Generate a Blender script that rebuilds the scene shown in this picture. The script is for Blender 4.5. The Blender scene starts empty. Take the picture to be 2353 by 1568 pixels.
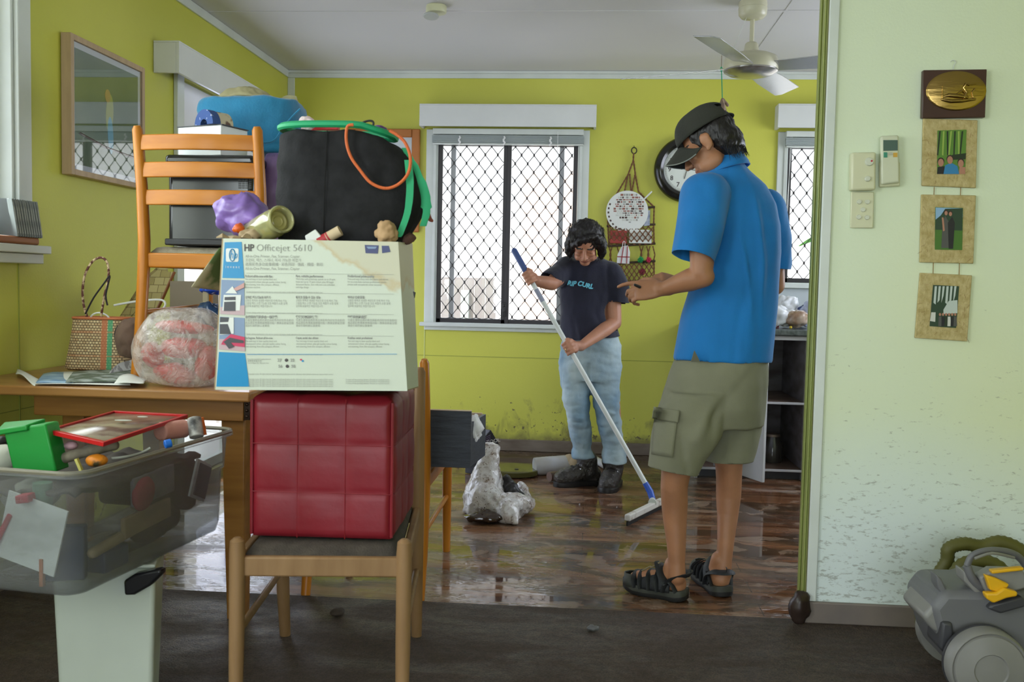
import bpy, bmesh, math, random
import numpy as np
from mathutils import Vector as V, Matrix, Euler, noise
random.seed(7)
R_ = math.radians
SC = bpy.context.scene
COL = SC.collection
# ------------------------------------------------------------ camera
FPX, CX, CY = 2190.0, 1176.5, 784.0
cam = bpy.data.cameras.new('camera')
cam.sensor_width = 36.0
cam.lens = FPX / 2353 * 36
cam.clip_start = 0.05
cam.dof.use_dof = True
cam.dof.focus_distance = 3.9
cam.dof.aperture_fstop = 7.5
camo = bpy.data.objects.new('camera', cam)
COL.objects.link(camo)
ROT = Matrix.Rotation(R_(4.53), 4, 'Z') @ Matrix.Rotation(R_(90 - 3.44), 4, 'X') @ Matrix.Rotation(R_(1.17), 4, 'Z')
EYE = V((0, 0, 1.07))
camo.matrix_world = Matrix.Translation(EYE) @ ROT
SC.camera = camo
# ------------------------------------------------------------ view and world
SC.view_settings.view_transform = 'Standard'
SC.view_settings.look = 'None'
SC.view_settings.exposure = 0.06
SC.view_settings.gamma = 1.0
SC.view_settings.use_curve_mapping = False
w = bpy.data.worlds.new('daylight'); SC.world = w; w.use_nodes = True
wb = w.node_tree.nodes['Background']
wb.inputs[0].default_value = (0.80, 0.89, 1.0, 1)
wb.inputs[1].default_value = 3.8
sun = bpy.data.lights.new('sun', 'SUN'); sun.energy = 4.0; sun.angle = R_(1.5); sun.color = (1, .95, .86)
suno = bpy.data.objects.new('sun', sun); COL.objects.link(suno)
suno.rotation_euler = (R_(42), 0, R_(-28))     # high sun from behind the house, falls on the yard beyond the back window
def area(name, loc, rot, sx, sy, power, color):
    l = bpy.data.lights.new(name, 'AREA'); l.shape = 'RECTANGLE'; l.size = sx; l.size_y = sy
    l.energy = power; l.color = color
    o = bpy.data.objects.new(name, l); COL.objects.link(o); o.location = loc; o.rotation_euler = rot
    return o
# added fill lamps just inside seen and unseen openings, brightening both rooms
area('fill_rear_opening', (0.2, -2.45, 1.15), (R_(90), 0, 0), 3.3, 1.9, 18, (0.95, 1.0, 0.93))
area('fill_near_window', (-1.90, 2.3, 1.62), (0, R_(-90), 0), 0.85, 1.4, 14, (0.9, 1.0, 0.96))
area('fill_near_window', (-1.90, 0.2, 1.45), (0, R_(-90), 0), 1.2, 1.6, 40, (0.92, 1.0, 0.95))
area('fill_kitchen_window', (2.52, 4.7, 1.55), (0, R_(90), 0), 1.1, 1.5, 40, (0.82, 0.86, 1.0))
area('fill_glass_door', (-1.90, 5.1, 1.1), (0, R_(-90), 0), 1.85, 1.2, 13, (0.68, 0.74, 1.0))

# ------------------------------------------------------------ helpers
def ray(px, py):
    return (ROT.to_3x3() @ V(((px - CX) / FPX, -(py - CY) / FPX, -1.0)))
def at(px, py, Y):
    d = ray(px, py); return EYE + d * (Y / d.y)
def atX(px, py, X):
    d = ray(px, py); return EYE + d * (X / d.x)
def atZ(px, py, Z):
    d = ray(px, py); return EYE + d * ((Z - EYE.z) / d.z)
def ppm(Y): return FPX / Y

class MB:
    def __init__(s, M=None):
        s.bm = bmesh.new(); s.M = M or Matrix(); s.mi = 0
    def add(s, vs, fs):
        b = [s.bm.verts.new(s.M @ V(v)) for v in vs]
        for f in fs:
            try:
                q = s.bm.faces.new([b[i] for i in f]); q.material_index = s.mi
            except ValueError: pass
        return s
    def bx(s, x0, x1, y0, y1, z0, z1):
        vs = [(x, y, z) for x in (x0, x1) for y in (y0, y1) for z in (z0, z1)]
        return s.add(vs, [(0, 1, 3, 2), (4, 6, 7, 5), (0, 4, 5, 1), (2, 3, 7, 6), (0, 2, 6, 4), (1, 5, 7, 3)])
    def box(s, c, d, rot=None, taper=1.0):
        c = V(c); Rm = Euler(rot).to_matrix() if rot else Matrix.Identity(3)
        vs = []
        for x in (-.5, .5):
            for y in (-.5, .5):
                for z in (-.5, .5):
                    t = taper if z > 0 else 1
                    vs.append(c + Rm @ V((x * d[0] * t, y * d[1] * t, z * d[2])))
        return s.add(vs, [(0, 1, 3, 2), (4, 6, 7, 5), (0, 4, 5, 1), (2, 3, 7, 6), (0, 2, 6, 4), (1, 5, 7, 3)])
    def hexa(s, b, t):          # bottom quad, top quad (4 points each, same order)
        return s.add(list(b) + list(t), [(3, 2, 1, 0), (4, 5, 6, 7), (0, 1, 5, 4), (1, 2, 6, 5), (2, 3, 7, 6), (3, 0, 4, 7)])
    def loft(s, rings, cap=True, closed=True):
        n = len(rings[0]); vs = [p for r in rings for p in r]; fs = []
        for i in range(len(rings) - 1):
            for j in range(n if closed else n - 1):
                k = (j + 1) % n
                fs.append((i * n + j, i * n + k, (i + 1) * n + k, (i + 1) * n + j))
        if cap and closed:
            fs.append(tuple(range(n - 1, -1, -1))); fs.append(tuple((len(rings) - 1) * n + j for j in range(n)))
        return s.add(vs, fs)
    def tube(s, pts, r, n=10, cap=True, closed=False, flat=1.0):
        pts = [V(p) for p in pts]; m = len(pts)
        rs = r if isinstance(r, (list, tuple)) else [r] * m
        T = []
        for i in range(m):
            a = pts[(i - 1) % m] if (closed or i > 0) else pts[0]
            b = pts[(i + 1) % m] if (closed or i < m - 1) else pts[-1]
            T.append((b - a).normalized())
        u = T[0].orthogonal().normalized()
        rings = []
        for i in range(m):
            u = (u - T[i] * u.dot(T[i]))
            u = u.normalized() if u.length > 1e-6 else T[i].orthogonal().normalized()
            v = T[i].cross(u)
            rings.append([pts[i] + (u * math.cos(2 * math.pi * k / n) + v * math.sin(2 * math.pi * k / n) * flat) * rs[i] for k in range(n)])
        if closed: rings.append(rings[0])
        return s.loft(rings, cap and not closed)
    def cyl(s, a, b, r, r2=None, n=20): return s.tube([a, b], [r, r2 if r2 is not None else r], n)
    def caps(s, a, b, r, r2=None, n=14):     # capsule
        a, b = V(a), V(b); r2 = r if r2 is None else r2; d = (b - a).normalized()
        pts, rs = [], []
        for k in range(5):
            t = math.pi / 2 * (k / 4); pts.append(a - d * r * math.cos(t)); rs.append(max(r * math.sin(t), r * .05))
        for k in range(5):
            t = math.pi / 2 * (k / 4); pts.append(b + d * r2 * math.sin(t)); rs.append(max(r2 * math.cos(t), r2 * .05))
        return s.tube(pts, rs, n)
    def limb(s, pts, rs, n=16):              # tapered, with round ends
        pts = [V(p) for p in pts]
        s.tube(pts, list(rs), n); s.ell(pts[0], (rs[0],) * 3, n=n); s.ell(pts[-1], (rs[-1],) * 3, n=n); return s
    def lathe(s, prof, c=(0, 0, 0), M=None, n=32, cap=True):
        M = M or Matrix.Identity(3); c = V(c)
        rings = [[c + M @ V((max(r, 1e-4) * math.cos(2 * math.pi * k / n), max(r, 1e-4) * math.sin(2 * math.pi * k / n), z)) for k in range(n)] for r, z in prof]
        return s.loft(rings, cap)
    def ell(s, c, r, rot=None, n=18, pw=1.0):
        c = V(c); Rm = (rot if isinstance(rot, Matrix) else Euler(rot).to_matrix()) if rot is not None else Matrix.Identity(3)
        rings = []
        m = max(6, n // 2 + 2)
        for i in range(m + 1):
            t = -math.pi / 2 + math.pi * i / m
            cz, sz = max(math.cos(t), .01), math.sin(t)
            rings.append([c + Rm @ V((r[0] * cz * math.cos(2 * math.pi * k / n), r[1] * cz * math.sin(2 * math.pi * k / n), r[2] * sz)) for k in range(n)])
        return s.loft(rings, True)
    def prism(s, pts, ext):                  # planar outline (3D points) pushed along ext
        pts = [V(p) for p in pts]; e = V(ext); n = len(pts)
        fs = [tuple(range(n - 1, -1, -1)), tuple(range(n, 2 * n))] + [(i, (i + 1) % n, n + (i + 1) % n, n + i) for i in range(n)]
        return s.add(pts + [p + e for p in pts], fs)
    def grid(s, fn, nu, nv, thick=0.0):
        vs = [V(fn(i / nu, j / nv)) for i in range(nu + 1) for j in range(nv + 1)]
        fs = [(i * (nv + 1) + j, (i + 1) * (nv + 1) + j, (i + 1) * (nv + 1) + j + 1, i * (nv + 1) + j + 1) for i in range(nu) for j in range(nv)]
        return s.add(vs, fs)
    def mesh(s, name='m'):
        bmesh.ops.recalc_face_normals(s.bm, faces=s.bm.faces[:])
        me = bpy.data.meshes.new(name); s.bm.to_mesh(me); s.bm.free(); return me

def link(name, me, mats, parent=None, smooth=True, ang=40, bevel=0, bseg=2, sub=0, solid=0, mods=None):
    mats = mats if isinstance(mats, (list, tuple)) else [mats]
    for m in mats: me.materials.append(m)
    n = len(me.vertices)
    if parent is None:
        co = np.empty(n * 3); me.vertices.foreach_get('co', co); co = co.reshape(-1, 3)
        o0 = V(((co[:, 0].min() + co[:, 0].max()) / 2, (co[:, 1].min() + co[:, 1].max()) / 2, co[:, 2].min()))
        me.transform(Matrix.Translation(-o0))
    if smooth:
        me.shade_smooth()
        if ang < 180: me.set_sharp_from_angle(angle=R_(ang))
    o = bpy.data.objects.new(name, me); COL.objects.link(o)
    if parent is None: o.location = o0
    else: o.parent = parent
    if bevel:
        m = o.modifiers.new('b', 'BEVEL'); m.width = bevel; m.segments = bseg; m.limit_method = 'ANGLE'; m.angle_limit = R_(35); m.harden_normals = False
    if solid:
        m = o.modifiers.new('s', 'SOLIDIFY'); m.thickness = solid; m.offset = 0
    if sub:
        m = o.modifiers.new('u', 'SUBSURF'); m.levels = sub; m.render_levels = sub
    return o
def put(name, mb, mats, parent=None, world=True, **k):
    """link a shape; shapes are written in world metres unless world=False (then in the parent's own frame)"""
    me = mb.mesh(name) if isinstance(mb, MB) else mb
    if parent is not None and world:
        p = parent; M = Matrix()
        while p is not None:
            M = p.matrix_basis @ M; p = p.parent
        me.transform(M.inverted())
    return link(name, me, mats, parent, **k)
def tag(o, label=None, cat=None, group=None, kind=None):
    if label: o['label'] = label
    if cat: o['category'] = cat
    if group: o['group'] = group
    if kind: o['kind'] = kind
    return o
def thing(name, label, cat, loc=(0, 0, 0), rz=0, group=None, rx=0, ry=0):
    o = bpy.data.objects.new(name, None); o.empty_display_size = .05; COL.objects.link(o)
    o.location = loc; o.rotation_euler = (rx, ry, rz)
    return tag(o, label, cat, group)
def struct(name, mb, m, **k): return tag(put(name, mb, m, **k), kind='structure')
def copy_tree(o, parent=None):
    c = o.copy(); COL.objects.link(c); c.parent = parent
    for ch in list(o.children): copy_tree(ch, c)
    return c
def baked(me, mods):
    """run modifiers once and keep the result as plain mesh"""
    o = bpy.data.objects.new('tmp', me); COL.objects.link(o)
    for t, kw in mods:
        m = o.modifiers.new(t, t)
        for a, b in kw.items(): setattr(m, a, b)
    dg = bpy.context.evaluated_depsgraph_get(); dg.update()
    r = bpy.data.meshes.new_from_object(o.evaluated_get(dg))
    bpy.data.objects.remove(o); return r
def blend(mb, vox=.005, it=6, fac=.5):
    return baked(mb.mesh(), [('REMESH', dict(mode='VOXEL', voxel_size=vox)), ('SMOOTH', dict(factor=fac, iterations=it))])
def coords(me):
    a = np.empty(len(me.vertices) * 3); me.vertices.foreach_get('co', a); return a.reshape(-1, 3)
def setco(me, a): me.vertices.foreach_set('co', a.reshape(-1)); me.update()
def crumple(me, amp, scale, seed=0, oct=2, aniso=(1, 1, 1)):
    me.calc_loop_triangles()
    co = coords(me); nr = np.empty(len(me.vertices) * 3); me.vertices.foreach_get('normal', nr); nr = nr.reshape(-1, 3)
    sv = V((seed * 3.1, seed * 1.7, seed))
    for i in range(len(co)):
        p = V((co[i, 0] * aniso[0], co[i, 1] * aniso[1], co[i, 2] * aniso[2])) * scale + sv
        n = noise.fractal(p, 1.0, 2.0, oct)
        co[i] += nr[i] * n * amp
    setco(me, co); return me
def text(body, size, o, xd, up, m, name, parent=None, off=.0006, align='LEFT', xs=1.0, bold=0.0, shear=0.0, sp=1.0):
    cu = bpy.data.curves.new('t', 'FONT'); cu.body = body; cu.size = size; cu.align_x = align; cu.offset = bold; cu.shear = shear; cu.space_character = sp
    cu.resolution_u = 3
    ob = bpy.data.objects.new('t', cu); COL.objects.link(ob)
    dg = bpy.context.evaluated_depsgraph_get(); dg.update()
    me = bpy.data.meshes.new_from_object(ob.evaluated_get(dg)); bpy.data.objects.remove(ob)
    xd = V(xd).normalized(); up = V(up); up = (up - xd * up.dot(xd)).normalized(); nz = xd.cross(up)
    M = Matrix((xd * xs, up, nz)).transposed().to_4x4(); M.translation = V(o) + nz * off
    me.transform(M)
    if name is None: return me
    return put(name, me, m, parent, smooth=False)
def joinm(meshes):
    b = bmesh.new()
    for me in meshes: b.from_mesh(me)
    r = bpy.data.meshes.new('j'); b.to_mesh(r); b.free(); return r

# ------------------------------------------------------------ materials
MATS = {}
def mat(name, c, r=.6, metal=0, var=0, vs=8, bump=0, bs=60, c2=None, spec=.5, coat=0, trans=0, alpha=1, stretch=(1, 1, 1), ior=1.45, sheen=0, sss=0, cut=None, det=4):
    if name in MATS: return MATS[name]
    m = bpy.data.materials.new(name); m.use_nodes = True; nt = m.node_tree; N = nt.nodes; L = nt.links
    b = N['Principled BSDF']; c = tuple(c) + (1,)
    b.inputs['Base Color'].default_value = c; b.inputs['Roughness'].default_value = r; b.inputs['Metallic'].default_value = metal
    b.inputs['Specular IOR Level'].default_value = spec; b.inputs['Coat Weight'].default_value = coat; b.inputs['Coat Roughness'].default_value = .1
    b.inputs['Transmission Weight'].default_value = trans; b.inputs['Alpha'].default_value = alpha; b.inputs['IOR'].default_value = ior
    b.inputs['Sheen Weight'].default_value = sheen
    if sss: b.inputs['Subsurface Weight'].default_value = sss; b.inputs['Subsurface Radius'].default_value = (.01, .004, .002)
    if var or c2 or bump:
        tc = N.new('ShaderNodeTexCoord'); mp = N.new('ShaderNodeMapping'); mp.inputs['Scale'].default_value = stretch
        L.new(tc.outputs['Object'], mp.inputs[0])
    if var or c2:
        n = N.new('ShaderNodeTexNoise'); n.inputs['Scale'].default_value = vs; n.inputs['Detail'].default_value = det; L.new(mp.outputs[0], n.inputs['Vector'])
        rp = N.new('ShaderNodeValToRGB'); e = rp.color_ramp.elements
        lo, hi = cut or (.3, .7)
        e[0].position = lo; e[1].position = hi
        if c2: e[0].color = c; e[1].color = tuple(c2) + (1,)
        else: e[0].color = tuple(x * (1 - var) for x in c[:3]) + (1,); e[1].color = tuple(min(1, x * (1 + var)) for x in c[:3]) + (1,)
        L.new(n.outputs[0], rp.inputs[0]); L.new(rp.outputs[0], b.inputs['Base Color'])
    if bump:
        n2 = N.new('ShaderNodeTexNoise'); n2.inputs['Scale'].default_value = bs; n2.inputs['Detail'].default_value = 3; L.new(mp.outputs[0], n2.inputs['Vector'])
        bp = N.new('ShaderNodeBump'); bp.inputs['Strength'].default_value = bump; bp.inputs['Distance'].default_value = .01
        L.new(n2.outputs[0], bp.inputs['Height']); L.new(bp.outputs[0], b.inputs['Normal'])
    MATS[name] = m; return m
class G:
    """small helper to wire node graphs"""
    def __init__(s, name, r=.6):
        s.m = bpy.data.materials.new(name); s.m.use_nodes = True; s.nt = s.m.node_tree; s.b = s.nt.nodes['Principled BSDF']; s.b.inputs['Roughness'].default_value = r
        s.pos = s.n('ShaderNodeNewGeometry').outputs['Position']
        MATS[name] = s.m
    def n(s, t, **k):
        x = s.nt.nodes.new(t)
        for a, b in k.items(): setattr(x, a, b)
        return x
    def l(s, a, b): s.nt.links.new(a, b)
    def map(s, sc, src=None, rot=(0, 0, 0)):
        x = s.n('ShaderNodeMapping'); x.inputs['Scale'].default_value = sc; x.inputs['Rotation'].default_value = rot; s.l(src or s.pos, x.inputs[0]); return x.outputs[0]
    def noise(s, vec, scale, detail=4, rough=.5, dist=0):
        x = s.n('ShaderNodeTexNoise'); x.inputs['Scale'].default_value = scale; x.inputs['Detail'].default_value = detail
        x.inputs['Roughness'].default_value = rough; x.inputs['Distortion'].default_value = dist; s.l(vec, x.inputs['Vector']); return x.outputs[0]
    def math(s, op, a, b=0.0, c=None):
        x = s.n('ShaderNodeMath', operation=op)
        for i, v in enumerate((a, b) if c is None else (a, b, c)):
            if hasattr(v, 'is_linked') or hasattr(v, 'links'): s.l(v, x.inputs[i])
            else: x.inputs[i].default_value = v
        return x.outputs[0]
    def ramp(s, v, *st):
        x = s.n('ShaderNodeValToRGB'); e = x.color_ramp.elements
        while len(e) < len(st): e.new(.5)
        for i, (p, c) in enumerate(st):
            e[i].position = p; e[i].color = (tuple(c) + (1,)) if isinstance(c, (tuple, list)) else (c, c, c, 1)
        s.l(v, x.inputs[0]); return x.outputs[0]
    def mix(s, f, a, b):
        x = s.n('ShaderNodeMix', data_type='RGBA')
        for i, v in ((0, f), (6, a), (7, b)):
            if hasattr(v, 'links'): s.l(v, x.inputs[i])
            elif i == 0: x.inputs[0].default_value = v
            else: x.inputs[i].default_value = tuple(v) + (1,)
        return x.outputs[2]
    def sep(s):
        x = s.n('ShaderNodeSeparateXYZ'); s.l(s.pos, x.inputs[0]); return x.outputs
    def bump(s, h, strength, dist=.01):
        x = s.n('ShaderNodeBump'); x.inputs['Strength'].default_value = strength; x.inputs['Distance'].default_value = dist
        s.l(h, x.inputs['Height']); s.l(x.outputs[0], s.b.inputs['Normal'])
    def base(s, c): s.l(c, s.b.inputs['Base Color'])

def wall_paint(name, c, c2, mud=(.10, .075, .045), mudz=.55, seams=()):
    g = G(name, .42); X, Y, Z = g.sep()
    n = g.noise(g.pos, 1.1, 2); base = g.mix(g.ramp(n, (.35, 0), (.65, 1)), c, c2)
    # splashes and smears of mud, thicker towards the floor where the flood stood
    sp = g.noise(g.pos, 34, 3, .6); blot = g.noise(g.map((1, 1, .45)), 7, 5, .65, .6)
    h = g.math('MULTIPLY', g.math('SUBTRACT', mudz, Z), .30 / mudz)
    a = g.ramp(g.math('ADD', sp, h), (.83, 0), (.87, .9)); b2 = g.ramp(g.math('ADD', blot, g.math('MULTIPLY', h, 1.0)), (.74, 0), (.92, .75))
    low = g.ramp(g.math('ADD', g.math('MULTIPLY', g.noise(g.pos, 9, 4), .16), Z), (.125, 1), (.20, 0))
    f = g.math('MAXIMUM', g.math('MAXIMUM', a, b2), g.math('MULTIPLY', low, .85))
    col = g.mix(f, base, mud)
    g.base(col); g.bump(g.noise(g.pos, 130, 2), .05)
    return g.m
M_lime = wall_paint('lime_paint', (.53, .535, .065), (.585, .585, .085))
# right-hand partition: pale green paint, speckled with fine flood silt low down
g = G('pale_green_paint', .5); X, Y, Z = g.sep()
n = g.noise(g.pos, .9, 2)
base = g.mix(g.ramp(n, (.4, 0), (.7, 1)), (.70, .78, .58), (.72, .77, .50))
wash = g.ramp(g.math('ADD', Z, g.math('MULTIPLY', n, .3)), (.45, 1), (.85, 0))
base = g.mix(wash, base, (.68, .76, .74))
st = g.noise(g.map((36, 36, 95), rot=(0, .25, 0)), 1.0, 4, .65)
hh = g.math('MULTIPLY', g.math('SUBTRACT', .72, Z), .17)
f = g.ramp(g.math('ADD', st, hh), (.635, 0), (.73, .5))
g.base(g.mix(f, base, (.16, .15, .10))); g.bump(g.noise(g.pos, 150, 2), .06); M_pale = g.m
g = G('ceiling_paint', .6); n = g.noise(g.pos, .6, 2)
g.base(g.mix(g.ramp(n, (.35, 0), (.65, 1)), (.57, .57, .58), (.65, .64, .655))); M_ceil = g.m
M_white = mat('white_gloss_paint', (.62, .66, .62), .35, var=.06, vs=5, bump=.02, bs=90)
M_cream = mat('cream_plastic', (.62, .62, .42), .3)
M_alu = mat('dark_security_alu', (.045, .042, .045), .35, metal=.4)
M_greyalu = mat('grey_window_alu', (.42, .43, .45), .4, metal=.3)
M_olive = mat('olive_gloss_trim', (.27, .31, .09), .35, var=.08, vs=3)
g = G('window_glass', .02)
nt = g.nt; gl = g.n('ShaderNodeBsdfGlossy'); gl.inputs['Roughness'].default_value = .02; tr = g.n('ShaderNodeBsdfTransparent'); mx = g.n('ShaderNodeMixShader')
mx.inputs[0].default_value = .07; g.l(tr.outputs[0], mx.inputs[1]); g.l(gl.outputs[0], mx.inputs[2]); g.l(mx.outputs[0], nt.nodes['Material Output'].inputs[0]); M_glass = g.m

# wet timber floor: boards under smeared silt, with standing water
g = G('wet_timber_floor', .3); X, Y, Z = g.sep()
br = g.n('ShaderNodeTexBrick'); br.inputs['Scale'].default_value = 1; br.inputs['Brick Width'].default_value = 1.2; br.inputs['Row Height'].default_value = .12
br.inputs['Mortar Size'].default_value = .0016; br.inputs['Color1'].default_value = (0, 0, 0, 1); br.inputs['Color2'].default_value = (1, 1, 1, 1); br.inputs['Mortar'].default_value = (.5, .5, .5, 1)
g.l(g.pos, br.inputs['Vector'])
grain = g.noise(g.map((2.2, 30, 1)), 1.0, 6, .62, .35)
big = g.noise(g.map((1.3, 7, 1)), 1.0, 3, .6, .4)
wood = g.ramp(g.math('ADD', g.math('MULTIPLY', grain, .7), g.math('MULTIPLY', br.outputs['Color'], .16)), (.28, (.028, .012, .007)), (.42, (.105, .042, .02)), (.58, (.20, .088, .042)))
wood = g.mix(g.ramp(big, (.42, 0), (.60, .55)), wood, (.28, .15, .08))
wood = g.mix(br.outputs['Fac'], wood, (.035, .02, .012))
smear = g.noise(g.map((1.6, 3.6, 1), rot=(0, 0, .25)), 1.2, 6, .62, .8)
silt = g.ramp(smear, (.50, 0), (.56, .75))
wood = g.mix(silt, wood, (.055, .036, .022))
s2 = g.noise(g.map((2.0, 3.2, 1)), 2.1, 5, .6, .5)
wood = g.mix(g.ramp(s2, (.55, 0), (.60, .6)), wood, (.30, .21, .15))
near_back = g.ramp(Y, (5.2, 0), (5.95, .75))
yr = g.n('ShaderNodeMapRange'); yr.inputs[1].default_value = 4.9; yr.inputs[2].default_value = 6.0; g.l(Y, yr.inputs[0])
wood = g.mix(g.math('MULTIPLY', g.ramp(g.math('ADD', g.math('MULTIPLY', smear, .8), g.math('MULTIPLY', yr.outputs[0], .5)), (.62, 0), (.72, 1)), .85), wood, (.075, .05, .03))
g.base(wood)
wet = g.noise(g.map((1.2, 2.4, 1)), 1.3, 5, .6, .6)
g.l(g.ramp(wet, (.36, .025), (.45, .07), (.52, .22), (.62, .45)), g.b.inputs['Roughness'])
g.b.inputs['Specular IOR Level'].default_value = .34; g.b.inputs['Coat Weight'].default_value = .08; g.b.inputs['Coat Roughness'].default_value = .03
rip = g.noise(g.map((1, 2.4, 1)), 20, 7, .68, 1.4); edge = g.ramp(rip, (.47, 0), (.53, 1))
g.bump(g.math('ADD', g.math('MULTIPLY', edge, g.ramp(wet, (.45, 0), (.6, .7))), g.math('MULTIPLY', g.noise(g.pos, 5, 2), .25)), .34, .006)
M_floor = g.m
# carpet, soaked and muddy
g = G('wet_carpet', .75)
n1 = g.noise(g.pos, 150, 3, .75); n2 = g.noise(g.map((1, 2.5, 1)), 2.0, 5, .6, .5); n3 = g.noise(g.pos, 42, 4, .7)
c = g.ramp(g.math('ADD', g.math('MULTIPLY', n1, .6), g.math('MULTIPLY', n3, .4)), (.40, (.013, .008, .005)), (.62, (.12, .078, .058)))
c = g.mix(g.ramp(n2, (.42, 0), (.62, .6)), c, (.060, .038, .027))
g.base(c); g.l(g.ramp(n2, (.40, .45), (.6, .8)), g.b.inputs['Roughness'])
g.bump(g.math('ADD', n1, n3), .9, .012); M_carpet = g.m

# ------------------------------------------------------------ room shell
RX, LX, BY, PY, HZ = 2.6, -1.95, 6.05, 3.07, 2.40
def wall_with_holes(mb, axis, c0, c1, a0, a1, z0, z1, holes):
    """a slab from c0..c1 across `axis`, running a0..a1, with rectangular openings (a,b,za,zb)"""
    hs = sorted(holes); cur = a0
    def bx(a, b, za, zb):
        if b - a < 1e-4 or zb - za < 1e-4: return
        if axis == 'Y': mb.bx(a, b, c0, c1, za, zb)
        else: mb.bx(c0, c1, a, b, za, zb)
    for a, b, za, zb in hs:
        bx(cur, a, z0, z1); bx(a, b, z0, za); bx(a, b, zb, z1); cur = b
    bx(cur, a1, z0, z1)
W1 = (-.985, -.075, .80, 1.985); W2 = (1.19, 2.05, 1.10, 1.985)
D1 = (4.43, 5.80, .06, 2.02); W3 = (1.55, 3.11, 1.17, 2.10); W4 = (-.7, 1.0, .9, 2.1)
m = MB(); wall_with_holes(m, 'Y', BY, BY + .13, LX - .13, RX + .13, 0, HZ, [W1, W2]); struct('wall_back', m, M_lime, smooth=False)
m = MB(); wall_with_holes(m, 'X', LX - .13, LX, -2.6, BY, 0, HZ, [W4, W3, D1]); struct('wall_left', m, M_lime, smooth=False)
m = MB(); wall_with_holes(m, 'X', RX, RX + .13, -2.6, BY, 0, HZ, [(3.9, 5.5, 1.0, 2.1)]); struct('wall_right', m, M_lime, smooth=False)
m = MB(); wall_with_holes(m, 'Y', -2.73, -2.6, LX - .13, RX + .13, 0, HZ, [(-1.5, 1.9, .05, 2.15)]); struct('wall_rear', m, M_pale, smooth=False)
# partition to the right of the opening, with its stud-end trim
m = MB(); m.bx(.742, RX, PY, PY + .10, .0, HZ); struct('wall_partition', m, M_pale, smooth=False)
m = MB(); m.bx(.719, .7415, PY - .0035, PY + .018, 0, HZ); struct('trim_14', m, mat('dark_olive_paint', (.16, .165, .06), .4), bevel=.003)
m = MB(); m.bx(.718, .7415, PY + .0185, PY + .105, .0, HZ); m.bx(.712, .718, PY + .02, PY + .045, .0, HZ); m.bx(.712, .718, PY + .075, PY + .10, 0, HZ)
struct('trim_1', m, M_olive, bevel=.003)
m = MB(); m.bx(.719, .750, PY - .010, PY - .0005, .075, HZ); struct('trim_2', m, M_white, bevel=.003)
m = MB(); m.bx(LX - .1, RX + .1, -2.7, BY + .1, HZ, HZ + .12); struct('ceiling', m, M_ceil, smooth=False)
m = MB()
for y in (4.73, 1.05): m.bx(LX + .001, RX, y - .012, y + .012, HZ - .003, HZ + .0)
m.bx(.9, .912, PY + .1, BY, HZ - .0025, HZ); struct('trim_3', m, M_ceil, smooth=False)
m = MB(); m.bx(LX - .1, RX + .1, 3.09, BY + .1, -.12, 0); struct('floor', m, M_floor, smooth=False)
m = MB(); m.bx(LX - .1, RX + .1, -2.7, 3.09, -.12, .006); struct('floor_carpet', m, M_carpet, smooth=False)
# cornice battens and corner bead
m = MB(); m.bx(LX, RX, BY - .012, BY - .0005, HZ - .045, HZ - .001); m.bx(LX, RX, BY - .03, BY - .012, HZ - .018, HZ - .001); struct('trim_4', m, M_white, bevel=.002)
m = MB(); m.bx(LX + .0005, LX + .012, -2.6, BY - .03, HZ - .045, HZ - .001); struct('trim_5', m, M_white, bevel=.002)
m = MB(); m.bx(LX + .001, LX + .045, BY - .014, BY - .001, .02, HZ - .046); struct('trim_6', m, M_white, bevel=.002)
M_skirt = mat('muddy_skirting', (.10, .07, .045), .45, c2=(.22, .18, .14), vs=7, stretch=(.6, .6, 2))
m = MB(); m.bx(LX + .02, RX, BY - .018, BY - .001, 0, .075); struct('baseboard_back', m, M_skirt, bevel=.004)
m = MB(); m.bx(LX + .001, LX + .018, -2.6, D1[0] - .08, .006, .08); struct('baseboard_left', m, M_skirt, bevel=.004)
M_skirt2 = mat('grey_brown_skirting', (.13, .11, .10), .5, c2=(.21, .17, .14), vs=5)
m = MB(); m.bx(.712, RX, PY - .016, PY - .001, .006, .075); struct('baseboard_right', m, M_skirt2, bevel=.004)
# wall-board joints
m = MB(); m.bx(LX + .05, RX, BY - .002, BY - .0003, .598, .6015); struct('trim_7', m, mat('joint_line', (.33, .36, .06), .7), smooth=False)  # darker lime strip along the board joint
m = MB(); m.bx(-1.047, -1.041, BY - .003, BY - .0003, .08, .765); struct('trim_8', m, mat('joint_filler', (.62, .66, .22), .6), smooth=False)
m = MB(); m.bx(LX + .0003, LX + .002, -2.6, 4.3, .600, .603); m.bx(LX + .0003, LX + .0025, 3.125, 3.130, .08, 1.12); struct('trim_9', m, MATS['joint_line'], smooth=False)

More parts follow.
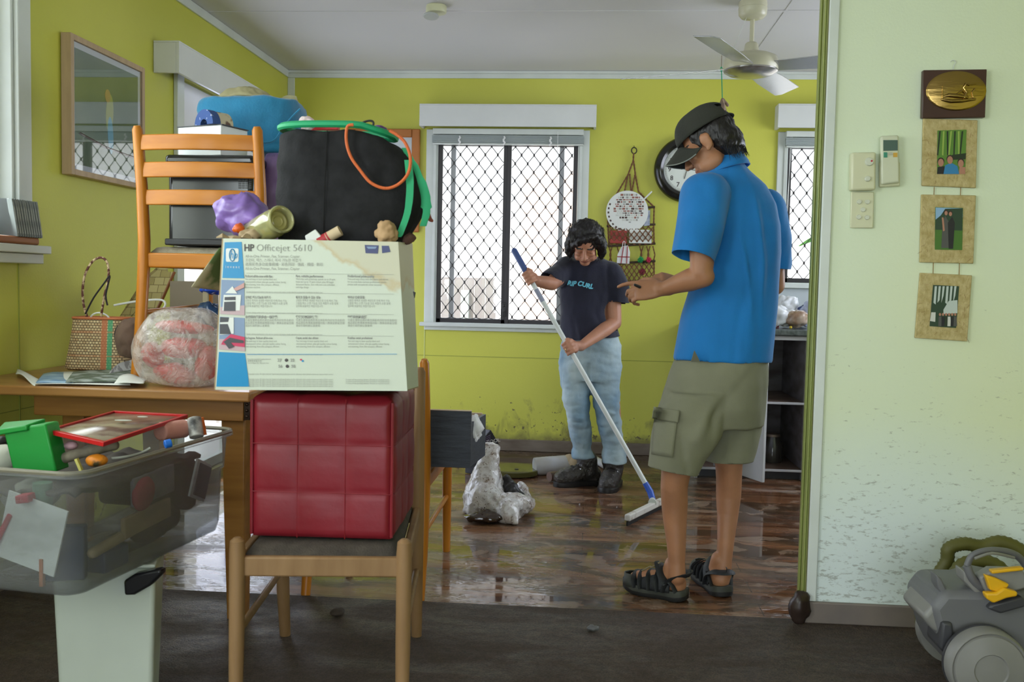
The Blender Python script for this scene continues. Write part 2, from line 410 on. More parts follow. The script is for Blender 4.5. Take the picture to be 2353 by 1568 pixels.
# ------------------------------------------------------------ windows
def grille(mb, x0, x1, z0, z1, y, w=.0795, h=.108, phase=0, px=0):
    """expanded diamond mesh as bent strips with square knuckles"""
    def clip(x, z): return min(max(x, x0), x1)
    nrow = int((z1 - z0) / (h / 2)) + 2; ncol = int((x1 - x0) / w) + 3
    for r in range(nrow):
        zt = z1 - r * h / 2; zb = zt - h / 2
        for c in range(-1, ncol):
            xa = x0 + px + (c + (.5 if (r + phase) % 2 else 0)) * w
            for sgn in (-1, 1):
                P = [(xa, zt - .006), (xa + sgn * w * .10, zt - h * .11), (xa + sgn * w * .40, zb + h * .11), (xa + sgn * w / 2, zb + .006)]
                Q = [p for p in P]
                if min(p[0] for p in P) < x0 or max(p[0] for p in P) > x1:
                    # cut the strip where it meets the frame
                    Q = []
                    for i in range(13):
                        t = i / 12 * 3; k = min(int(t), 2); f = t - k
                        q = (P[k][0] * (1 - f) + P[k + 1][0] * f, P[k][1] * (1 - f) + P[k + 1][1] * f)
                        if x0 <= q[0] <= x1: Q.append(q)
                Q = [(q[0], max(q[1], z0)) for q in Q]
                if len(Q) < 2 or Q[0][1] <= z0: continue
                mb.tube([(q[0], y, q[1]) for q in Q], .0025, 5, cap=False)
            if x0 + .004 < xa < x1 - .004 and zt < z1 + .001 and zt > z0: mb.box((xa, y, zt), (.0115, .008, .017))
def window(name, W, Y, x_vis=None, sashes=(), px=0, phase=0, leaf=2):
    x0, x1, z0, z1 = W
    root = tag(bpy.data.objects.new(name, None), kind='structure'); COL.objects.link(root); root.location = ((x0 + x1) / 2, Y, z0)
    m = MB(); t = .022                                # timber jamb lining the opening
    m.bx(x0, x0 + .012, Y - .01, Y + .13, z0, z1); m.bx(x1 - .012, x1, Y - .01, Y + .13, z0, z1); m.bx(x0, x1, Y - .01, Y + .13, z1 - .012, z1); m.bx(x0, x1, Y - .01, Y + .13, z0, z0 + .012)
    put('jamb', m, M_white, root, smooth=False)
    m = MB(); yo = Y + .02
    a, b, c, d = x0 + .013, x1 - .013, z0 + .013, z1 - .013; fw = .027
    m.bx(a, b, yo - .012, yo + .012, d - fw - .008, d); m.bx(a, b, yo - .012, yo + .012, c, c + fw)
    m.bx(a, a + fw, yo - .012, yo + .012, c, d); m.bx(b - fw, b, yo - .012, yo + .012, c, d)
    xm = (a + b) / 2
    if leaf == 2:
        m.bx(xm - .026, xm + .002, yo - .012, yo + .012, c, d); m.bx(xm - .002, xm + .024, yo - .020, yo + .004, c, d)
    put('security_frame', m, M_alu, root, bevel=.002)
    m = MB(); grille(m, a + fw, (xm - .026) if leaf == 2 else b - fw, c + fw, d - fw - .008, yo, px=px, phase=phase)
    if leaf == 2: grille(m, xm + .024, b - fw, c + fw, d - fw - .008, yo, px=px + .03, phase=phase)
    put('diamond_mesh', m, M_alu, root, smooth=True)
    m = MB(); yg = Y + .085
    for xs in sashes: m.bx(xs - .015, xs + .015, yg - .015, yg + .015, z0 + .012, z1 - .012)
    m.bx(x0 + .012, x1 - .012, yg - .015, yg + .015, z0 + .012, z0 + .04); m.bx(x0 + .012, x1 - .012, yg - .015, yg + .015, z1 - .04, z1 - .012)
    put('sliding_sash', m, M_greyalu, root, bevel=.002)
    m = MB(); m.bx(x0 + .012, x1 - .012, yg - .002, yg + .002, z0 + .03, z1 - .03); put('pane', m, M_glass, root, smooth=False)
    return root
w1 = window('window_1', W1, BY, sashes=(-.885, -.19), px=.032, phase=1)
w2 = window('window_2', W2, BY, sashes=(1.9,), px=.02, phase=1, leaf=1)
M_lock = mat('black_lock', (.02, .02, .02), .3)
m = MB(); m.bx(-.545, -.520, BY - .012, BY + .0, .86, .95); m.box((-.532, BY - .016, .905), (.012, .012, .03)); m.ell((-.532, BY - .016, .93), (.007, .006, .007)); put('lock', m, M_lock, w1, bevel=.002)
def architrave(x0, x1, z0, z1, wl, wr, sill=True, top=True):
    m = MB(); y = BY
    m.bx(x0 - wl, x0 + .002, y - .018, y - .0005, z0, z1 + .05); m.bx(x0 - .014, x0 + .004, y - .026, y - .018, z0, z1 + .01)
    m.bx(x1 - .002, x1 + wr, y - .018, y - .0005, z0, z1 + .05); m.bx(x1 - .004, x1 + .014, y - .026, y - .018, z0, z1 + .01)
    m.bx(x0, x1, y - .018, y - .0005, z1 - .002, z1 + .05)
    return m
m = architrave(*W1, .062, .058); put('architrave', m, M_white, w1, bevel=.003)
m = MB(); m.bx(-1.07, .055, BY - .055, BY - .0005, .790, .815); m.bx(-1.045, .035, BY - .022, BY - .0005, .765, .7895); put('sill', m, M_white, w1, bevel=.004)
m = architrave(*W2, .052, .058); put('architrave', m, M_white, w2, bevel=.003)
m = MB(); m.bx(1.145, 2.1, BY - .04, BY - .0005, 1.078, 1.105); put('sill', m, M_white, w2, bevel=.003)
M_blind = mat('grey_blind_slats', (.40, .45, .44), .4)
def roller(parent, a, b, z1, ties=True):
    m = MB(); m.bx(a, b, BY - .055, BY - .02, z1 + .012, z1 + .048); put('blind_headrail', m, M_white, parent, bevel=.003)
    m = MB()
    for k in range(9): m.bx(a - .003, b + .003, BY - .06, BY - .022, z1 - .040 + k * .0052, z1 - .0365 + k * .0052)
    put('blind_slats', m, M_blind, parent, smooth=False)
    m = MB(); m.bx(a, b, BY - .058, BY - .024, z1 - .052, z1 - .042); put('blind_bottom_rail', m, M_white, parent, bevel=.003)
roller(w1, -1.002, -.055, 1.988)
m = MB()
for xx in (-.83, -.55, -.26):
    m.tube([(xx + math.sin(k * 1.9) * .006, BY - .064 - (k % 2) * .004, 1.985 - k * .009) for k in range(7)], .006, 6)
put('blind_ties', m, mat('white_string', (.8, .8, .78), .8), w1)
m = MB(); m.tube([(-.215, BY - .06, 2.02), (-.213, BY - .062, 1.6), (-.205, BY - .062, 1.30)], .0016, 5); put('blind_cord', m, MATS['white_string'], w1)
roller(w2, 1.18, 2.08, 1.988)
m = MB(); m.tube([(1.205, BY - .05, 2.0), (1.21, BY - .03, 1.6), (1.19, BY - .03, 1.3), (1.2, BY - .03, 1.5), (1.215, BY - .05, 2.0)], .0015, 5); put('blind_cord', m, MATS['white_string'], w2)
# boxed pelmets
def pelmet(name, x0, x1, z0, z1, y0, y1, label):
    m = MB(); m.bx(x0, x1, y0, y0 + .016, z0, z1); m.bx(x0, x0 + .016, y0 + .016, y1, z0, z1); m.bx(x1 - .016, x1, y0 + .016, y1, z0, z1); m.bx(x0, x1, y0, y1, z1, z1 + .008)
    o = put(name, m, mat('pelmet_paint', (.66, .68, .66), .4, var=.05, vs=4), bevel=.002); return tag(o, kind='structure')
pa, pb = at(964, 241, 5.94), at(1370, 292, 5.94)
pelmet('trim_10', pa.x, pb.x, pb.z, pa.z, 5.94, BY - .001, '')
pa = at(1789, 241, 5.94); pb2 = at(1789, 293, 5.94); pelmet('trim_11', pa.x, 2.2, pb2.z, pa.z, 5.94, BY - .001, '')
m = MB(); yy0 = atX(412, 97, -1.83).y; q0 = atX(412, 97, -1.83).z; q1 = atX(412, 167, -1.83).z
m.bx(-1.846, -1.83, yy0, BY - .05, q1, q0); m.bx(LX + .001, -1.846, yy0, yy0 + .016, q1, q0); m.bx(LX + .001, -1.83, yy0, BY - .05, q0, q0 + .008)
struct('trim_12', m, MATS['pelmet_paint'], bevel=.002)
# glass door in the left wall with white frame
dr = tag(bpy.data.objects.new('door_1', None), kind='structure'); COL.objects.link(dr); dr.location = (LX, 5.1, 0)
m = MB(); m.bx(LX + .001, LX + .022, D1[0] - .075, D1[0], 0, 2.08); m.bx(LX + .001, LX + .022, D1[1], D1[1] + .075, 0, 2.08); m.bx(LX + .001, LX + .022, D1[0], D1[1], D1[3], D1[3] + .06)
m.bx(LX - .13, LX, D1[0], D1[0] + .015, D1[2], D1[3]); m.bx(LX - .13, LX, D1[1] - .015, D1[1], D1[2], D1[3])
put('door_frame', m, M_white, dr, bevel=.003)
m = MB()
for a in (D1[0] + .015, (D1[0] + D1[1]) / 2 - .02, D1[1] - .055): m.bx(LX - .07, LX - .04, a, a + .04, D1[2], D1[3])
m.bx(LX - .07, LX - .04, D1[0], D1[1], D1[2], D1[2] + .05); m.bx(LX - .07, LX - .04, D1[0], D1[1], D1[3] - .05, D1[3])
put('door_stile', m, M_white, dr, bevel=.002)
m = MB(); m.bx(LX - .057, LX - .053, D1[0] + .05, D1[1] - .05, D1[2] + .04, D1[3] - .04); put('pane', m, M_glass, dr, smooth=False)
m = MB(); m.bx(LX - .034, LX - .028, D1[0] + .02, D1[1] - .02, 1.16, D1[3] - .01); put('roller_blind', m, mat('white_blockout_cloth', (.78, .78, .80), .8), dr, smooth=False)
# near left window with sill
w3 = tag(bpy.data.objects.new('window_3', None), kind='structure'); COL.objects.link(w3); w3.location = (LX, 2.3, 1.17)
y3 = 3.185
m = MB(); m.bx(LX + .001, LX + .02, 3.11, y3, 1.165, 2.2); m.bx(LX + .001, LX + .02, 1.5, y3, 2.1, 2.2); m.bx(LX - .13, LX + .004, 3.095, 3.11, 1.17, 2.1)
put('architrave', m, M_white, w3, bevel=.003)
m = MB(); m.bx(LX - .13, LX + .07, 1.45, y3 + .03, 1.14, 1.168); m.bx(LX + .001, LX + .05, 1.45, y3 + .015, 1.105, 1.1395); put('sill', m, M_white, w3, bevel=.003)
m = MB(); m.bx(LX - .08, LX - .05, 3.055, 3.095, 1.17, 2.1); m.bx(LX - .08, LX - .05, 1.55, 3.09, 1.17, 1.21); m.bx(LX - .08, LX - .05, 2.3, 2.34, 1.2, 2.1); put('sliding_sash', m, M_white, w3, bevel=.002)
m = MB(); m.bx(LX - .067, LX - .063, 1.56, 3.06, 1.2, 2.1); put('pane', m, M_glass, w3, smooth=False)

w4 = tag(bpy.data.objects.new('window_4', None), kind='structure'); COL.objects.link(w4); w4.location = (RX, 4.7, 1.0)
Mq = Matrix.Translation((2.50, 4.7, 0)) @ Matrix.Rotation(R_(90), 4, 'Z')
m = MB(Mq); grille(m, -.77, .77, 1.03, 2.07, 0, w=.0795, h=.108); put('diamond_mesh', m, M_alu, w4)
m = MB(Mq)
for a, b, c, d in ((-.80, -.77, 1.0, 2.1), (.77, .80, 1.0, 2.1), (-.03, .03, 1.0, 2.1), (-.77, .77, 1.0, 1.03), (-.77, .77, 2.07, 2.1)): m.bx(a, b, -.012, .012, c, d)
put('security_frame', m, M_alu, w4)

# ------------------------------------------------------------ outside
M_conc = mat('yard_concrete', (.55, .53, .50), .9, var=.1, vs=3)
m = MB(); m.bx(-12, 12, BY + .13, 22, -.5, -.35); m.bx(-12, LX - .13, -12, BY + .13, -.5, -.35); m.bx(RX + .13, 12, -12, BY + .13, -.5, -.35); m.bx(-12, 12, -14, -2.73, -.5, -.35)
struct('ground_outside', m, M_conc, smooth=False)
m = MB(); m.bx(LX - .7, RX + .7, -5.2, BY + .75, HZ + .16, HZ + .26); struct('roof_outside', m, M_white, smooth=False)  # unseen roof, its eaves and rear overhang added to keep sun out
g = G('neighbour_bricks', .8); br = g.n('ShaderNodeTexBrick'); br.inputs['Scale'].default_value = 1; br.inputs['Brick Width'].default_value = .23; br.inputs['Row Height'].default_value = .076; br.inputs['Mortar Size'].default_value = .006
br.inputs['Color1'].default_value = (.90, .68, .55, 1); br.inputs['Color2'].default_value = (.88, .62, .48, 1); br.inputs['Mortar'].default_value = (.85, .8, .75, 1)
g.l(g.map((1, 1, 1), rot=(R_(90), 0, 0)), br.inputs['Vector']); g.base(br.outputs[0]); M_brick = g.m
hs = thing('neighbour_house', 'pale house with orange brick panels seen through the diamond mesh window', 'house', (0, 13, -.35))
m = MB(); m.bx(-9, 9, 13, 13.3, -.35, 3.2); put('wall', m, mat('neighbour_render', (.86, .84, .80), .8), hs, smooth=False)
for xx in (-3.1, -.9):
    m = MB(); m.bx(xx, xx + (1.35 if xx > -2 else .5), 12.93, 12.999, -.35, 2.6); put('brick_panel', m, M_brick, hs, smooth=False)
m = MB(); m.bx(-9, 9, 12.2, 13.6, 3.2, 3.35); put('roof', m, mat('neighbour_roof', (.6, .6, .62), .6), hs, smooth=False)
fn = thing('yard_fence', 'grey boarded fence with white posts beyond the left half of the back window', 'fence', (-1.6, 9, -.35))
m = MB()
for k in range(26): m.bx(-3.6 + k * .105, -3.6 + k * .105 + .1, 9.0, 9.02, -.35, 1.12)
put('boards', m, mat('grey_fence_paint', (.30, .27, .27), .8, var=.1, vs=6), fn, smooth=False)
for xx in (-2.55, -1.72, -1.2):
    m = MB(); m.bx(xx, xx + .07, 8.93, 8.999, -.35, 1.3 if xx < -2 else 1.0); put('post', m, M_white, fn, smooth=False)
cr = thing('parked_car', 'silver parked car with open-spoked wheel outside the back window', 'car', (.1, 10, -.35))
m = MB(); Yc = 9.6
prof = [(-.95, .0), (-.98, .35), (-.75, .52), (-.15, .60), (.25, 1.05), (.9, 1.12), (1.8, 1.05), (2.3, .62), (2.6, .5), (2.6, 0)]
m.prism([(-.2 + x, Yc, z + .05) for x, z in prof], (0, 1.6, 0)); put('body', m, mat('silver_car_paint', (.55, .57, .62), .25, metal=.5), cr, bevel=.06, bseg=3)
m = MB(); m.prism([(-.2 + x, Yc - .01, z + .05) for x, z in [(.02, .62), (.32, .98), (.85, 1.04), (.85, .62)]], (0, 1.62, 0)); put('window', m, mat('car_glass', (.03, .035, .04), .1), cr)
for xx in (-.5, 1.75):
    m = MB(); m.lathe([(.31, 0), (.33, .03), (.33, .17), (.31, .2)], (xx, Yc - .03, .0), Matrix.Rotation(R_(-90), 3, 'X'), 28); wh = put('wheel', m, mat('tyre', (.03, .03, .03), .8), cr)
    m = MB(); m.lathe([(.20, 0), (.22, .02)], (xx, Yc - .055, 0), Matrix.Rotation(R_(-90), 3, 'X'), 24)
    put('wheel_rim', m, mat('bright_rim', (.7, .7, .7), .3, metal=.6), wh)

# ============================================================ furniture and the stack on the left
def wood(name, a, b, r=.3, coat=.04): return mat(name, a, r, c2=b, vs=3.0, stretch=(9, 9, 1.2), coat=coat, spec=.28, bump=.02, bs=30)
M_honey = wood('honey_pine_varnish', (.38, .125, .010), (.50, .19, .022))
M_honeyh = mat('honey_pine_rails', (.38, .125, .010), .3, c2=(.50, .19, .022), vs=3, stretch=(1.2, 9, 9), coat=.04, spec=.28)
M_palew = wood('faded_beech', (.23, .13, .058), (.31, .185, .088), .5, .02)
M_dkw = wood('red_brown_wood', (.17, .055, .018), (.27, .10, .03), .3)
M_padg = mat('brown_grey_upholstery', (.055, .045, .035), .85, var=.3, vs=30, bump=.3, bs=200)
M_padb = mat('beige_upholstery', (.30, .26, .18), .9, var=.2, vs=40, bump=.3, bs=300)
def chair(label, loc, rz, mw, mr, mp, group=None, front=True):
    c = thing('dining_chair', label, 'chair', loc, rz, group)
    for s in (-1, 1):
        x = s * .196
        m = MB(); P = [(x, -.375, 0), (x, -.34, .15), (x, -.315, .35), (x, -.31, .45), (x, -.325, .62), (x, -.355, .80), (x, -.358, .812)]
        m.tube(P, [.016, .0185, .020, .020, .0185, .0165, .010], 12); put('back_post', m, mw, c, world=False)
        m = MB(); m.tube([(x, .225, 0), (x, .215, .2), (x, .21, .42), (x, .21, .447), (x, .21, .455)], [.015, .018, .019, .017, .008], 12); put('leg', m, mw, c, world=False)
        m = MB(); m.tube([(x, -.345, .215), (x, .216, .225)], .0095, 10); put('stretcher', m, mw, c, world=False)
        m = MB(); m.bx(x - .010, x + .010, -.31, .205, .362, .410); put('seat_rail', m, mr, c, world=False, bevel=.005)
    for y in (-.31, .205):
        m = MB(); m.bx(-.185, .185, y - .010, y + .010, .362, .410); put('seat_rail', m, mr, c, world=False, bevel=.005)
    for z in (.760, .675, .588):
        y0 = -.325 - (z - .62) * .16
        m = MB()
        rings = []
        for k in range(13):
            t = -1 + k / 6; yy = y0 - .026 * (1 - t * t); hh = .0245
            rings.append([(t * .19, yy - .008, z - hh), (t * .19, yy - .010, z), (t * .19, yy - .008, z + hh), (t * .19, yy + .008, z + hh), (t * .19, yy + .010, z), (t * .19, yy + .008, z - hh)])
        m.loft(rings); put('back_slat', m, mr, c, world=False, bevel=.003, ang=50)
    m = MB(); m.grid(lambda u, v: ((u - .5) * .366, (v - .5) * .50 - .052, .412), 1, 1)
    def top(u, v):
        e = min(u, 1 - u, v, 1 - v); return ((u - .5) * .366, (v - .5) * .50 - .052, .408 + .024 * min(1, e / .06) ** .5)
    m = MB(); m.grid(top, 24, 24); m.bx(-.182, .182, -.30, .196, .398, .410); put('seat_pad', m, mp, c, world=False)
    return c
ch1 = chair('pale wooden dining chair carrying the red ottoman and printer box, nearest to the camera', (-.640, 2.385, .006), R_(186.9), M_palew, M_palew, M_padg)
ch2 = chair('orange-brown dining chair behind the red ottoman with a dark drawer on its seat', (-.735, 3.485, .001), R_(0), M_honey, M_honeyh, M_padg)
ch3 = chair('honey-coloured ladder-back dining chair standing on top of the wooden table', (-1.252, 3.325, .737), R_(0), M_honey, M_honeyh, M_padb)

# table
tb = thing('wooden_table', 'honey-brown wooden table along the left wall under the stacked chair', 'table', (-1.4, 3.05, 0))
m = MB(); m.bx(-1.93, -.985, 2.715, 3.72, .705, .735); put('tabletop', m, mat('table_top_wood', (.27, .12, .03), .4, c2=(.40, .20, .06), vs=3, stretch=(1, 9, 9), coat=.2), tb, bevel=.006)
M_apron = mat('table_apron_wood', (.24, .10, .018), .4, c2=(.36, .165, .035), vs=3, stretch=(1, 9, 9), coat=.2)
m = MB(); m.bx(-1.70, -1.035, 2.80, 2.825, .635, .7045); put('apron', m, M_apron, tb, bevel=.003)
m = MB(); m.bx(-1.70, -1.035, 3.60, 3.625, .635, .7045); put('apron', m, M_apron, tb, bevel=.003)
m = MB(); m.bx(-1.06, -1.035, 2.826, 3.599, .635, .7045); put('apron', m, M_apron, tb, bevel=.003)
for x, y in ((-1.075, 2.87), (-1.66, 3.0), (-1.075, 3.55), (-1.66, 3.55)):
    m = MB(); m.hexa([(x - .027, y - .027, .0), (x + .027, y - .027, .0), (x + .027, y + .027, .0), (x - .027, y + .027, .0)], [(x - .044, y - .040, .70), (x + .034, y - .040, .70), (x + .034, y + .040, .70), (x - .044, y + .040, .70)])
    put('leg', m, M_apron, tb, bevel=.004)
m = MB(); m.bx(-1.034, -1.014, 2.80, 2.815, .64, .70)
for z in (.652, .67, .688): m.ell((-1.024, 2.797, z), (.005, .003, .005))
put('hinge_bracket', m, mat('dark_bracket', (.05, .03, .02), .3, metal=.6), tb, bevel=.002)

# red cube ottoman
M_red = mat('dark_red_leatherette', (.165, .006, .012), .42, c2=(.23, .014, .024), vs=5, bump=.08, bs=40, spec=.5)
ot = thing('ottoman', 'dark red quilted cube ottoman on the nearest chair, under the printer box', 'ottoman', (-.64, 2.41, .438), R_(2.5))
def puff(u, v):
    a, b = (u * 3) % 1, (v * 3) % 1
    s = (min(a, 1 - a) * 2) ** .35 * (min(b, 1 - b) * 2) ** .35 if 0 < u < 1 and 0 < v < 1 else 0
    return s
S = .350; H = .352
m = MB()
faces = [((-1, -1), (1, 0), 0), ((1, -1), (0, 1), 0), ((1, 1), (-1, 0), 0), ((-1, 1), (0, -1), 0)]
for (ox, oy), (dx, dy), _ in faces:
    nx, ny = dy, -dx
    m.grid(lambda u, v: ((ox + 2 * u * dx) * S / 2 + nx * (.006 * puff(u, v)), (oy + 2 * u * dy) * S / 2 + ny * (.006 * puff(u, v)), v * H), 36, 36)
m.grid(lambda u, v: ((u - .5) * S, (v - .5) * S, H + .006 * puff(u, v)), 36, 36)
m.grid(lambda u, v: ((u - .5) * S, (v - .5) * S, 0), 1, 1)
bmesh.ops.remove_doubles(m.bm, verts=m.bm.verts[:], dist=.0005)
me = m.mesh('body'); co = coords(me)
for i in range(len(co)):     # soft corners
    q = V(co[i]); c = V((0, 0, H / 2)); d = q - c; e = [abs(d.x) / (S / 2), abs(d.y) / (S / 2), abs(d.z) / (H / 2)]
    srt = sorted(e); k = max(0, srt[1] - .9) * .5
    co[i] = tuple(c + d * (1 - k * .8))
setco(me, co); crumple(me, .0025, 7, 2); put('body', me, M_red, ot, world=False, ang=180)
m = MB()
for t in (1 / 3, 2 / 3):
    for sx in (0, 1):
        pass
    m.tube([(-S / 2 + S * t, -S / 2 - .0005, .006), (-S / 2 + S * t, -S / 2 - .0005, H - .006)], .0011, 5)
    m.tube([(-S / 2 + .006, -S / 2 - .0005, H * t), (S / 2 - .006, -S / 2 - .0005, H * t)], .0011, 5)
    m.tube([(S / 2 + .0005, -S / 2 + .006, H * t), (S / 2 + .0005, S / 2 - .006, H * t)], .0011, 5)
put('stitching', m, mat('red_thread', (.20, .004, .01), .5), ot, world=False)
for sx in (-1, 1):
    for sy in (-1, 1):
        m = MB(); m.tube([(sx * (S / 2 - .004), sy * (S / 2 - .004), .012), (sx * (S / 2 - .004), sy * (S / 2 - .004), H - .012)], .0042, 8)
        put('piping', m, M_red, ot, world=False)

# ---- printer carton
YB = 2.165
M_carton = mat('white_printed_board', (.66, .70, .60), .5, var=.03, vs=6, c2=None)
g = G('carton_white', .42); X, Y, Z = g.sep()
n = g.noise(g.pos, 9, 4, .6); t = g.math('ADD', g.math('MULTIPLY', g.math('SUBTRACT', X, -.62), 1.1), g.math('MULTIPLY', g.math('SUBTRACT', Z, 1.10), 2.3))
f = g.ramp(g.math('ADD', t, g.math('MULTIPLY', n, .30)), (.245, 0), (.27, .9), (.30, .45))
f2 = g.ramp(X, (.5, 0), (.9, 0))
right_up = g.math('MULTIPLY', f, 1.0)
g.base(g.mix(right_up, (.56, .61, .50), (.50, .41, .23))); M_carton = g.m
M_kraft = mat('kraft_board', (.34, .25, .14), .85, var=.12, vs=8)
bxr = thing('printer_carton', 'open white printer carton with blue left strip and black print on the ottoman', 'box', (-.64, 2.29, .795))
FT = [at(510, 548, YB), at(915, 556, YB), at(936, 899, YB), at(492, 896, YB)]
for p in FT[2:]: p.z = max(p.z, .7985)
BT = [FT[0] + V((.012, .25, .0)), at(948, 560, YB + .25), at(962, 862, YB + .25), FT[3] + V((.0, .25, 0))]
BT[2].z = .7985; BT[3].z = .7985
def panel(a, b, c, d, t=.003):
    m = MB(); n = (b - a).cross(d - a).normalized() * t
    m.hexa([a, b, c, d], [a + n, b + n, c + n, d + n]); return m
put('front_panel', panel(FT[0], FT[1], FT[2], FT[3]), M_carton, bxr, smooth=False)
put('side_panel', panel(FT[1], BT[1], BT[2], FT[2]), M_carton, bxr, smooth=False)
put('side_panel', panel(BT[0], FT[0], FT[3], BT[3]), M_kraft, bxr, smooth=False)
put('back_panel', panel(BT[1], BT[0], BT[3], BT[2]), M_kraft, bxr, smooth=False)
put('bottom_panel', panel(FT[3], FT[2], BT[2], BT[3]), M_kraft, bxr, smooth=False)
def bpt(px, py, off=.0): p = at(px, py, YB - off); return p
def decal(name, quad, m, parent, off=.0012, t=.0006, Y=None):
    ps = [at(x, y, (Y or YB) - off) for x, y in quad]
    mb = MB(); mb.prism(ps, (0, t, 0)); return put(name, mb, m, parent, smooth=False)
M_hpblue = mat('print_blue', (.0, .24, .50), .35)
M_ink = mat('print_black', (.06, .05, .05), .5); M_inkg = mat('print_grey', (.30, .31, .27), .5)
M_paper = mat('white_paper', (.72, .74, .70), .6)
decal('blue_print', [(516, 557), (555, 556), (561, 640), (511, 639)], M_hpblue, bxr)
decal('blue_print', [(503, 809), (563, 812), (573, 889), (497, 889)], M_hpblue, bxr)
M_ph = mat('print_photo_sky', (.20, .28, .42), .4); M_phf = mat('print_photo_floor', (.50, .36, .38), .4); M_pk = mat('print_dark_grey', (.05, .05, .06), .4); M_pink = mat('print_skin_pink', (.55, .30, .27), .4); M_mag = mat('print_red', (.55, .03, .10), .4)
ph = decal('photo_print', [(509, 643), (561, 645), (562, 725), (506, 722)], M_ph, bxr)
decal('photo_floor', [(506, 706), (562, 702), (562, 725), (506, 722)], M_phf, ph, off=.002)
decal('photo_printer', [(514, 678), (554, 678), (551, 714), (511, 714)], M_paper, ph, off=.0026)
decal('photo_tray', [(516, 683), (541, 682), (541, 690), (516, 690)], M_pk, ph, off=.0034)
decal('photo_tray', [(515, 694), (541, 693), (541, 715), (514, 715)], M_pk, ph, off=.0034)
decal('photo_sheet', [(518, 674), (534, 658), (545, 675)], M_paper, ph, off=.0034)
decal('photo_hand', [(536, 664), (561, 650), (561, 661), (543, 669)], M_pink, ph, off=.004)
ph = decal('photo_print', [(505, 728), (562, 731), (563, 808), (503, 803)], M_ph, bxr)
decal('photo_floor', [(503, 780), (563, 778), (563, 808), (503, 803)], M_phf, ph, off=.002)
decal('photo_printer', [(506, 729), (537, 730), (537, 767), (505, 770)], M_paper, ph, off=.0026)
decal('photo_tray', [(506, 729), (526, 730), (524, 740), (505, 741)], M_pk, ph, off=.0034)
decal('photo_tray', [(505, 745), (523, 745), (531, 768), (505, 768)], M_pk, ph, off=.0034)
decal('photo_cloth', [(530, 768), (562, 775), (562, 798), (508, 792), (512, 784)], M_mag, ph, off=.0034)
decal('photo_cloth', [(528, 776), (560, 783), (560, 789), (512, 787)], M_pk, ph, off=.004)
decal('photo_cartridge', [(514, 786), (528, 785), (538, 797), (526, 802)], M_pk, ph, off=.0045)
# badge: white rounded square with ring and slanted letters
q = []
for cx, cy in ((543.5, 574.5), (523.5, 574.5), (522.5, 599.5), (542.5, 599.5)): pass
def rr(x0, y0, x1, y1, r, skew=0):
    P = []
    for (cx, cy, a0) in ((x1 - r, y0 + r, -90), (x1 - r, y1 - r, 0), (x0 + r, y1 - r, 90), (x0 + r, y0 + r, 180)):
        for k in range(5):
            a = R_(a0 + k * 22.5); P.append((cx + r * math.cos(a), cy + r * math.sin(a)))
    return P
bd = decal('badge', rr(519, 571, 548, 602, 3.5), M_paper, bxr, off=.002)
m = MB(); cc = at(533.5, 586.5, YB - .0032)
ring = [cc + V((math.cos(t) * 7.2 / ppm(YB) + 0, 0, math.sin(t) * 14.2 / ppm(YB))) for t in [k * math.pi / 14 for k in range(28)]]
m.tube(ring, .0016, 5, closed=True, flat=.4); put('badge_ring', m, M_hpblue, bd)
text('hp', .026, at(528.2, 594, YB), (1, 0, 0), (.16, 0, 1), M_hpblue, 'badge_letters', bd, off=.0036, xs=.72, shear=.25)
text('invent', .0085, at(519, 616, YB), (1, 0, 0), (0, 0, 1), M_paper, 'badge_word', bxr, off=.0026, sp=1.6)
def pt(body, hpx, x, y, m=None, name='printed_text', sl=0.004, parent=None, **k):
    a, b = at(x, y, YB), at(x + 100, y + sl * 100, YB)
    return text(body, hpx / ppm(YB) * 1.38, a, b - a, (0, 0, 1), m or M_inkg, name, parent or bxr, off=.0016, **k)
pt('HP', 16.5, 561, 577, M_ink, bold=.0005, xs=.86); pt('Officejet 5610', 16.5, 589, 577, M_inkg, xs=1.02, bold=-.0002, sp=1.0)
ms = []
def pl(*a, **k): k['name'] = None; ms.append(pt(*a, **k))
for i, s in enumerate(['All-in-One Printer, Fax, Scanner, Copier', '프린터, 팩스, 스캐너, 복사 가능한 복합기', '商用彩色多功能事務機 · 彩色列印 · 傳真 · 掃描 · 影印', 'All-in-One Printer, Fax, Scanner, Copier']):
    pl(s, 6.6, 564, 592 + i * 9.4, xs=.88)
para = 'Fax and copy in laser-quality black and|unsurpassed colour, plus get quality colour faxing|and scanning, from this compact, efficient|all-in-one machine'.split('|')
para2 = 'Work fast with print/copy speeds up to 20 ppm|black and up to 13 ppm colour; plus, fill bigger|document feeder. Save with low-cost individual|cartridge design'.split('|')
para3 = 'Print and copy sharp laser-like blacks and vibrant|for accurate fade-resistant professional results|photos with exceptional colour accuracy'.split('|')
kor = '선명한 흑백과 생생한 색상으로 인쇄 복사 가능|고품질 팩스 스캔 기능을 갖춘 복합기 소형 설계|업무에 효율적인 복합기입니다'.split('|')
chi = '可產生雷射品質的黑白與彩色列印文件及影印|高品質彩色傳真與掃描功能一應俱全節省空間|適合忙碌的辦公室使用'.split('|')
x3 = (564, 680, 799)
for i, (h, ps) in enumerate((('Robust all-in-one with fax', para), ('Fast, reliable performance', para2), ('Professional print quality', para3))):
    pl(h, 5.0, x3[i], 637, bold=.0004, xs=.9, sl=.01)
    for j, s in enumerate(ps): pl(s, 4.4, x3[i], 643.5 + j * 6.2, xs=.80, sl=.01)
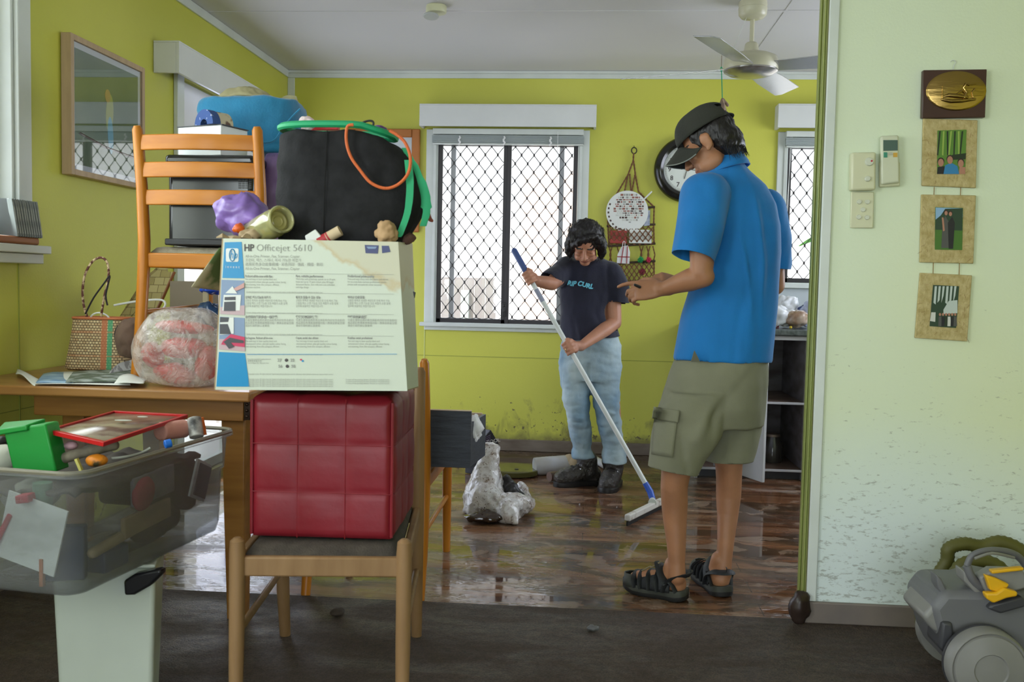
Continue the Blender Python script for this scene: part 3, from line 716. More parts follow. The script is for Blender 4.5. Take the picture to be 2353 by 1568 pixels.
for i in range(3):
    pl(('강력한 팩스기능의 복합기', '빠르고 믿을 수 있는 성능', '뛰어난 인쇄 품질')[i], 5.2, x3[i], 686, bold=.0003, xs=.8, sl=.008)
    for j, s in enumerate(kor): pl(s, 4.6, x3[i], 693 + j * 6.4, xs=.82, sl=.008)
    pl(('含傳真功能的多合一事務機', '快速又可靠的效能', '專業的列印品質')[i], 5.2, x3[i], 731, bold=.0004, xs=.9, sl=.006)
    for j, s in enumerate(chi): pl(s, 4.6, x3[i], 738 + j * 6.4, xs=.92, sl=.006)
    pl(('Serbaguna. Robust all-in-one', 'Cepat, andal dan efisien', 'Kualitas cetak profesional')[i], 4.8, x3[i], 779, bold=.0003, xs=.86, sl=.004)
    for j, s in enumerate(para[:3]): pl(s, 4.4, x3[i] + 1, 786 + j * 6.2, xs=.80, sl=.004)
for y, s in ((673, 1), (721, 1), (770, 1), (816, 1)): pl('Certain settings and functions may vary by country and region; results depend on document complexity and paper type', 3.2, 566, y - 1, xs=.86, sl=.01 if y < 800 else .006)
for j in range(3): pl('Recommended replacement|推薦更換墨水匣|Cartridges for this printer'.split('|')[j], 3.6, 569, 827 + j * 4.4)
for j in range(6): pl('Copyright notice. All rights reserved. Speed and yield specifications are for reference; other product names are marks of their owners', 3.4, 571, 869 + j * 3.9 - (0 if j else 8), xs=.80)
for j in range(3): pl('Product of the printing division. Printed on recycled board', 3.5, 795, 874 + j * 4.3, xs=.9)
pl('27        22', 7, 638, 831, bold=.0003); pl('56        58', 7, 640, 845, bold=.0003)
put('printed_text', joinm(ms), M_inkg, bxr, smooth=False)
m = MB()
for (x, y, c) in ((658, 828, 0), (660, 842, 0)):
    cc = at(x, y, YB - .0015); m.ell(cc, (.004, .0006, .0038))
put('ink_dot', m, M_ink, bxr)
decal('ink_dot', rr(689, 825, 694, 829, 2), M_mag, bxr); decal('ink_dot', rr(693, 828, 698, 832, 2), M_hpblue, bxr)
m = MB()
for y, mm in ((630, 0), (675, 0), (722, 0), (772, 0)):
    a, b = at(566, y - 2, YB - .0014), at(905, y + 1, YB - .0014); m.tube([a, b], .0004, 4)
put('rule_line', m, M_inkg, bxr)
m = MB(); m.tube([at(568, 815, YB - .0014), at(912, 814, YB - .0014)], .0007, 4); put('rule_line', m, M_hpblue, bxr)
M_navy = mat('print_navy', (.05, .06, .16), .4)
for qd in ([(838, 563), (870, 564), (868, 583), (840, 582)], [(877, 565), (893, 565), (897, 579), (878, 582)]): decal('printer_picture', qd, M_navy, bxr)
decal('printer_picture_paper', [(842, 567), (866, 567), (863, 572), (846, 572)], M_ph, bxr, off=.002)
# side sticker, carton rim and torn flaps
m = MB(); m.prism([at(944, 670, YB + .12) + V((.005, 0, 0)), at(949, 672, YB + .12) + V((.005, 0, 0)), at(947, 685, YB + .12) + V((.005, 0, 0))], (.001, .004, 0)); put('print_patch', m, M_pk, bxr)
me = MB().grid(lambda u, v: (lambda p: (p.x, p.y, p.z))(at(505 - 65 * v - 3 * u, 562 + (8 + 90 * v) + 0 * u, 2.2) + V((.03 * u * (1 - v) + u * .028 * v * 2, .10 * u, -.01 * u))), 6, 12).mesh('flap')
M_flap = mat('dirty_carton_flap', (.30, .26, .15), .8, c2=(.07, .11, .03), vs=9, cut=(.5, .58))
put('flap', me, M_flap, bxr, solid=.003)
def rag(px, py, Y, rx, rz, ry=.03, seed=0, amp=.35, rot=(0, 0, 0), n=44, sc=None):
    mb = MB(); mb.ell(at(px, py, Y), (rx / ppm(Y), ry, rz / ppm(Y)), rot=rot, n=n); me = mb.mesh('r')
    return crumple(me, amp * min(rx, rz) / ppm(Y), sc or (2.2 / (min(rx, rz) / ppm(Y)) * .5), seed, 4)
m = MB()
for k in range(3):
    x0 = 497 + k * 26; m.tube([at(x0, 546 - 3 * (k % 2), 2.17 + .02 * k), at(x0 + 14, 541 + 5 * (k % 2), 2.17), at(x0 + 30, 547, 2.18)], [.002, .008, .003], 6, flat=.3)
put('torn_edge', m, M_kraft, bxr)

# ---- things in the top of the carton
M_blk = mat('black_fleece_bag', (.017, .017, .018), .9, var=.25, vs=30, bump=.15, bs=150, spec=.25)
M_grn = mat('green_webbing', (.01, .33, .13), .6, bump=.1, bs=300)
M_org = mat('orange_rope', (.62, .13, .03), .6, bump=.3, bs=300)
bag = thing('tote_bag', 'large black cloth bag with green rim and orange rope handle in the printer carton', 'bag', at(790, 545, 2.30))
def sring(cx, cy, rx, ry, z, n=40, pw=2.6, zf=None):
    P = []
    for k in range(n):
        a = 2 * math.pi * k / n; c, s = math.cos(a), math.sin(a)
        x = cx + rx * math.copysign(abs(c) ** (2 / pw), c); y = cy + ry * math.copysign(abs(s) ** (2 / pw), s)
        P.append(V((x, y, z + (zf(x, y) if zf else 0))))
    return P
def rows_loft(rows, n=40, pw=2.6):
    """rows: (py, xl, xr, Y centre, half depth)"""
    R = []
    for r in rows:
        py, xl, xr, Y, ry = r[:5]; p = r[5] if len(r) > 5 else pw
        a, b = at(xl, py, Y), at(xr, py, Y); cx = (a.x + b.x) / 2; cz = (a.z + b.z) / 2
        R.append(sring(cx, Y, (b.x - a.x) / 2, ry, cz, n, p))
    return R
YG = 2.315
rows = [(302, 652, 905, YG, .085), (318, 647, 925, YG, .092), (350, 644, 945, YG, .096), (400, 641, 962, YG, .098), (450, 640, 978, YG, .098), (490, 640, 974, YG, .096), (545, 645, 938, YG, .092), (600, 650, 915, YG, .088)]
R_rows = rows_loft(rows)
for p in R_rows[0] + R_rows[1]: p.z -= max(0, (p.x + .55)) ** 1.0 * .25
m = MB(); m.loft(R_rows, cap=True); me = baked(m.mesh(), [('SUBSURF', dict(levels=2, render_levels=2))]); crumple(me, .010, 9, 3, 3)
put('bag_body', me, M_blk, bag, ang=180)
m = MB(); top = R_rows[0]; m.tube([p + V((0, 0, .004)) for p in top], .0085, 8, closed=True, flat=1.3); put('rim_binding', m, M_grn, bag)
m = MB(); m.tube([at(752, 300, YG - .088), at(747, 400, YG - .102), at(742, 545, YG - .097)], .0012, 5); put('seam', m, mat('black_seam', (.006, .006, .006), .9), bag)
def path(pts, Y, dy=0): return [at(x, y, Y + dy) for x, y in pts]
def smoothp(P, k=4):
    P = [V(p) for p in P]; out = []
    for i in range(len(P) - 1):
        p0 = P[max(i - 1, 0)]; p1 = P[i]; p2 = P[i + 1]; p3 = P[min(i + 2, len(P) - 1)]
        for j in range(k):
            t = j / k; out.append(.5 * ((2 * p1) + (p2 - p0) * t + (2 * p0 - 5 * p1 + 4 * p2 - p3) * t * t + (3 * p1 - p0 - 3 * p2 + p3) * t ** 3))
    out.append(P[-1]); return out
m = MB(); m.tube(smoothp(path([(812, 287), (798, 292), (796, 325), (806, 360), (828, 392), (852, 420), (885, 433), (915, 424), (938, 398), (943, 362), (932, 330), (915, 312), (895, 300)], YG - .112), 5), .0038, 8); put('rope_handle', m, M_org, bag)
m = MB(); m.tube(smoothp(path([(955, 385), (970, 420), (980, 460), (988, 498), (994, 508), (984, 503), (978, 480)], YG), 5), .0028, 8); put('rope_handle', m, mat('brown_rope', (.26, .07, .035), .7), bag)
m = MB(); m.tube(smoothp(path([(815, 292), (838, 280), (854, 278), (858, 286), (848, 300)], YG - .07), 5), .0026, 8); put('black_handle', m, mat('black_cord', (.02, .02, .02), .6), bag)
def ribbon(P, w, name, mm, par, ax=V((1, 0, 0)), t=.0016):
    P = smoothp(P, 4); mb = MB(); ws = w if isinstance(w, (list, tuple)) else [w] * len(P)
    rg = []
    for i, p in enumerate(P):
        ww = ws[min(i * len(ws) // len(P), len(ws) - 1)]; a = ax * ww
        rg.append([p - a - V((0, t, 0)), p + a - V((0, t, 0)), p + a + V((0, t, 0)), p - a + V((0, t, 0))])
    mb.loft(rg); return put(name, mb, mm, par, ang=60)
ribbon(path([(938, 368), (941, 400), (942, 440), (936, 490), (920, 535), (915, 545)], YG - .10), [.009, .009, .0085, .008, .008, .007], 'strap', M_grn, bag)
ribbon(path([(930, 340), (950, 380), (968, 430), (978, 470), (980, 490), (972, 520)], YG - .03), [.008, .012, .016, .014, .009, .008], 'strap', M_grn, bag)

jar = thing('glass_jar', 'empty yellow-tinted glass jar lying in the printer carton, mouth to the camera', 'jar', at(640, 520, 2.22))
ax = (at(648, 504, 2.13) - at(572, 545, 2.25)).normalized(); Mj = ax.to_track_quat('Z', 'Y').to_matrix()
cj = at(645, 505, 2.165)
M_jar = mat('tinted_glass', (.80, .78, .42), .08, trans=.75, ior=1.35, spec=.8)
m = MB(); m.lathe([(.022, -.16), (.031, -.155), (.033, -.10), (.033, -.03), (.028, -.012), (.031, -.004), (.033, .004), (.030, .007), (.026, .004), (.026, -.012), (.029, -.03), (.030, -.10), (.028, -.145), (.004, -.148), (.002, -.15), (.004, -.16)], cj, Mj, 32)
put('glass_body', m, M_jar, jar, ang=60)
m = MB(); m.lathe([(.026, -.016), (.021, -.013), (.017, -.017), (.012, -.014), (.008, -.018), (.001, -.017), (.001, -.022), (.026, -.021)], cj, Mj, 28); put('inner_base', m, mat('cloudy_glass', (.30, .27, .10), .25, spec=.8), jar)
M_purp = mat('purple_plastic_film', (.27, .16, .50), .35, var=.3, vs=12, spec=.7, alpha=.92)
me = rag(556, 492, 2.30, 62, 46, .06, 3, .36, sc=26); tag(put('plastic_bag', me, M_purp, ang=180), 'crumpled purple plastic bag in the left end of the printer carton', 'bag')
me = rag(520, 545, 2.28, 22, 40, .03, 5, .4, sc=30); 
tag(put('paper_scrap', rag(578, 540, 2.20, 28, 14, .02, 8, .5, sc=40), M_kraft, ang=180), 'crushed brown paper at the left rim of the printer carton', 'paper')
tag(put('orange_packet', rag(548, 526, 2.215, 14, 12, .015, 9, .4, sc=45), mat('orange_foil', (.62, .10, .01), .4), ang=180), 'small orange packet between the purple bag and the jar', 'packet')
def wedge(name, quad, Y, t, mm, label, cat, **k):
    mb = MB(); mb.prism([at(x, y, Y) for x, y in quad], (0, t, 0)); return tag(put(name, mb, mm, bevel=.002, **k), label, cat)
wedge('envelope', [(700, 542), (724, 527), (742, 548), (738, 560), (704, 560)], 2.185, .006, M_paper, 'white envelope corner sticking up in front of the black bag', 'envelope')
rl = thing('paper_roll', 'cream paper roll with red bands leaning in front of the black bag', 'paper roll', at(760, 540, 2.19))
m = MB(); m.cyl(at(735, 556, 2.195), at(782, 530, 2.195), .0125); put('roll', m, mat('cream_paper', (.58, .45, .28), .7), rl)
m = MB(); m.cyl(at(733, 557, 2.195), at(752, 547, 2.195), .0132); m.cyl(at(754, 546, 2.195), at(757, 544, 2.195), .0132); put('red_band', m, mat('red_print', (.40, .02, .03), .5), rl)
tag(put('crumpled_paper', rag(888, 535, 2.20, 27, 24, .022, 14, .7, sc=26), mat('tan_paper', (.44, .28, .14), .8), ang=180), 'crumpled tan paper at the right end of the printer carton', 'paper')
tag(put('brown_rag', rag(937, 547, 2.29, 17, 13, .02, 17, .5, sc=40), mat('brown_cloth', (.12, .06, .045), .9), ang=180), 'small brown rag poking over the right rear rim of the carton', 'cloth')

# ---- drawer on the second chair
dw = thing('drawer', 'dark grey wooden drawer standing on the chair behind the ottoman', 'drawer', (-.6, 3.25, .436))
M_dg = mat('dark_grey_oak', (.022, .026, .036), .5, c2=(.045, .052, .068), vs=8, stretch=(1.5, 5, 14), bump=.15, bs=40)
M_edge = mat('pale_chipboard_edge', (.58, .44, .32), .6)
yd = 3.207; a, b = at(985, 943, yd), at(1083, 946, yd)
m = MB(); m.bx(-.80, b.x, yd, yd + .016, .437, b.z); put('front_board', m, M_dg, dw, bevel=.001)
m = MB(); m.bx(-.80, b.x, yd - .0006, yd + .017, b.z + .0002, b.z + .002); put('edge_strip', m, M_edge, dw, smooth=False)
m = MB(); m.hexa([(b.x - .014, yd + .0165, .437), (b.x - .002, yd + .0165, .437), (b.x + .024, yd + .25, .437), (b.x + .012, yd + .25, .437)], [(b.x - .014, yd + .0165, .59), (b.x - .002, yd + .0165, .59), (b.x + .024, yd + .25, .59), (b.x + .012, yd + .25, .59)]); put('side_board', m, M_dg, dw, bevel=.001)
m = MB(); m.bx(-.79, b.x + .01, yd + .25, yd + .262, .437, .59); m.bx(-.79, b.x + .01, yd + .249, yd + .263, .5905, .593); put('back_board', m, M_edge, dw, bevel=.001)
m = MB(); m.bx(-.79, b.x - .015, yd + .017, yd + .25, .438, .444); put('base_board', m, M_edge, dw, smooth=False)
me = rag(1092, 985, 3.29, 15, 31, .035, 23, .7, sc=30); tag(put('tissue_paper', me, mat('white_tissue', (.80, .80, .84), .8), ang=180), 'bunched white paper inside the dark drawer', 'paper')
# ---- on the table chair
bx_ = thing('black_appliance', 'glossy black box-shaped appliance on the seat of the chair on the table', 'appliance', (-1.27, 3.2, 1.17))
yb = 3.03; a, c = at(380, 355, yb), at(581, 571, yb)
M_gb = mat('gloss_black_plastic', (.018, .02, .02), .16, spec=.6, bump=.01, bs=10)
m = MB(); m.bx(a.x + .006, c.x, yb, yb + .30, 1.176, a.z - .035); put('housing', m, M_gb, bx_, bevel=.018, bseg=4)
m = MB(); m.bx(a.x, c.x + .004, yb - .008, yb + .31, a.z - .034, a.z); put('lid', m, M_gb, bx_, bevel=.012, bseg=3)
m = MB(); m.bx(a.x - .001, c.x + .004, yb - .006, yb + .30, 1.1735, 1.195); put('base_band', m, mat('matt_black', (.01, .01, .01), .5), bx_, bevel=.004)
m = MB(); vx = at(548, 400, yb).x
for i in range(4):
    for j in range(9): m.bx(vx + i * .0115, vx + i * .0115 + .009, yb - .0015, yb + .002, a.z - .055 - j * .0065, a.z - .051 - j * .0065)
put('vent_slots', m, mat('vent_dark', (.003, .003, .003), .4), bx_, smooth=False)
zt = a.z
wbx = thing('white_box', 'white cardboard box with black lid sheet on top of the black appliance', 'box', (-1.27, 3.2, zt))
p0, p1, p2 = at(409, 290, 3.10), at(508, 290, 3.035), at(569, 293, 3.16)
z0_, z1_ = zt + .001, p1.z + .004
m = MB(); Bq = [(p0.x, p0.y, z0_), (p1.x, p1.y, z0_), (p2.x, p2.y, z0_), (p0.x + p2.x - p1.x, p0.y + p2.y - p1.y, z0_)]
m.hexa(Bq, [(x, y, z1_) for x, y, _ in Bq]); put('carton', m, mat('white_carton', (.66, .70, .68), .5), wbx, bevel=.002)
m = MB(); m.hexa([(x * 1.0 - (.004 if i in (0, 3) else -.004), y, z1_ + .0005) for i, (x, y, _) in enumerate(Bq)], [(x - (.004 if i in (0, 3) else -.004), y, z1_ + .0035) for i, (x, y, _) in enumerate(Bq)]); put('lid_sheet', m, MATS['matt_black'], wbx)
rb = thing('fabric_roll', 'half-round blue dotted fabric holder with floral band on the white box', 'fabric holder', (p1.x, 3.1, z1_ + .004))
def arch(c, r0, r1, d, L_):
    d = V(d).normalized(); sd = V((d.y, -d.x, 0)); rg = []
    for k in range(17):
        t = math.pi * k / 16; o = sd * math.cos(t) + V((0, 0, 1)) * math.sin(t)
        rg.append([c + o * r0, c + o * r1, c + o * r1 + d * L_, c + o * r0 + d * L_])
    return MB().loft(rg)
M_dot = mat('blue_dotted_cotton', (.03, .07, .22), .8, c2=(.42, .46, .60), vs=90, cut=(.66, .70)); M_flor = mat('beige_floral_cotton', (.50, .44, .30), .8, c2=(.12, .07, .05), vs=28, cut=(.50, .60))
ca = at(468, 287.5, 3.06); ca.z = z1_ + .0045; dd = (.55, .85, 0)
put('blue_end', arch(ca, .018, .050, dd, .030), M_dot, rb); put('floral_band', arch(ca + V(dd).normalized() * .0305, .018, .048, dd, .05), M_flor, rb)
# teal bag, khaki cloth, purple bag behind
def blob_rows(name, rows, mm, label, cat, amp=.01, sc=8, seed=0, pw=3, par=None, sub=2):
    m = MB(); m.loft(rows_loft(rows, 32, pw)); me = baked(m.mesh(), [('SUBSURF', dict(levels=sub, render_levels=sub))]); crumple(me, amp, sc, seed, 3)
    o = put(name, me, mm, par, ang=180)
    return tag(o, label, cat) if label else o
M_teal = mat('teal_blue_fleece', (.012, .16, .30), .85, var=.15, vs=12, bump=.2, bs=120, sheen=.3)
blob_rows('purple_sack', [(350, 614, 660, 3.22, .06), (380, 612, 668, 3.22, .08), (430, 611, 672, 3.22, .09), (520, 612, 668, 3.22, .09), (566, 614, 655, 3.22, .07)], mat('dusky_purple_film', (.19, .11, .28), .4, var=.3, vs=9, spec=.6), 'dusky purple plastic sack behind the right post of the table chair', 'bag', .014, 14, 4)
tl = thing('storage_bag', 'teal blue zip storage bag on top of the appliance stack', 'bag', at(600, 350, 3.3))
blob_rows('bag_body', [(236, 492, 690, 3.38, .11, 4), (239, 484, 692, 3.38, .13, 5), (250, 474, 694, 3.38, .135, 5), (280, 470, 700, 3.38, .14, 4), (310, 520, 700, 3.38, .13, 4), (335, 560, 696, 3.36, .10, 3), (352, 592, 684, 3.34, .09, 3), (362, 604, 664, 3.33, .07, 3)], M_teal, None, None, .010, 9, 6, par=tl)
m = MB(); m.tube(smoothp(path([(690, 250), (672, 268), (652, 292), (636, 316), (622, 326), (600, 328)], 3.235), 4), .0035, 6); put('piping', m, M_teal, tl)
kh = thing('khaki_cloth', 'khaki folded cloth draped over the teal storage bag', 'cloth', at(580, 238, 3.3))
M_kh = mat('khaki_canvas', (.34, .31, .17), .9, var=.12, vs=10)
blob_rows('folds', [(206, 540, 598, 3.38, .05, 2.4), (213, 524, 612, 3.38, .08, 2.4), (226, 512, 628, 3.38, .10, 2.4), (240, 508, 648, 3.38, .11, 2.4)], M_kh, None, None, .012, 15, 12, par=kh)
ribbon([at(640, 240, 3.36), at(662, 228, 3.36), at(684, 230, 3.36)], .014, 'strap', M_kh, kh, ax=V((.25, .3, -.9)))
wedge('red_booklet', [(704, 273), (776, 287), (776, 298), (700, 300)], 3.25, .03, mat('bright_red_card', (.45, .01, .015), .5), 'red booklet behind the green rim of the black bag', 'booklet')
tag(put('pink_wrapper', rag(708, 284, 3.2, 16, 14, .03, 31, .5, sc=30), mat('pink_white_print', (.60, .40, .42), .6, c2=(.75, .74, .70), vs=40), ang=180), 'pink and white wrapper between teal bag and red booklet', 'wrapper')
tag(put('purple_scrap', rag(874, 298, 2.33, 14, 8, .03, 33, .5, sc=40), mat('deep_purple', (.13, .05, .20), .6), ang=180), 'scrap of purple plastic above the black bag rim', 'plastic scrap')

# ---- on the table: basket, mat, papers, plastic bag
def weave(name, cols, pattern='check'):
    g = G(name, .8)
    tc = g.n('ShaderNodeTexCoord'); mp = g.map((1, 1, 1), tc.outputs['Object'])
    br = g.n('ShaderNodeTexBrick'); br.inputs['Scale'].default_value = 1; br.inputs['Brick Width'].default_value = .011; br.inputs['Row Height'].default_value = .009; br.inputs['Mortar Size'].default_value = .0012
    br.inputs['Color1'].default_value = cols[0] + (1,); br.inputs['Color2'].default_value = cols[1] + (1,); br.inputs['Mortar'].default_value = cols[2] + (1,)
    sw = g.n('ShaderNodeMapping'); sw.inputs['Rotation'].default_value = (R_(90), 0, 0); g.l(mp, sw.inputs[0]); g.l(sw.outputs[0], br.inputs['Vector'])
    return g, br, mp
g, br, mp = weave('basket_weave', ((.62, .50, .28), (.45, .30, .15), (.10, .06, .03)))
sx = g.n('ShaderNodeSeparateXYZ'); g.l(mp, sx.inputs[0])
stripe = g.ramp(g.math('ADD', g.math('MULTIPLY', sx.outputs[0], 4.2), .5), (.42, (0, 0, 0)), (.43, (1, 1, 1)), (.50, (1, 1, 1)), (.51, (0, 0, 0)))
s2 = g.ramp(g.math('ADD', g.math('MULTIPLY', sx.outputs[0], 4.2), .5), (.51, (0, 0, 0)), (.52, (1, 1, 1)), (.58, (1, 1, 1)), (.59, (0, 0, 0)))
c = g.mix(g.math('MULTIPLY', stripe, .85), br.outputs[0], (.42, .13, .05)); c = g.mix(g.math('MULTIPLY', s2, .85), c, (.04, .30, .14))
bnd = g.noise(g.map((1, 1, 60), mp), 1.0, 1); c = g.mix(g.ramp(bnd, (.60, 0), (.62, .4)), c, (.45, .14, .05))
g.base(c); g.bump(br.outputs['Fac'], .5, .003); M_wv = g.m
bk = thing('woven_basket', 'woven straw bag with red and green stripes and twisted handles on the table', 'basket', (-1.63, 3.15, .737))
YK = 3.17
m = MB(); rr_ = rows_loft([(731, 176, 300, YK, .05), (760, 174, 300, YK, .055), (800, 168, 300, YK, .06), (845, 160, 302, YK, .065), (849, 165, 298, YK, .055)], 40, 4)
for p in rr_[-1] + rr_[-2]: p.z = max(p.z, .738)
m.loft(rr_, cap=True); put('basket_body', m, M_wv, bk, ang=50)
m = MB(); m.tube(rr_[0], .0045, 6, closed=True); put('rim', m, mat('orange_raffia', (.45, .14, .05), .7), bk)
M_tw = mat('twisted_raffia', (.10, .03, .02), .7, c2=(.55, .42, .25), vs=60, stretch=(1, 1, 1), cut=(.48, .56))
m = MB(); m.tube(smoothp(path([(200, 728), (192, 700), (190, 665), (196, 630), (212, 602), (232, 592), (247, 605), (249, 640), (240, 680), (232, 728)], YK - .02), 4), .0042, 7); put('handle', m, M_tw, bk)
m = MB(); m.tube(smoothp(path([(196, 722), (215, 685), (240, 650), (252, 634), (248, 655), (243, 680), (247, 702)], YK - .055), 4), .003, 6); put('handle', m, mat('black_raffia', (.015, .01, .01), .6), bk)
m = MB(); m.tube(smoothp(path([(302, 732), (275, 745), (264, 768), (270, 792), (296, 808)], YK - .07), 4), .003, 6); put('handle', m, MATS['black_raffia'], bk)
gm = mat('brown_gauze', (.16, .10, .07), .9, bump=.2, bs=200, alpha=.75)
tag(put('mesh_bag', rag(300, 778, 3.08, 36, 48, .05, 41, .25, sc=16), gm, ang=180), 'brown mesh bag beside the woven basket on the table', 'bag')
for i, (P, r) in enumerate((([(205, 733), (215, 722), (230, 719), (245, 725), (252, 733)], .003),)):
    m = MB(); m.tube(smoothp(path(P, YK), 4), r, 6); tag(put('white_cable', m, mat('white_cable', (.7, .72, .7), .4)), 'loop of white cable in the mouth of the woven basket', 'cable')
m = MB(); m.tube(smoothp(path([(262, 702), (300, 695), (340, 690), (372, 690), (380, 700), (372, 712), (360, 718)], 3.3), 4), .004, 6); tag(put('white_cable', m, MATS['white_cable']), 'white cable looping behind the table chair towards the woven mat', 'cable')
g, br, mp = weave('mat_weave', ((.40, .33, .13), (.55, .47, .22), (.20, .15, .06))); br.inputs['Brick Width'].default_value = .04; br.inputs['Row Height'].default_value = .03
g.base(br.outputs[0]); M_mw = g.m
mt = thing('woven_mat', 'folded woven straw mat with brown edge leaning behind the table chair', 'mat', (-1.55, 3.62, .737))
m = MB(); m.prism([at(270, 735, 3.60), at(300, 728, 3.60), at(385, 632, 3.66), at(378, 600, 3.68), at(330, 640, 3.63)], (0, .012, 0)); m.prism([at(300, 735, 3.58), at(345, 740, 3.58), at(400, 625, 3.66), at(365, 625, 3.66)], (0, .012, 0)); put('mat_body', m, M_mw, mt, smooth=False)
m = MB(); m.tube([at(346, 742, 3.575), at(372, 690, 3.61), at(401, 625, 3.655)], .006, 6, flat=.5); put('edge_binding', m, M_dkw, mt)
# grey box on table behind chair, beige post, blue film bundle
bb = MB(); bb.bx(at(390, 700, 3.55).x, at(470, 700, 3.55).x, 3.55, 3.69, .737, at(400, 646, 3.55).z); tag(put('grey_carton', bb, mat('grey_board', (.26, .22, .16), .8), bevel=.002), 'plain grey cardboard box on the table behind the chair legs', 'box')
bb = MB(); bb.bx(at(450, 700, 3.36).x, at(463, 700, 3.36).x, 3.42, 3.43, .737, at(450, 620, 3.36).z); tag(put('beige_panel', bb, mat('beige_plastic', (.36, .30, .18), .4), bevel=.002), 'narrow upright beige plastic strip beside the front leg of the table chair', 'plastic strip')
tag(put('blue_plastic_sheet', rag(486, 668, 3.45, 26, 9, .05, 51, .5, sc=30), mat('bright_blue_film', (.01, .07, .55), .35, spec=.7), ang=180), 'bright blue plastic sheet glimpsed between table chair and carton', 'plastic sheet')
tag(put('blue_bag', rag(484, 725, 3.40, 34, 30, .07, 52, .5, sc=20), mat('dull_blue_film', (.03, .07, .16), .3, spec=.8), ang=180), 'dull blue plastic bag on the table behind the clear bag', 'bag')
# clear plastic bag of red things
g = G('clear_crinkled_film', .12)
nt = g.nt; tr = g.n('ShaderNodeBsdfTransparent'); mx = g.n('ShaderNodeMixShader'); fz = g.noise(g.pos, 16, 4, .6, 1.5)
g.b.inputs['Base Color'].default_value = (.60, .55, .50, 1); g.b.inputs['Specular IOR Level'].default_value = .9
g.bump(g.noise(g.pos, 30, 3, .6, 2.0), .7, .01)
g.l(g.ramp(fz, (.35, .20), (.62, .62)), mx.inputs[0]); g.l(tr.outputs[0], mx.inputs[1]); g.l(g.b.outputs[0], mx.inputs[2]); g.l(mx.outputs[0], nt.nodes['Material Output'].inputs[0]); M_film = g.m
YF = 2.86
pb_ = thing('clear_plastic_bag', 'bulging clear plastic bag holding red things on the front of the table', 'bag', (-1.2, YF, .737))
rws = [(705, 395, 470, YF, .05, 2.2), (720, 345, 500, YF, .08, 2.4), (760, 322, 515, YF, .11, 2.6), (810, 313, 520, YF, .12, 2.6), (850, 325, 515, YF, .115, 2.6), (880, 345, 505, YF, .10, 2.6), (884, 360, 490, YF, .08, 2.4)]
R2 = rows_loft(rws, 40)
for r in R2:
    for p in r: p.z = max(p.z, .7385)
m = MB(); m.loft(R2); me = baked(m.mesh(), [('SUBSURF', dict(levels=2, render_levels=2))]); crumple(me, .008, 8, 61, 3)
co = coords(me); co[:, 2] = np.maximum(co[:, 2], .7385); setco(me, co); put('bag_film', me, M_film, pb_, ang=180)
for i, (x, y, rx, rz, rot) in enumerate(((425, 752, 62, 13, .05), (400, 858, 48, 20, .15), (478, 835, 26, 36, .3), (352, 815, 20, 30, -.3), (425, 800, 48, 22, 0))):
    tag(put('red_plastic_item', rag(x, y, YF + (.0 if i % 2 else -.03), rx * 1.12, rz * 1.15, .04, 70 + i, .30, rot=(0, rot, 0), sc=13), mat('bright_red_plastic', (.50, .02, .015), .35), ang=180), None, 'plastic item', 'red plastic items in the clear bag')
for o, lb in zip([o for o in COL.objects if o.name.startswith('red_plastic_item')], ('flat red plastic piece at the top of the clear bag', 'red plastic piece at the bottom of the clear bag', 'upright red plastic piece at the right side of the clear bag', 'red plastic piece at the left side of the clear bag', 'long red plastic piece across the middle of the clear bag')): o['label'] = lb
# loose papers
def sheet(name, quad, zs, mm, label, cat='paper', t=.0012, curl=0):
    P = []
    for (x, y), z in zip(quad, zs): P.append(atZ(x, y, z))
    m = MB(); a, b, c, d = P
    def f(u, v):
        p = a.lerp(b, u).lerp(d.lerp(c, u), v); return (p.x, p.y, p.z + curl * math.sin(u * math.pi * 1.5) * (.3 + v) + abs(curl) * .4)
    m.grid(f, 14, 4); return tag(put(name, m, mm, solid=t), label, cat)
M_news = mat('newsprint', (.10, .13, .09), .7, c2=(.36, .40, .38), vs=22, cut=(.45, .6)); M_bluep = mat('blue_brochure', (.08, .20, .42), .4, c2=(.35, .50, .62), vs=18)
sheet('printed_flyer', [(80, 884), (300, 886), (290, 862), (110, 858)], [.7395] * 4, M_paper, 'white flyer under the blue brochure on the left of the table', curl=.004)
sheet('curled_letter', [(40, 850), (88, 872), (80, 884), (36, 862)], [.745, .742, .7395, .744], M_paper, 'curled white letter at the left end of the table', curl=.006)
sheet('blue_brochure', [(82, 881), (168, 881), (176, 856), (100, 860)], [.743] * 4, M_bluep, 'glossy blue brochure on the left of the table', curl=.003)
sheet('magazine_page', [(150, 880), (318, 877), (330, 850), (168, 856)], [.7455] * 4, M_news, 'dark green printed magazine page in front of the woven basket', curl=.003)
sheet('torn_envelope', [(262, 884), (330, 882), (338, 868), (275, 866)], [.749] * 4, M_paper, 'torn cream envelope beside the foot of the table chair', curl=.006)
sheet('white_leaflet', [(250, 860), (305, 850), (302, 825), (262, 845)], [.752, .752, .785, .77], mat('leaflet_print', (.60, .62, .58), .6, c2=(.3, .3, .28), vs=25, cut=(.55, .6)), 'white leaflet propped against the mesh bag on the table', curl=.003)
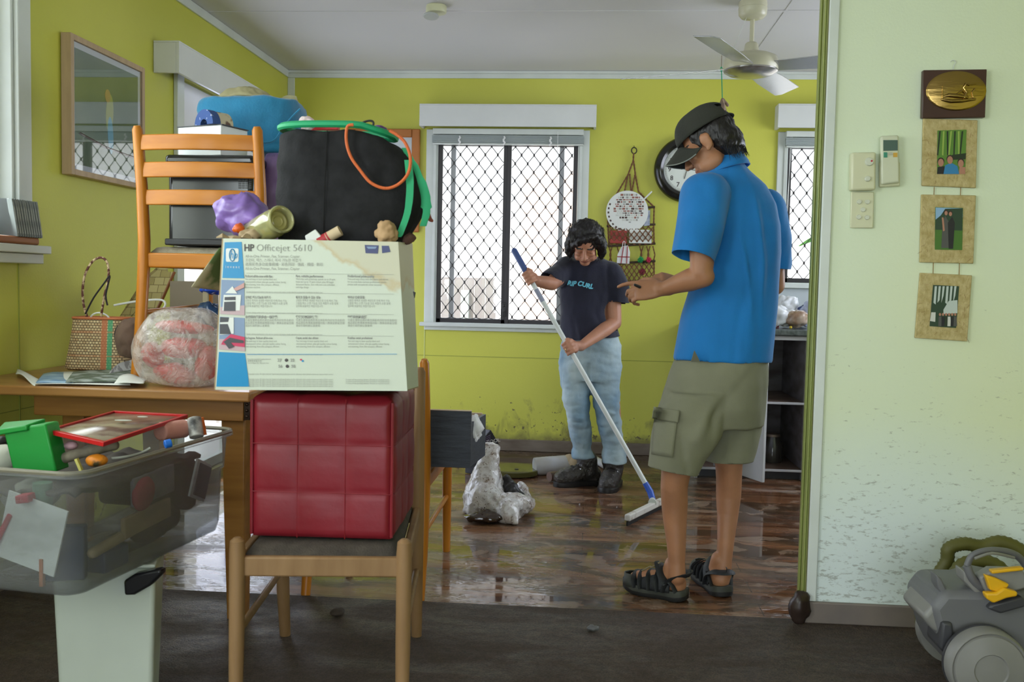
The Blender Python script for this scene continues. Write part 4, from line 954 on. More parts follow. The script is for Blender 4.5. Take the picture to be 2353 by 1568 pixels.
# ---- sill: compact discs and a wallet
zs = 1.1682
bwal = MB(); bwal.bx(LX + .005, LX + .066, 2.62, 3.15, zs, zs + .026); tag(put('brown_case', bwal, mat('orange_brown_leather', (.30, .10, .03), .4), bevel=.008, bseg=3), 'flat orange-brown leather case on the left window sill', 'case')
cds = ['glossy dark grey', 'dull green-grey', 'charcoal']
cols = [(.05, .055, .06), (.12, .14, .12), (.03, .03, .035), (.20, .22, .22)]
proto = None; n_cd = 11
pos_words = ['first from the corner end of', 'second from the corner end of', 'third from the corner end of', 'fourth from the corner end of', 'fifth from the corner end of', 'sixth from the corner end of', 'seventh from the corner end of', 'eighth from the corner end of', 'ninth from the corner end of', 'tenth from the corner end of', 'last, nearest the camera, in']
for k in range(n_cd):
    y = 3.165 - k * .0135
    if k == 0:
        cd = thing('disc_case', 'x', 'disc case', (LX + .004, y, zs + .027), 0, 'disc cases leaning on the left window sill', rx=R_(14))
        m = MB(); m.bx(0, .064, -.0105, -.0005, 0, .125); put('case', m, mat('cd_spine', (.045, .05, .055), .3, c2=(.22, .25, .24), vs=25, stretch=(0.1, 14, .1)), cd, world=False, bevel=.001)
        m = MB(); m.bx(.0642, .0648, -.009, -.002, .01, .115); put('spine_label', m, mat('cd_label', (.10, .12, .12), .4, c2=(.40, .42, .38), vs=30), cd, world=False, smooth=False)
        proto = cd
    else:
        cd = copy_tree(proto); cd.location = (LX + .004, y, zs + .027); cd.rotation_euler = (R_(14 + (k % 3) * .6), 0, 0)
    cd['label'] = 'thin dark disc case, %s the sill row' % pos_words[k]
# parrot picture on left wall
def framed(name, label, corners_Yz, depth, fw, mats_, art):
    pass
fp = thing('framed_picture', 'pale wood framed bird photograph hanging on the left wall', 'picture', (LX, 3.72, 1.43))
y0, y1, z0, z1 = 3.40, 3.985, 1.440, 1.955
M_pw = mat('pale_oak_frame', (.46, .33, .20), .5, var=.1, vs=6, stretch=(6, 6, 1))
xf = LX + .042
m = MB(); fw = .022
m.bx(LX + .002, xf, y0, y0 + fw, z0, z1); m.bx(LX + .002, xf, y1 - fw, y1, z0, z1); m.bx(LX + .002, xf, y0 + fw, y1 - fw, z1 - fw, z1); m.bx(LX + .002, xf, y0 + fw, y1 - fw, z0, z0 + fw)
put('frame', m, M_pw, fp, bevel=.002)
m = MB(); m.bx(LX + .003, xf - .012, y0 + fw, y1 - fw, z0 + fw, z1 - fw); put('mount_board', m, mat('mount_white', (.62, .66, .70), .6), fp, smooth=False)
m = MB(); m.bx(xf - .0118, xf - .0108, y0 + fw + .022, y1 - fw - .022, z0 + fw + .022, z1 - fw - .022); art = put('photo', m, mat('photo_dark_green', (.09, .15, .085), .5, c2=(.15, .21, .12), vs=5), fp, smooth=False)
m = MB(); m.ell((xf - .010, 3.70, 1.715), (.0012, .030, .075), rot=(R_(-6), 0, 0)); put('bird_body', m, mat('bird_olive', (.38, .42, .10), .5), art)
m = MB(); m.ell((xf - .0095, 3.685, 1.78), (.0012, .022, .026)); put('bird_head', m, mat('bird_orange', (.5, .32, .10), .5), art)
m = MB(); m.ell((xf - .0092, 3.705, 1.63), (.0012, .022, .075), rot=(R_(4), 0, 0)); put('bird_tail', m, mat('bird_blue', (.14, .42, .55), .5), art)
m = MB(); m.tube([(xf - .0092, 3.47, 1.60), (xf - .0092, 3.66, 1.575), (xf - .0092, 3.90, 1.565)], .006, 6, flat=.2); put('branch', m, mat('bark', (.10, .06, .04), .8), art)
g = G('picture_glass', .02); gl = g.n('ShaderNodeBsdfGlossy'); gl.inputs['Roughness'].default_value = .015; tr = g.n('ShaderNodeBsdfTransparent'); mx = g.n('ShaderNodeMixShader'); fr = g.n('ShaderNodeFresnel'); fr.inputs[0].default_value = 1.5
g.l(g.math('ADD', g.math('MULTIPLY', fr.outputs[0], .34), .01), mx.inputs[0]); g.l(tr.outputs[0], mx.inputs[1]); g.l(gl.outputs[0], mx.inputs[2]); g.l(mx.outputs[0], g.nt.nodes['Material Output'].inputs[0]); M_pg = g.m
m = MB(); m.bx(xf - .006, xf - .004, y0 + fw, y1 - fw, z0 + fw, z1 - fw); put('glass', m, M_pg, fp, smooth=False)

# ============================================================ storage tub on its bin, bottom left
d1 = V((.138, .990, 0)); d2 = V((-.990, .138, 0)); A0 = V((-1.050, 1.885, 0))
ZB, ZR = .383, .660
bn = thing('pedal_bin', 'tall white plastic bin with black handle holding up the clear storage tub', 'bin', (-1.1, 2.24, .006))
a, b = at(118, 1450, 2.13), at(357, 1450, 2.17)
m = MB(); zb = ZB - .012
q = [(a.x, 2.13), (b.x, 2.17), (at(379, 1450, 2.36).x, 2.36), (a.x - .03, 2.34)]
m.hexa([(x + (.012 if i in (0, 3) else -.012), y + (.01 if i < 2 else -.01), .006) for i, (x, y) in enumerate(q)], [(x, y, zb) for x, y in q])
M_bin = mat('pale_green_white_plastic', (.52, .57, .50), .45, var=.06, vs=4); put('bin_body', m, M_bin, bn, bevel=.012, bseg=3)
m = MB(); m.hexa([(x, y, zb + .001) for x, y in q], [(x, y, ZB - .002) for x, y in q]); put('lid', m, M_bin, bn, bevel=.003)
m = MB(); P = [at(x, y, 2.14) for x, y in ((289, 1332), (312, 1318), (362, 1300), (370, 1303), (370, 1322), (345, 1347), (312, 1366), (291, 1366))]
P = [V((p.x, 2.128 + .16 * (p.x - a.x), min(p.z, ZB - .004))) for p in P]
m.prism(P, (0, -.03, 0)); put('handle', m, mat('black_bin_handle', (.012, .012, .014), .25), bn, bevel=.006, bseg=3)

g = G('cloudy_tub_plastic', .28)
tr = g.n('ShaderNodeBsdfTransparent'); tr.inputs[0].default_value = (.93, .95, .96, 1); mx = g.n('ShaderNodeMixShader')
g.b.inputs['Base Color'].default_value = (.27, .27, .26, 1); g.b.inputs['Specular IOR Level'].default_value = .6
fz = g.noise(g.map((3, 3, 6)), 2.0, 5, .6)
lw = g.n('ShaderNodeLayerWeight'); lw.inputs[0].default_value = .35
g.l(g.math('MULTIPLY', g.math('ADD', g.ramp(fz, (.35, .22), (.65, .40)), g.math('MULTIPLY', lw.outputs[1], .5)), .62), mx.inputs[0]); g.l(tr.outputs[0], mx.inputs[1]); g.l(g.b.outputs[0], mx.inputs[2]); g.l(mx.outputs[0], g.nt.nodes['Material Output'].inputs[0]); M_tub = g.m
tub = thing('storage_tub', 'large cloudy clear plastic storage tub full of oddments on the white bin', 'tub', (-1.15, 2.2, ZB))
def tring(z, ins, r=.05, off=0, LL=.64, WW=.43):
    P = []
    for (cx, cy, a0) in ((ins + r, ins + r, 180), (LL - ins - r, ins + r, 270), (LL - ins - r, WW - ins - r, 0), (ins + r, WW - ins - r, 90)):
        for k in range(7):
            a = R_(a0 + k * 15); u, v = cx + r * math.cos(a), cy + r * math.sin(a)
            P.append(A0 + d1 * u + d2 * v + V((0, 0, z)))
    return P
m = MB(); m.loft([tring(ZR, -.012, .05), tring(ZR - .014, -.014, .05), tring(ZR - .016, -.002, .05), tring(ZR - .10, .003, .05), tring(ZR - .105, .008, .05), tring(ZB + .03, .014, .045), tring(ZB + .006, .020, .045), tring(ZB, .032, .04), tring(ZB, .12, .03)], cap=False)
q = tring(ZB, .12, .03); m.add(q, [tuple(range(len(q)))])
put('tub_shell', m, M_tub, tub, solid=.0022, ang=60)
m = MB(); m.tube(tring(ZR - .004, -.010, .05), .006, 6, closed=True, flat=.8); put('rim', m, mat('tub_rim_plastic', (.24, .22, .16), .3, alpha=.9), tub)
def tp(u, v, z): return A0 + d1 * u * 1.15 + d2 * v + V((0, 0, ZB + (z - .452) * 1.117))
def item(name, label, cat, mb, mm, **k):
    o = put(name, mb, mm, **k); return tag(o, label, cat)
def tbox(u, v, z, du, dv, dz, rot=(0, 0, 0)):
    mb = MB(); ang = math.atan2(d1.y, d1.x); mb.box(tp(u, v, z), (du, dv, dz), (rot[0], rot[1], ang + rot[2])); return mb
M_junk = mat('dark_muddy_jumble', (.045, .035, .03), .8, c2=(.10, .085, .07), vs=14)
m = MB(); m.grid(lambda u, v: tuple(tp(.05 + u * .44, .05 + v * .33, .64 + .02 * noise.noise(V((u * 7, v * 7, 3))))), 20, 20); 
tag(put('dark_cloth', m, M_junk, solid=.01, ang=180), 'dark muddy cloth covering the middle of the storage tub', 'cloth')
item('white_sheet', 'white printed card standing inside the near corner of the tub', 'card', tbox(.035, .145, .565, .004, .15, .15, (R_(14), 0, 0)), M_paper)
item('brown_card_box', 'flat brown box standing inside the right wall of the tub', 'box', tbox(.27, .045, .545, .19, .012, .05, (0, R_(-3), 0)), M_kraft, bevel=.003)
item('pink_cloth', 'dark pink cloth pressed against the right wall of the tub', 'cloth', crumple(MB().ell(tp(0.26, 0.048, 0.6), (0.018, 0.045, 0.04), n=40).mesh('x'), 0.005399999999999999, 14, 81, 4), mat('dusty_pink_cloth', (.40, .05, .08), .8), ang=180)
item('dark_picture_frame', 'small dark picture with white border at the far right of the tub', 'picture', tbox(.475, .042, .585, .075, .006, .10, (0, R_(24), 0)), M_paper)
item('dark_photo_card', 'dark card in front of the white-bordered picture in the tub', 'card', tbox(.478, .0365, .583, .06, .003, .085, (0, R_(24), 0)), mat('dark_photo', (.05, .055, .06), .3))
item('tan_rod', 'tan wooden rod lying low inside the tub', 'rod', MB().caps(tp(.10, .05, .515), tp(.27, .055, .53), .012), mat('tan_wood', (.40, .30, .18), .6))
item('blue_block', 'dark blue box at the bottom right of the tub', 'box', tbox(.17, .07, .485, .09, .05, .05), mat('navy_plastic', (.02, .05, .14), .4), bevel=.004)
item('navy_folder', 'navy folder standing in the near corner of the tub', 'folder', tbox(.075, .10, .52, .03, .09, .12, (0, 0, .4)), mat('navy_card', (.015, .03, .07), .6), bevel=.003)
item('navy_cloth', 'navy cloth bundled at the bottom left of the tub', 'cloth', crumple(MB().ell(tp(0.12, 0.2, 0.515), (0.07, 0.06, 0.055), n=40).mesh('x'), 0.01375, 12, 83, 4), mat('navy_cotton', (.02, .03, .055), .9), ang=180)
item('red_bar', 'red plastic bar leaning inside the left side of the tub', 'bar', MB().box(tp(.035, .22, .56), (.012, .02, .10), (0, R_(28), 0)), M_red and mat('flat_red', (.50, .02, .05), .5), bevel=.003)
item('red_box', 'small red box near the left corner of the tub', 'box', MB().box(tp(.03, .155, .635), (.03, .03, .018), (0, R_(-8), 0)), MATS['flat_red'], bevel=.003)
item('grey_cloth', 'grey cloth behind the white card in the tub', 'cloth', crumple(MB().ell(tp(0.12, 0.22, 0.62), (0.06, 0.06, 0.04), n=40).mesh('x'), 0.01, 12, 84, 4), mat('grey_cotton', (.20, .20, .17), .9), ang=180)
item('green_grey_tin', 'dull green tin inside the left end of the tub', 'tin', MB().cyl(tp(.06, .14, .66), tp(.06, .14, .60), .02), mat('dull_green', (.12, .22, .15), .5))
item('orange_strip', 'orange plastic strip standing low in the near corner of the tub', 'strip', MB().box(tp(.035, .12, .49), (.008, .01, .06)), mat('dull_orange', (.45, .15, .06), .5))
item('magazine_bundle', 'grey purple magazines pressed against the right wall of the tub', 'magazines', tbox(.30, .05, .61, .17, .012, .07, (0, R_(-2), 0)), mat('mauve_grey_print', (.16, .14, .18), .6, c2=(.28, .26, .26), vs=20), bevel=.003)
item('brown_cloth', 'brown cloth filling the far low end of the tub', 'cloth', crumple(MB().ell(tp(0.4, 0.12, 0.5), (0.05, 0.12, 0.04), n=40).mesh('x'), 0.01, 12, 85, 4), mat('brown_cotton', (.09, .06, .05), .9), ang=180)
item('brown_blanket', 'dark brown folded blanket standing at the far end of the tub', 'blanket', tbox(.475, .20, .575, .05, .28, .14), mat('dark_brown_wool', (.07, .045, .035), .9, c2=(.12, .085, .065), vs=18), bevel=.02, bseg=3)
# things heaped above the rim
gb = thing('toy_wheelie_bin', 'bright green miniature wheelie bin standing tilted in the tub', 'toy bin', at(85, 1080, 2.0))
M_gbin = mat('bright_green_plastic', (.008, .26, .035), .4, bump=.05, bs=40)
Yg = 2.02
def quad_block(f, bk_): m = MB(); m.hexa(f, bk_); return m
f0 = [at(30, 1085, Yg), at(130, 1085, Yg), at(104, 975, Yg), at(6, 985, Yg)]
f1 = [p + V((.0, .055, .0)) for p in f0]
put('bin_body', quad_block(f0, f1), M_gbin, gb, bevel=.004)
l0 = [at(-4, 996, Yg - .006), at(62, 982, Yg - .006), at(64, 976, Yg - .006), at(-4, 984, Yg - .006)]
m = MB(); m.hexa([at(-8, 1002, Yg - .008), at(62, 990, Yg - .008), at(104, 976, Yg + .05), at(10, 984, Yg + .06)], [at(-8, 988, Yg - .008), at(60, 977, Yg - .008), at(106, 962, Yg + .05), at(10, 970, Yg + .06)])
put('bin_lid', m, M_gbin, gb, bevel=.003)
ry = thing('framed_picture', 'red framed picture lying tilted across the top of the tub', 'picture', at(250, 990, 2.2))
c4 = [at(106, 990, 2.05), at(262, 946, 2.50), at(432, 955, 2.44), at(238, 1020, 1.98)]
M_rf = mat('bright_red_frame', (.45, .008, .012), .35)
nrm = (c4[1] - c4[0]).cross(c4[3] - c4[0]).normalized(); nrm = nrm if nrm.z > 0 else -nrm
cc = sum(c4, V()) / 4
for i in range(4):
    p, q_ = c4[i], c4[(i + 1) % 4]; pi_, qi = p.lerp(cc, .07), q_.lerp(cc, .07)
    m = MB(); m.hexa([p - nrm * .007, q_ - nrm * .007, qi - nrm * .007, pi_ - nrm * .007], [p + nrm * .003, q_ + nrm * .003, qi + nrm * .003, pi_ + nrm * .003]); put('frame_bar', m, M_rf, ry, bevel=.001)
m = MB(); m.add([p.lerp(cc, .07) - nrm * .002 for p in c4], [(0, 1, 2, 3)]); put('picture_sheet', m, mat('muddy_print', (.30, .25, .17), .25, c2=(.13, .07, .05), vs=11, cut=(.45, .6), spec=.8), ry, solid=.001)
for i, (x, y, w_) in enumerate(((285, 970, 1), (330, 962, .6), (240, 985, .5))):
    p = cc + (at(x, y, 2.2) - at(268, 978, 2.2)) ; m = MB(); m.ell(p + nrm * .001, (.022 * w_, .010 * w_, .0015)); put('pale_patch', m, mat('pale_patch', (.42, .44, .38), .5), ry)
item('pink_cup', 'pink fabric cylinder between red frame and right end of the tub', 'cylinder', MB().cyl(at(367, 992, 2.30), at(425, 985, 2.38), .0235, n=28), mat('salmon_fabric', (.52, .25, .20), .8, bump=.2, bs=90), bevel=.004)
item('paint_tin', 'small black and white tin at the far right end of the tub', 'tin', MB().cyl(at(452, 1005, 2.36), at(446, 962, 2.38), .018, n=24), mat('tin_label', (.03, .03, .03), .4, c2=(.6, .6, .55), vs=28), bevel=.002)
item('orange_marker', 'small orange tube beside the tin in the tub', 'tube', MB().cyl(at(470, 1000, 2.40), at(463, 960, 2.40), .006), mat('orange_tube', (.60, .14, .02), .4))
item('bottle_cap', 'blue bottle cap by the right rim of the tub', 'cap', MB().cyl(at(378, 1022, 2.12), at(394, 1018, 2.13), .010), mat('cap_blue', (.01, .12, .50), .4), bevel=.002)
item('orange_packet', 'orange and black packet near the front rim of the tub', 'packet', rag(222, 1058, 2.02, 26, 16, .02, 91, .25, sc=20), mat('orange_black_print', (.62, .20, .01), .5, c2=(.06, .05, .02), vs=22, cut=(.55, .62)), ang=180)
item('yellow_stick', 'short yellow stick in front of the orange packet in the tub', 'stick', MB().box(at(181, 1068, 1.985), (.006, .008, .028), (0, R_(-24), 0)), mat('pale_yellow', (.50, .46, .12), .6))
item('grey_sock', 'grey muddy cloth roll under the red frame in the tub', 'cloth roll', MB().limb(smoothp([at(142, 1055, 2.06), at(175, 1045, 2.07), at(215, 1035, 2.09), at(262, 1024, 2.12)], 3), [.011, .012, .013, .012, .011, .012, .013, .012, .011, .012]), mat('muddy_grey_cloth', (.14, .12, .09), .9, c2=(.25, .22, .16), vs=40))
item('pink_ball', 'pale pink ball below the red frame in the tub', 'ball', MB().ell(at(163, 1024, 2.08), (.016, .014, .010)), mat('pale_pink', (.50, .30, .34), .6))
item('silver_wire', 'pale wire lying along the right rim of the tub', 'wire', MB().tube(smoothp([at(256, 1054, 2.05), at(290, 1050, 2.07), at(322, 1042, 2.12), at(345, 1030, 2.14)], 3), .003), mat('pale_wire', (.40, .42, .38), .4))
item('white_cloth', 'cream cloth behind the green toy bin', 'cloth', rag(10, 1050, 2.09, 26, 28, .03, 93, .3, sc=18), mat('cream_cloth', (.50, .50, .42), .9), ang=180)
item('black_pouch', 'black pouch left of the green toy bin', 'pouch', rag(8, 1015, 2.15, 18, 14, .03, 94, .3, sc=18), MATS['matt_black'], ang=180)

# ============================================================ right partition: plaque, photo frames, switches
YW = PY
def wq(name, quad, y, t, mm, parent=None, bevel=0, **k):
    ps = [at(px, py, y) for px, py in quad]; ps = [V((p.x, y, p.z)) for p in ps]
    mb = MB(); mb.prism(ps, (0, t, 0)); return put(name, mb, mm, parent, smooth=bool(bevel), bevel=bevel, **k)
pq = thing('wall_plaque', 'dark wooden plaque with brass oval relief of a swan boat above the photo frames', 'plaque', (1.1, YW, 1.6))
yp = YW - .022
wq('plaque_board', [(2122, 161), (2268, 159), (2264, 270), (2119, 271)], yp, .020, mat('dark_plaque_wood', (.055, .022, .016), .35, var=.2, vs=6), pq, bevel=.002)
c = at(2197, 209, yp - .001); rx, rz = 64 / ppm(yp), 43 / ppm(yp)
M_brass = mat('brushed_brass', (.42, .28, .09), .22, metal=1, bump=.15, bs=14, stretch=(1, 1, 6))
m = MB(); m.lathe([(1, 0), (.96, .10), (.92, .14), (0, .16)], (0, 0, 0), None, 48); me = m.mesh('o'); me.transform(Matrix.Translation(c) @ Matrix.Rotation(R_(90), 4, 'X') @ Matrix.Diagonal((rx, rz, .02, 1))); put('brass_oval', me, M_brass, pq)
m = MB(); yy = yp - .005; P = lambda x, y, d=0: V((at(x, y, yy).x, yy - d, at(x, y, yy).z))
m.limb([P(2165, 229), P(2185, 233), P(2210, 232), P(2240, 228)], [.004, .006, .006, .004], 10); m.limb([P(2168, 222), P(2180, 219), P(2200, 221), P(2222, 224)], [.003, .006, .007, .005], 10)
m.limb([P(2216, 224), P(2222, 212), P(2214, 202), P(2219, 193), P(2227, 195)], [.006, .004, .0035, .004, .003], 10); m.limb([P(2227, 195), P(2243, 193)], [.002, .001], 8)
m.limb([P(2236, 224), P(2234, 212), P(2240, 205)], [.003, .003, .003], 8); m.limb([P(2200, 216), P(2210, 209), P(2216, 214)], [.003, .004, .002], 8)
m.limb([P(2166, 226), P(2166, 210), P(2166, 196)], [.0025, .002, .001], 8)
put('swan_relief', m, M_brass, pq)
m = MB(); m.tube(smoothp([at(2184, 142, YW - .006), at(2190, 138, YW - .006), at(2196, 143, YW - .006), at(2192, 150, YW - .006), at(2190, 160, YW - .006)], 3), .0012, 5); put('hook', m, M_white, pq)
M_bark = mat('tan_bark_paper', (.40, .31, .12), .8, c2=(.55, .45, .22), vs=60, det=6, bump=.4, bs=90)
M_fib = mat('bark_fibre', (.28, .17, .06), .9)
fq = [([(2122, 272), (2247, 276), (2243, 432), (2119, 427)], [(2154, 300), (2221, 298), (2218, 400), (2153, 400)]),
      ([(2118, 447), (2243, 449), (2237, 606), (2114, 603)], [(2149, 476), (2213, 478), (2211, 575), (2148, 574)]),
      ([(2115, 627), (2234, 633), (2223, 785), (2103, 777)], [(2144, 655), (2204, 658), (2197, 754), (2136, 750)])]
cap = ['tan bark paper photo frame with three faces below leafy green, directly under the plaque', 'tan bark paper photo frame with a standing couple on grass, middle of three', 'tan bark paper photo frame with a group under trees, lowest of three']
def flat(parent, name, pts, mm, lv):
    return wq(name, pts, YW - .0135 - lv * .0004, .0003, mm, parent)
def el(cx, cy, rx, ry, n=14, rot=0): return [(cx + rx * math.cos(2 * math.pi * k / n), cy + ry * math.sin(2 * math.pi * k / n)) for k in range(n)]
C = {k: mat('snap_' + k, v, .4) for k, v in dict(leaf=(.10, .22, .03), bright=(.30, .42, .08), dark=(.015, .03, .012), skin=(.42, .20, .13), blue=(.03, .20, .42), hair=(.03, .015, .01), sky=(.25, .42, .62), grass=(.06, .16, .02), suit=(.012, .012, .015), grey=(.08, .08, .075), pale=(.50, .56, .52), tree=(.02, .05, .025), wht=(.6, .6, .55)).items()}
for i, (oq, iq) in enumerate(fq):
    f = thing('photo_frame', cap[i], 'photo frame', (1.1, YW, (1.40, 1.16, .92)[i]), 0, 'bark paper photo frames hanging in a column')
    fr = wq('frame_board', oq, YW - .012, .010, M_bark, f, bevel=.002)
    m = MB(); rnd = random.Random(i)
    for k in range(16):
        u, v = rnd.random(), rnd.random()
        if .2 < u < .8 and .15 < v < .85: u = rnd.choice((.08, .9))
        o = V(oq[0]) * (1 - u) * (1 - v) + V(oq[1]) * u * (1 - v) + V(oq[2]) * u * v + V(oq[3]) * (1 - u) * v
        a = rnd.random() * 6; L_ = rnd.uniform(4, 13); p = at(o.x, o.y, YW - .0125); q_ = at(o.x + math.cos(a) * L_, o.y + math.sin(a) * L_, YW - .0125)
        m.tube([p, (p + q_) / 2 + V((.001, 0, .001)), q_], .0005, 4)
    put('fibres', m, M_fib, f)
    bgm = (C['leaf'], C['grass'], C['tree'])[i]
    pho = flat(f, 'photo', iq, bgm, 0)
    if i == 0:
        for k in range(7): x = 2158 + k * 8.6; flat(pho, 'leaf_streak', [(x, 302), (x + 4, 301), (x - 2 + (k % 3) * 3, 358), (x - 5 + (k % 3) * 3, 356)], C['bright'] if k % 2 else C['dark'], 1)
        flat(pho, 'shadow_band', [(2188, 356), (2220, 352), (2219, 366), (2180, 368)], C['dark'], 1.5)
        flat(pho, 'jacket', [(2153, 400), (2155, 384), (2170, 382), (2172, 400)], C['suit'], 2); flat(pho, 'blue_shirt', [(2168, 400), (2172, 380), (2186, 374), (2200, 382), (2204, 400)], C['blue'], 2.5); flat(pho, 'pale_shirt', [(2203, 400), (2205, 384), (2218, 384), (2218, 400)], C['skin'], 2)
        for x, y in ((2162, 374), (2183, 368), (2208, 376)): flat(pho, 'hair', el(x, y - 3, 8, 9), C['hair'], 3); flat(pho, 'face', el(x, y, 6.5, 9), C['skin'], 4)
    if i == 1:
        flat(pho, 'sky', [(2150, 477), (2212, 479), (2212, 500), (2150, 505)], C['sky'], 1); flat(pho, 'trees', [(2172, 480), (2212, 479), (2211, 530), (2149, 528), (2150, 505), (2162, 495)], C['tree'], 1.5)
        flat(pho, 'dress', [(2163, 570), (2166, 512), (2172, 496), (2180, 510), (2184, 570)], C['grey'], 2); flat(pho, 'suit', [(2180, 572), (2178, 512), (2188, 498), (2194, 512), (2190, 572)], C['suit'], 3); flat(pho, 'arm', [(2164, 500), (2168, 500), (2171, 530), (2167, 532)], C['skin'], 3.5)
        for x, y in ((2174, 490), (2184, 492)): flat(pho, 'hair', el(x, y - 2, 5, 6), C['hair'], 3.8); flat(pho, 'face', el(x, y, 3.6, 5), C['skin'], 4.5)
    if i == 2:
        for k in range(6): x = 2148 + k * 9; flat(pho, 'light_trunk', [(x, 658), (x + 5, 658), (x + 2, 700 - (k % 3) * 10), (x - 3, 696)], C['pale'], 1)
        flat(pho, 'clearing', [(2168, 712), (2180, 692), (2200, 690), (2200, 720), (2168, 722)], C['pale'], 1.5)
        for k in range(6): x = 2160 + k * 7; flat(pho, 'body', [(x - 4, 750), (x - 3, 728), (x + 3, 728), (x + 4, 750)], C[('grey', 'suit', 'dark', 'wht', 'suit', 'grey')[k]], 2 + k * .2); flat(pho, 'face', el(x, 723, 2.6, 3.4), C['skin'], 4)
        flat(pho, 'white_shirt', [(2137, 738), (2140, 718), (2150, 718), (2149, 740)], C['wht'], 2)
    if i < 2:
        for x in ((2147, 2208) if i == 0 else (2145, 2205)):
            y_0 = 430 if i == 0 else 604; m = MB(); m.tube([at(x, y_0, YW - .006), at(x - 1, y_0 + (20 if i == 0 else 28), YW - .006)], .0012, 5); put('hanging_cord', m, M_fib, f)
rm = thing('remote_control', 'cream air conditioner remote control in its wall holder beside the photo frames', 'remote control', (.93, YW, 1.4))
wq('holder', [(2022, 372), (2069, 372), (2069, 428), (2022, 430)], YW - .016, .015, M_cream, rm, bevel=.004)
wq('remote_body', [(2024, 312), (2066, 310), (2068, 420), (2025, 424)], YW - .030, .0135, mat('cream_remote', (.60, .62, .46), .35), rm, bevel=.006, bseg=3)
wq('display', [(2030, 322), (2063, 322), (2063, 346), (2030, 347)], YW - .0315, .0015, mat('lcd_green_grey', (.08, .13, .11), .2), rm)
for q_, cm in (([(2031, 350), (2039, 350), (2039, 362), (2031, 362)], (.04, .25, .16)), ([(2042, 350), (2051, 350), (2051, 356), (2042, 356)], (.45, .45, .35)), ([(2053, 351), (2062, 351), (2062, 361), (2053, 361)], (.60, .35, .05))): wq('button', q_, YW - .0325, .0025, mat('btn%d' % int(cm[0] * 99), cm, .4), rm)
fc = thing('fan_controller', 'cream wall fan controller with round knob above the light switch', 'fan controller', (.84, YW, 1.4))
wq('housing', [(1957, 350), (2014, 349), (2013, 437), (1955, 438)], YW - .032, .0315, M_cream, fc, bevel=.007, bseg=3)
M_btn = mat('ivory_button', (.60, .62, .50), .35)
for (x, y, r) in ((1997, 372, .0135), (1993, 411, .009)):
    p = at(x, y, YW - .032); m = MB(); m.cyl((p.x, YW - .0325, p.z), (p.x, YW - .040, p.z), r, r * .85, 24); put('knob', m, M_btn, fc, bevel=.001)
p = at(2003, 370, YW - .04); m = MB(); m.cyl((p.x, YW - .0402, p.z), (p.x, YW - .0415, p.z), .003, n=12); put('red_mark', m, MATS['flat_red'], fc)
sw_ = thing('light_switch', 'cream five-button light switch plate on the pale green wall', 'light switch', (.84, YW, 1.3))
wq('plate', [(1956, 441), (2009, 441), (2007, 525), (1954, 524)], YW - .010, .0095, M_cream, sw_, bevel=.003)
for (x, y) in ((1974, 464), (1993, 464), (1983, 482), (1973, 499), (1992, 500)):
    p = at(x, y, YW - .01); m = MB(); m.cyl((p.x, YW - .0104, p.z), (p.x, YW - .0145, p.z), .0075, .0065, 18); put('button', m, M_btn, sw_)

# ============================================================ back wall things
ck = thing('wall_clock', 'round black-rimmed wall clock with white face behind the man', 'clock', (.589, BY, 1.60))
cc = V((.589, BY - .03, 1.799)); Rm_ = Matrix.Rotation(R_(90), 3, 'X')
m = MB(); m.lathe([(.145, .0), (.148, .028), (.165, .036), (.190, .028), (.203, .008), (.203, -.028), (.14, -.028)], cc, Rm_, 56, cap=False); put('rim', m, mat('gloss_black_rim', (.012, .012, .010), .15, spec=.7), ck)
m = MB(); m.lathe([(.1445, .006), (.150, .024), (.1445, .028), (.138, .010)], cc, Rm_, 56, cap=False); put('silver_ring', m, mat('silver_ring', (.5, .52, .5), .25, metal=.7), ck)
m = MB(); m.cyl(cc + V((0, .004, 0)), cc + V((0, -.001, 0)), .1440, n=56); put('face', m, mat('clock_white', (.72, .76, .70), .5), ck)
nums = []
for h in range(1, 13):
    a = math.radians(90 - h * 30); s_ = str(h); me = text(s_, .040, (0, 0, 0), (1, 0, 0), (0, 0, 1), None, None, off=0, align='CENTER', bold=.0006)
    me.transform(Matrix.Translation(cc + V((.108 * math.cos(a), -.0016, .108 * math.sin(a) - .0135)))); nums.append(me)
put('numerals', joinm(nums), M_ink, ck, smooth=False)
m = MB()
for k in range(60):
    a = 2 * math.pi * k / 60; r0 = .130 if k % 5 else .126; m.tube([cc + V((r0 * math.cos(a), -.0016, r0 * math.sin(a))), cc + V((.134 * math.cos(a), -.0016, .134 * math.sin(a)))], .0006, 4)
for r0 in (.134, .128): m.tube([cc + V((r0 * math.cos(t * math.pi / 24), -.0014, r0 * math.sin(t * math.pi / 24))) for t in range(48)], .0004, 4, closed=True)
put('minute_track', m, M_ink, ck)
M_hand = mat('aged_bronze_hand', (.05, .035, .02), .4, metal=.4)
for L_, a, nm in ((.06, 255, 'hour_hand'), (.09, 355, 'minute_hand')):
    m = MB(); d = V((math.cos(R_(a)), 0, math.sin(R_(a)))); m.tube([cc + V((0, -.004, 0)) - d * .034, cc + V((0, -.004, 0)) + d * L_], [.0022, .0028], 6, flat=.5); m.ell(cc + V((0, -.004, 0)) - d * .034, (.005, .002, .005)); put(nm, m, M_hand, ck)
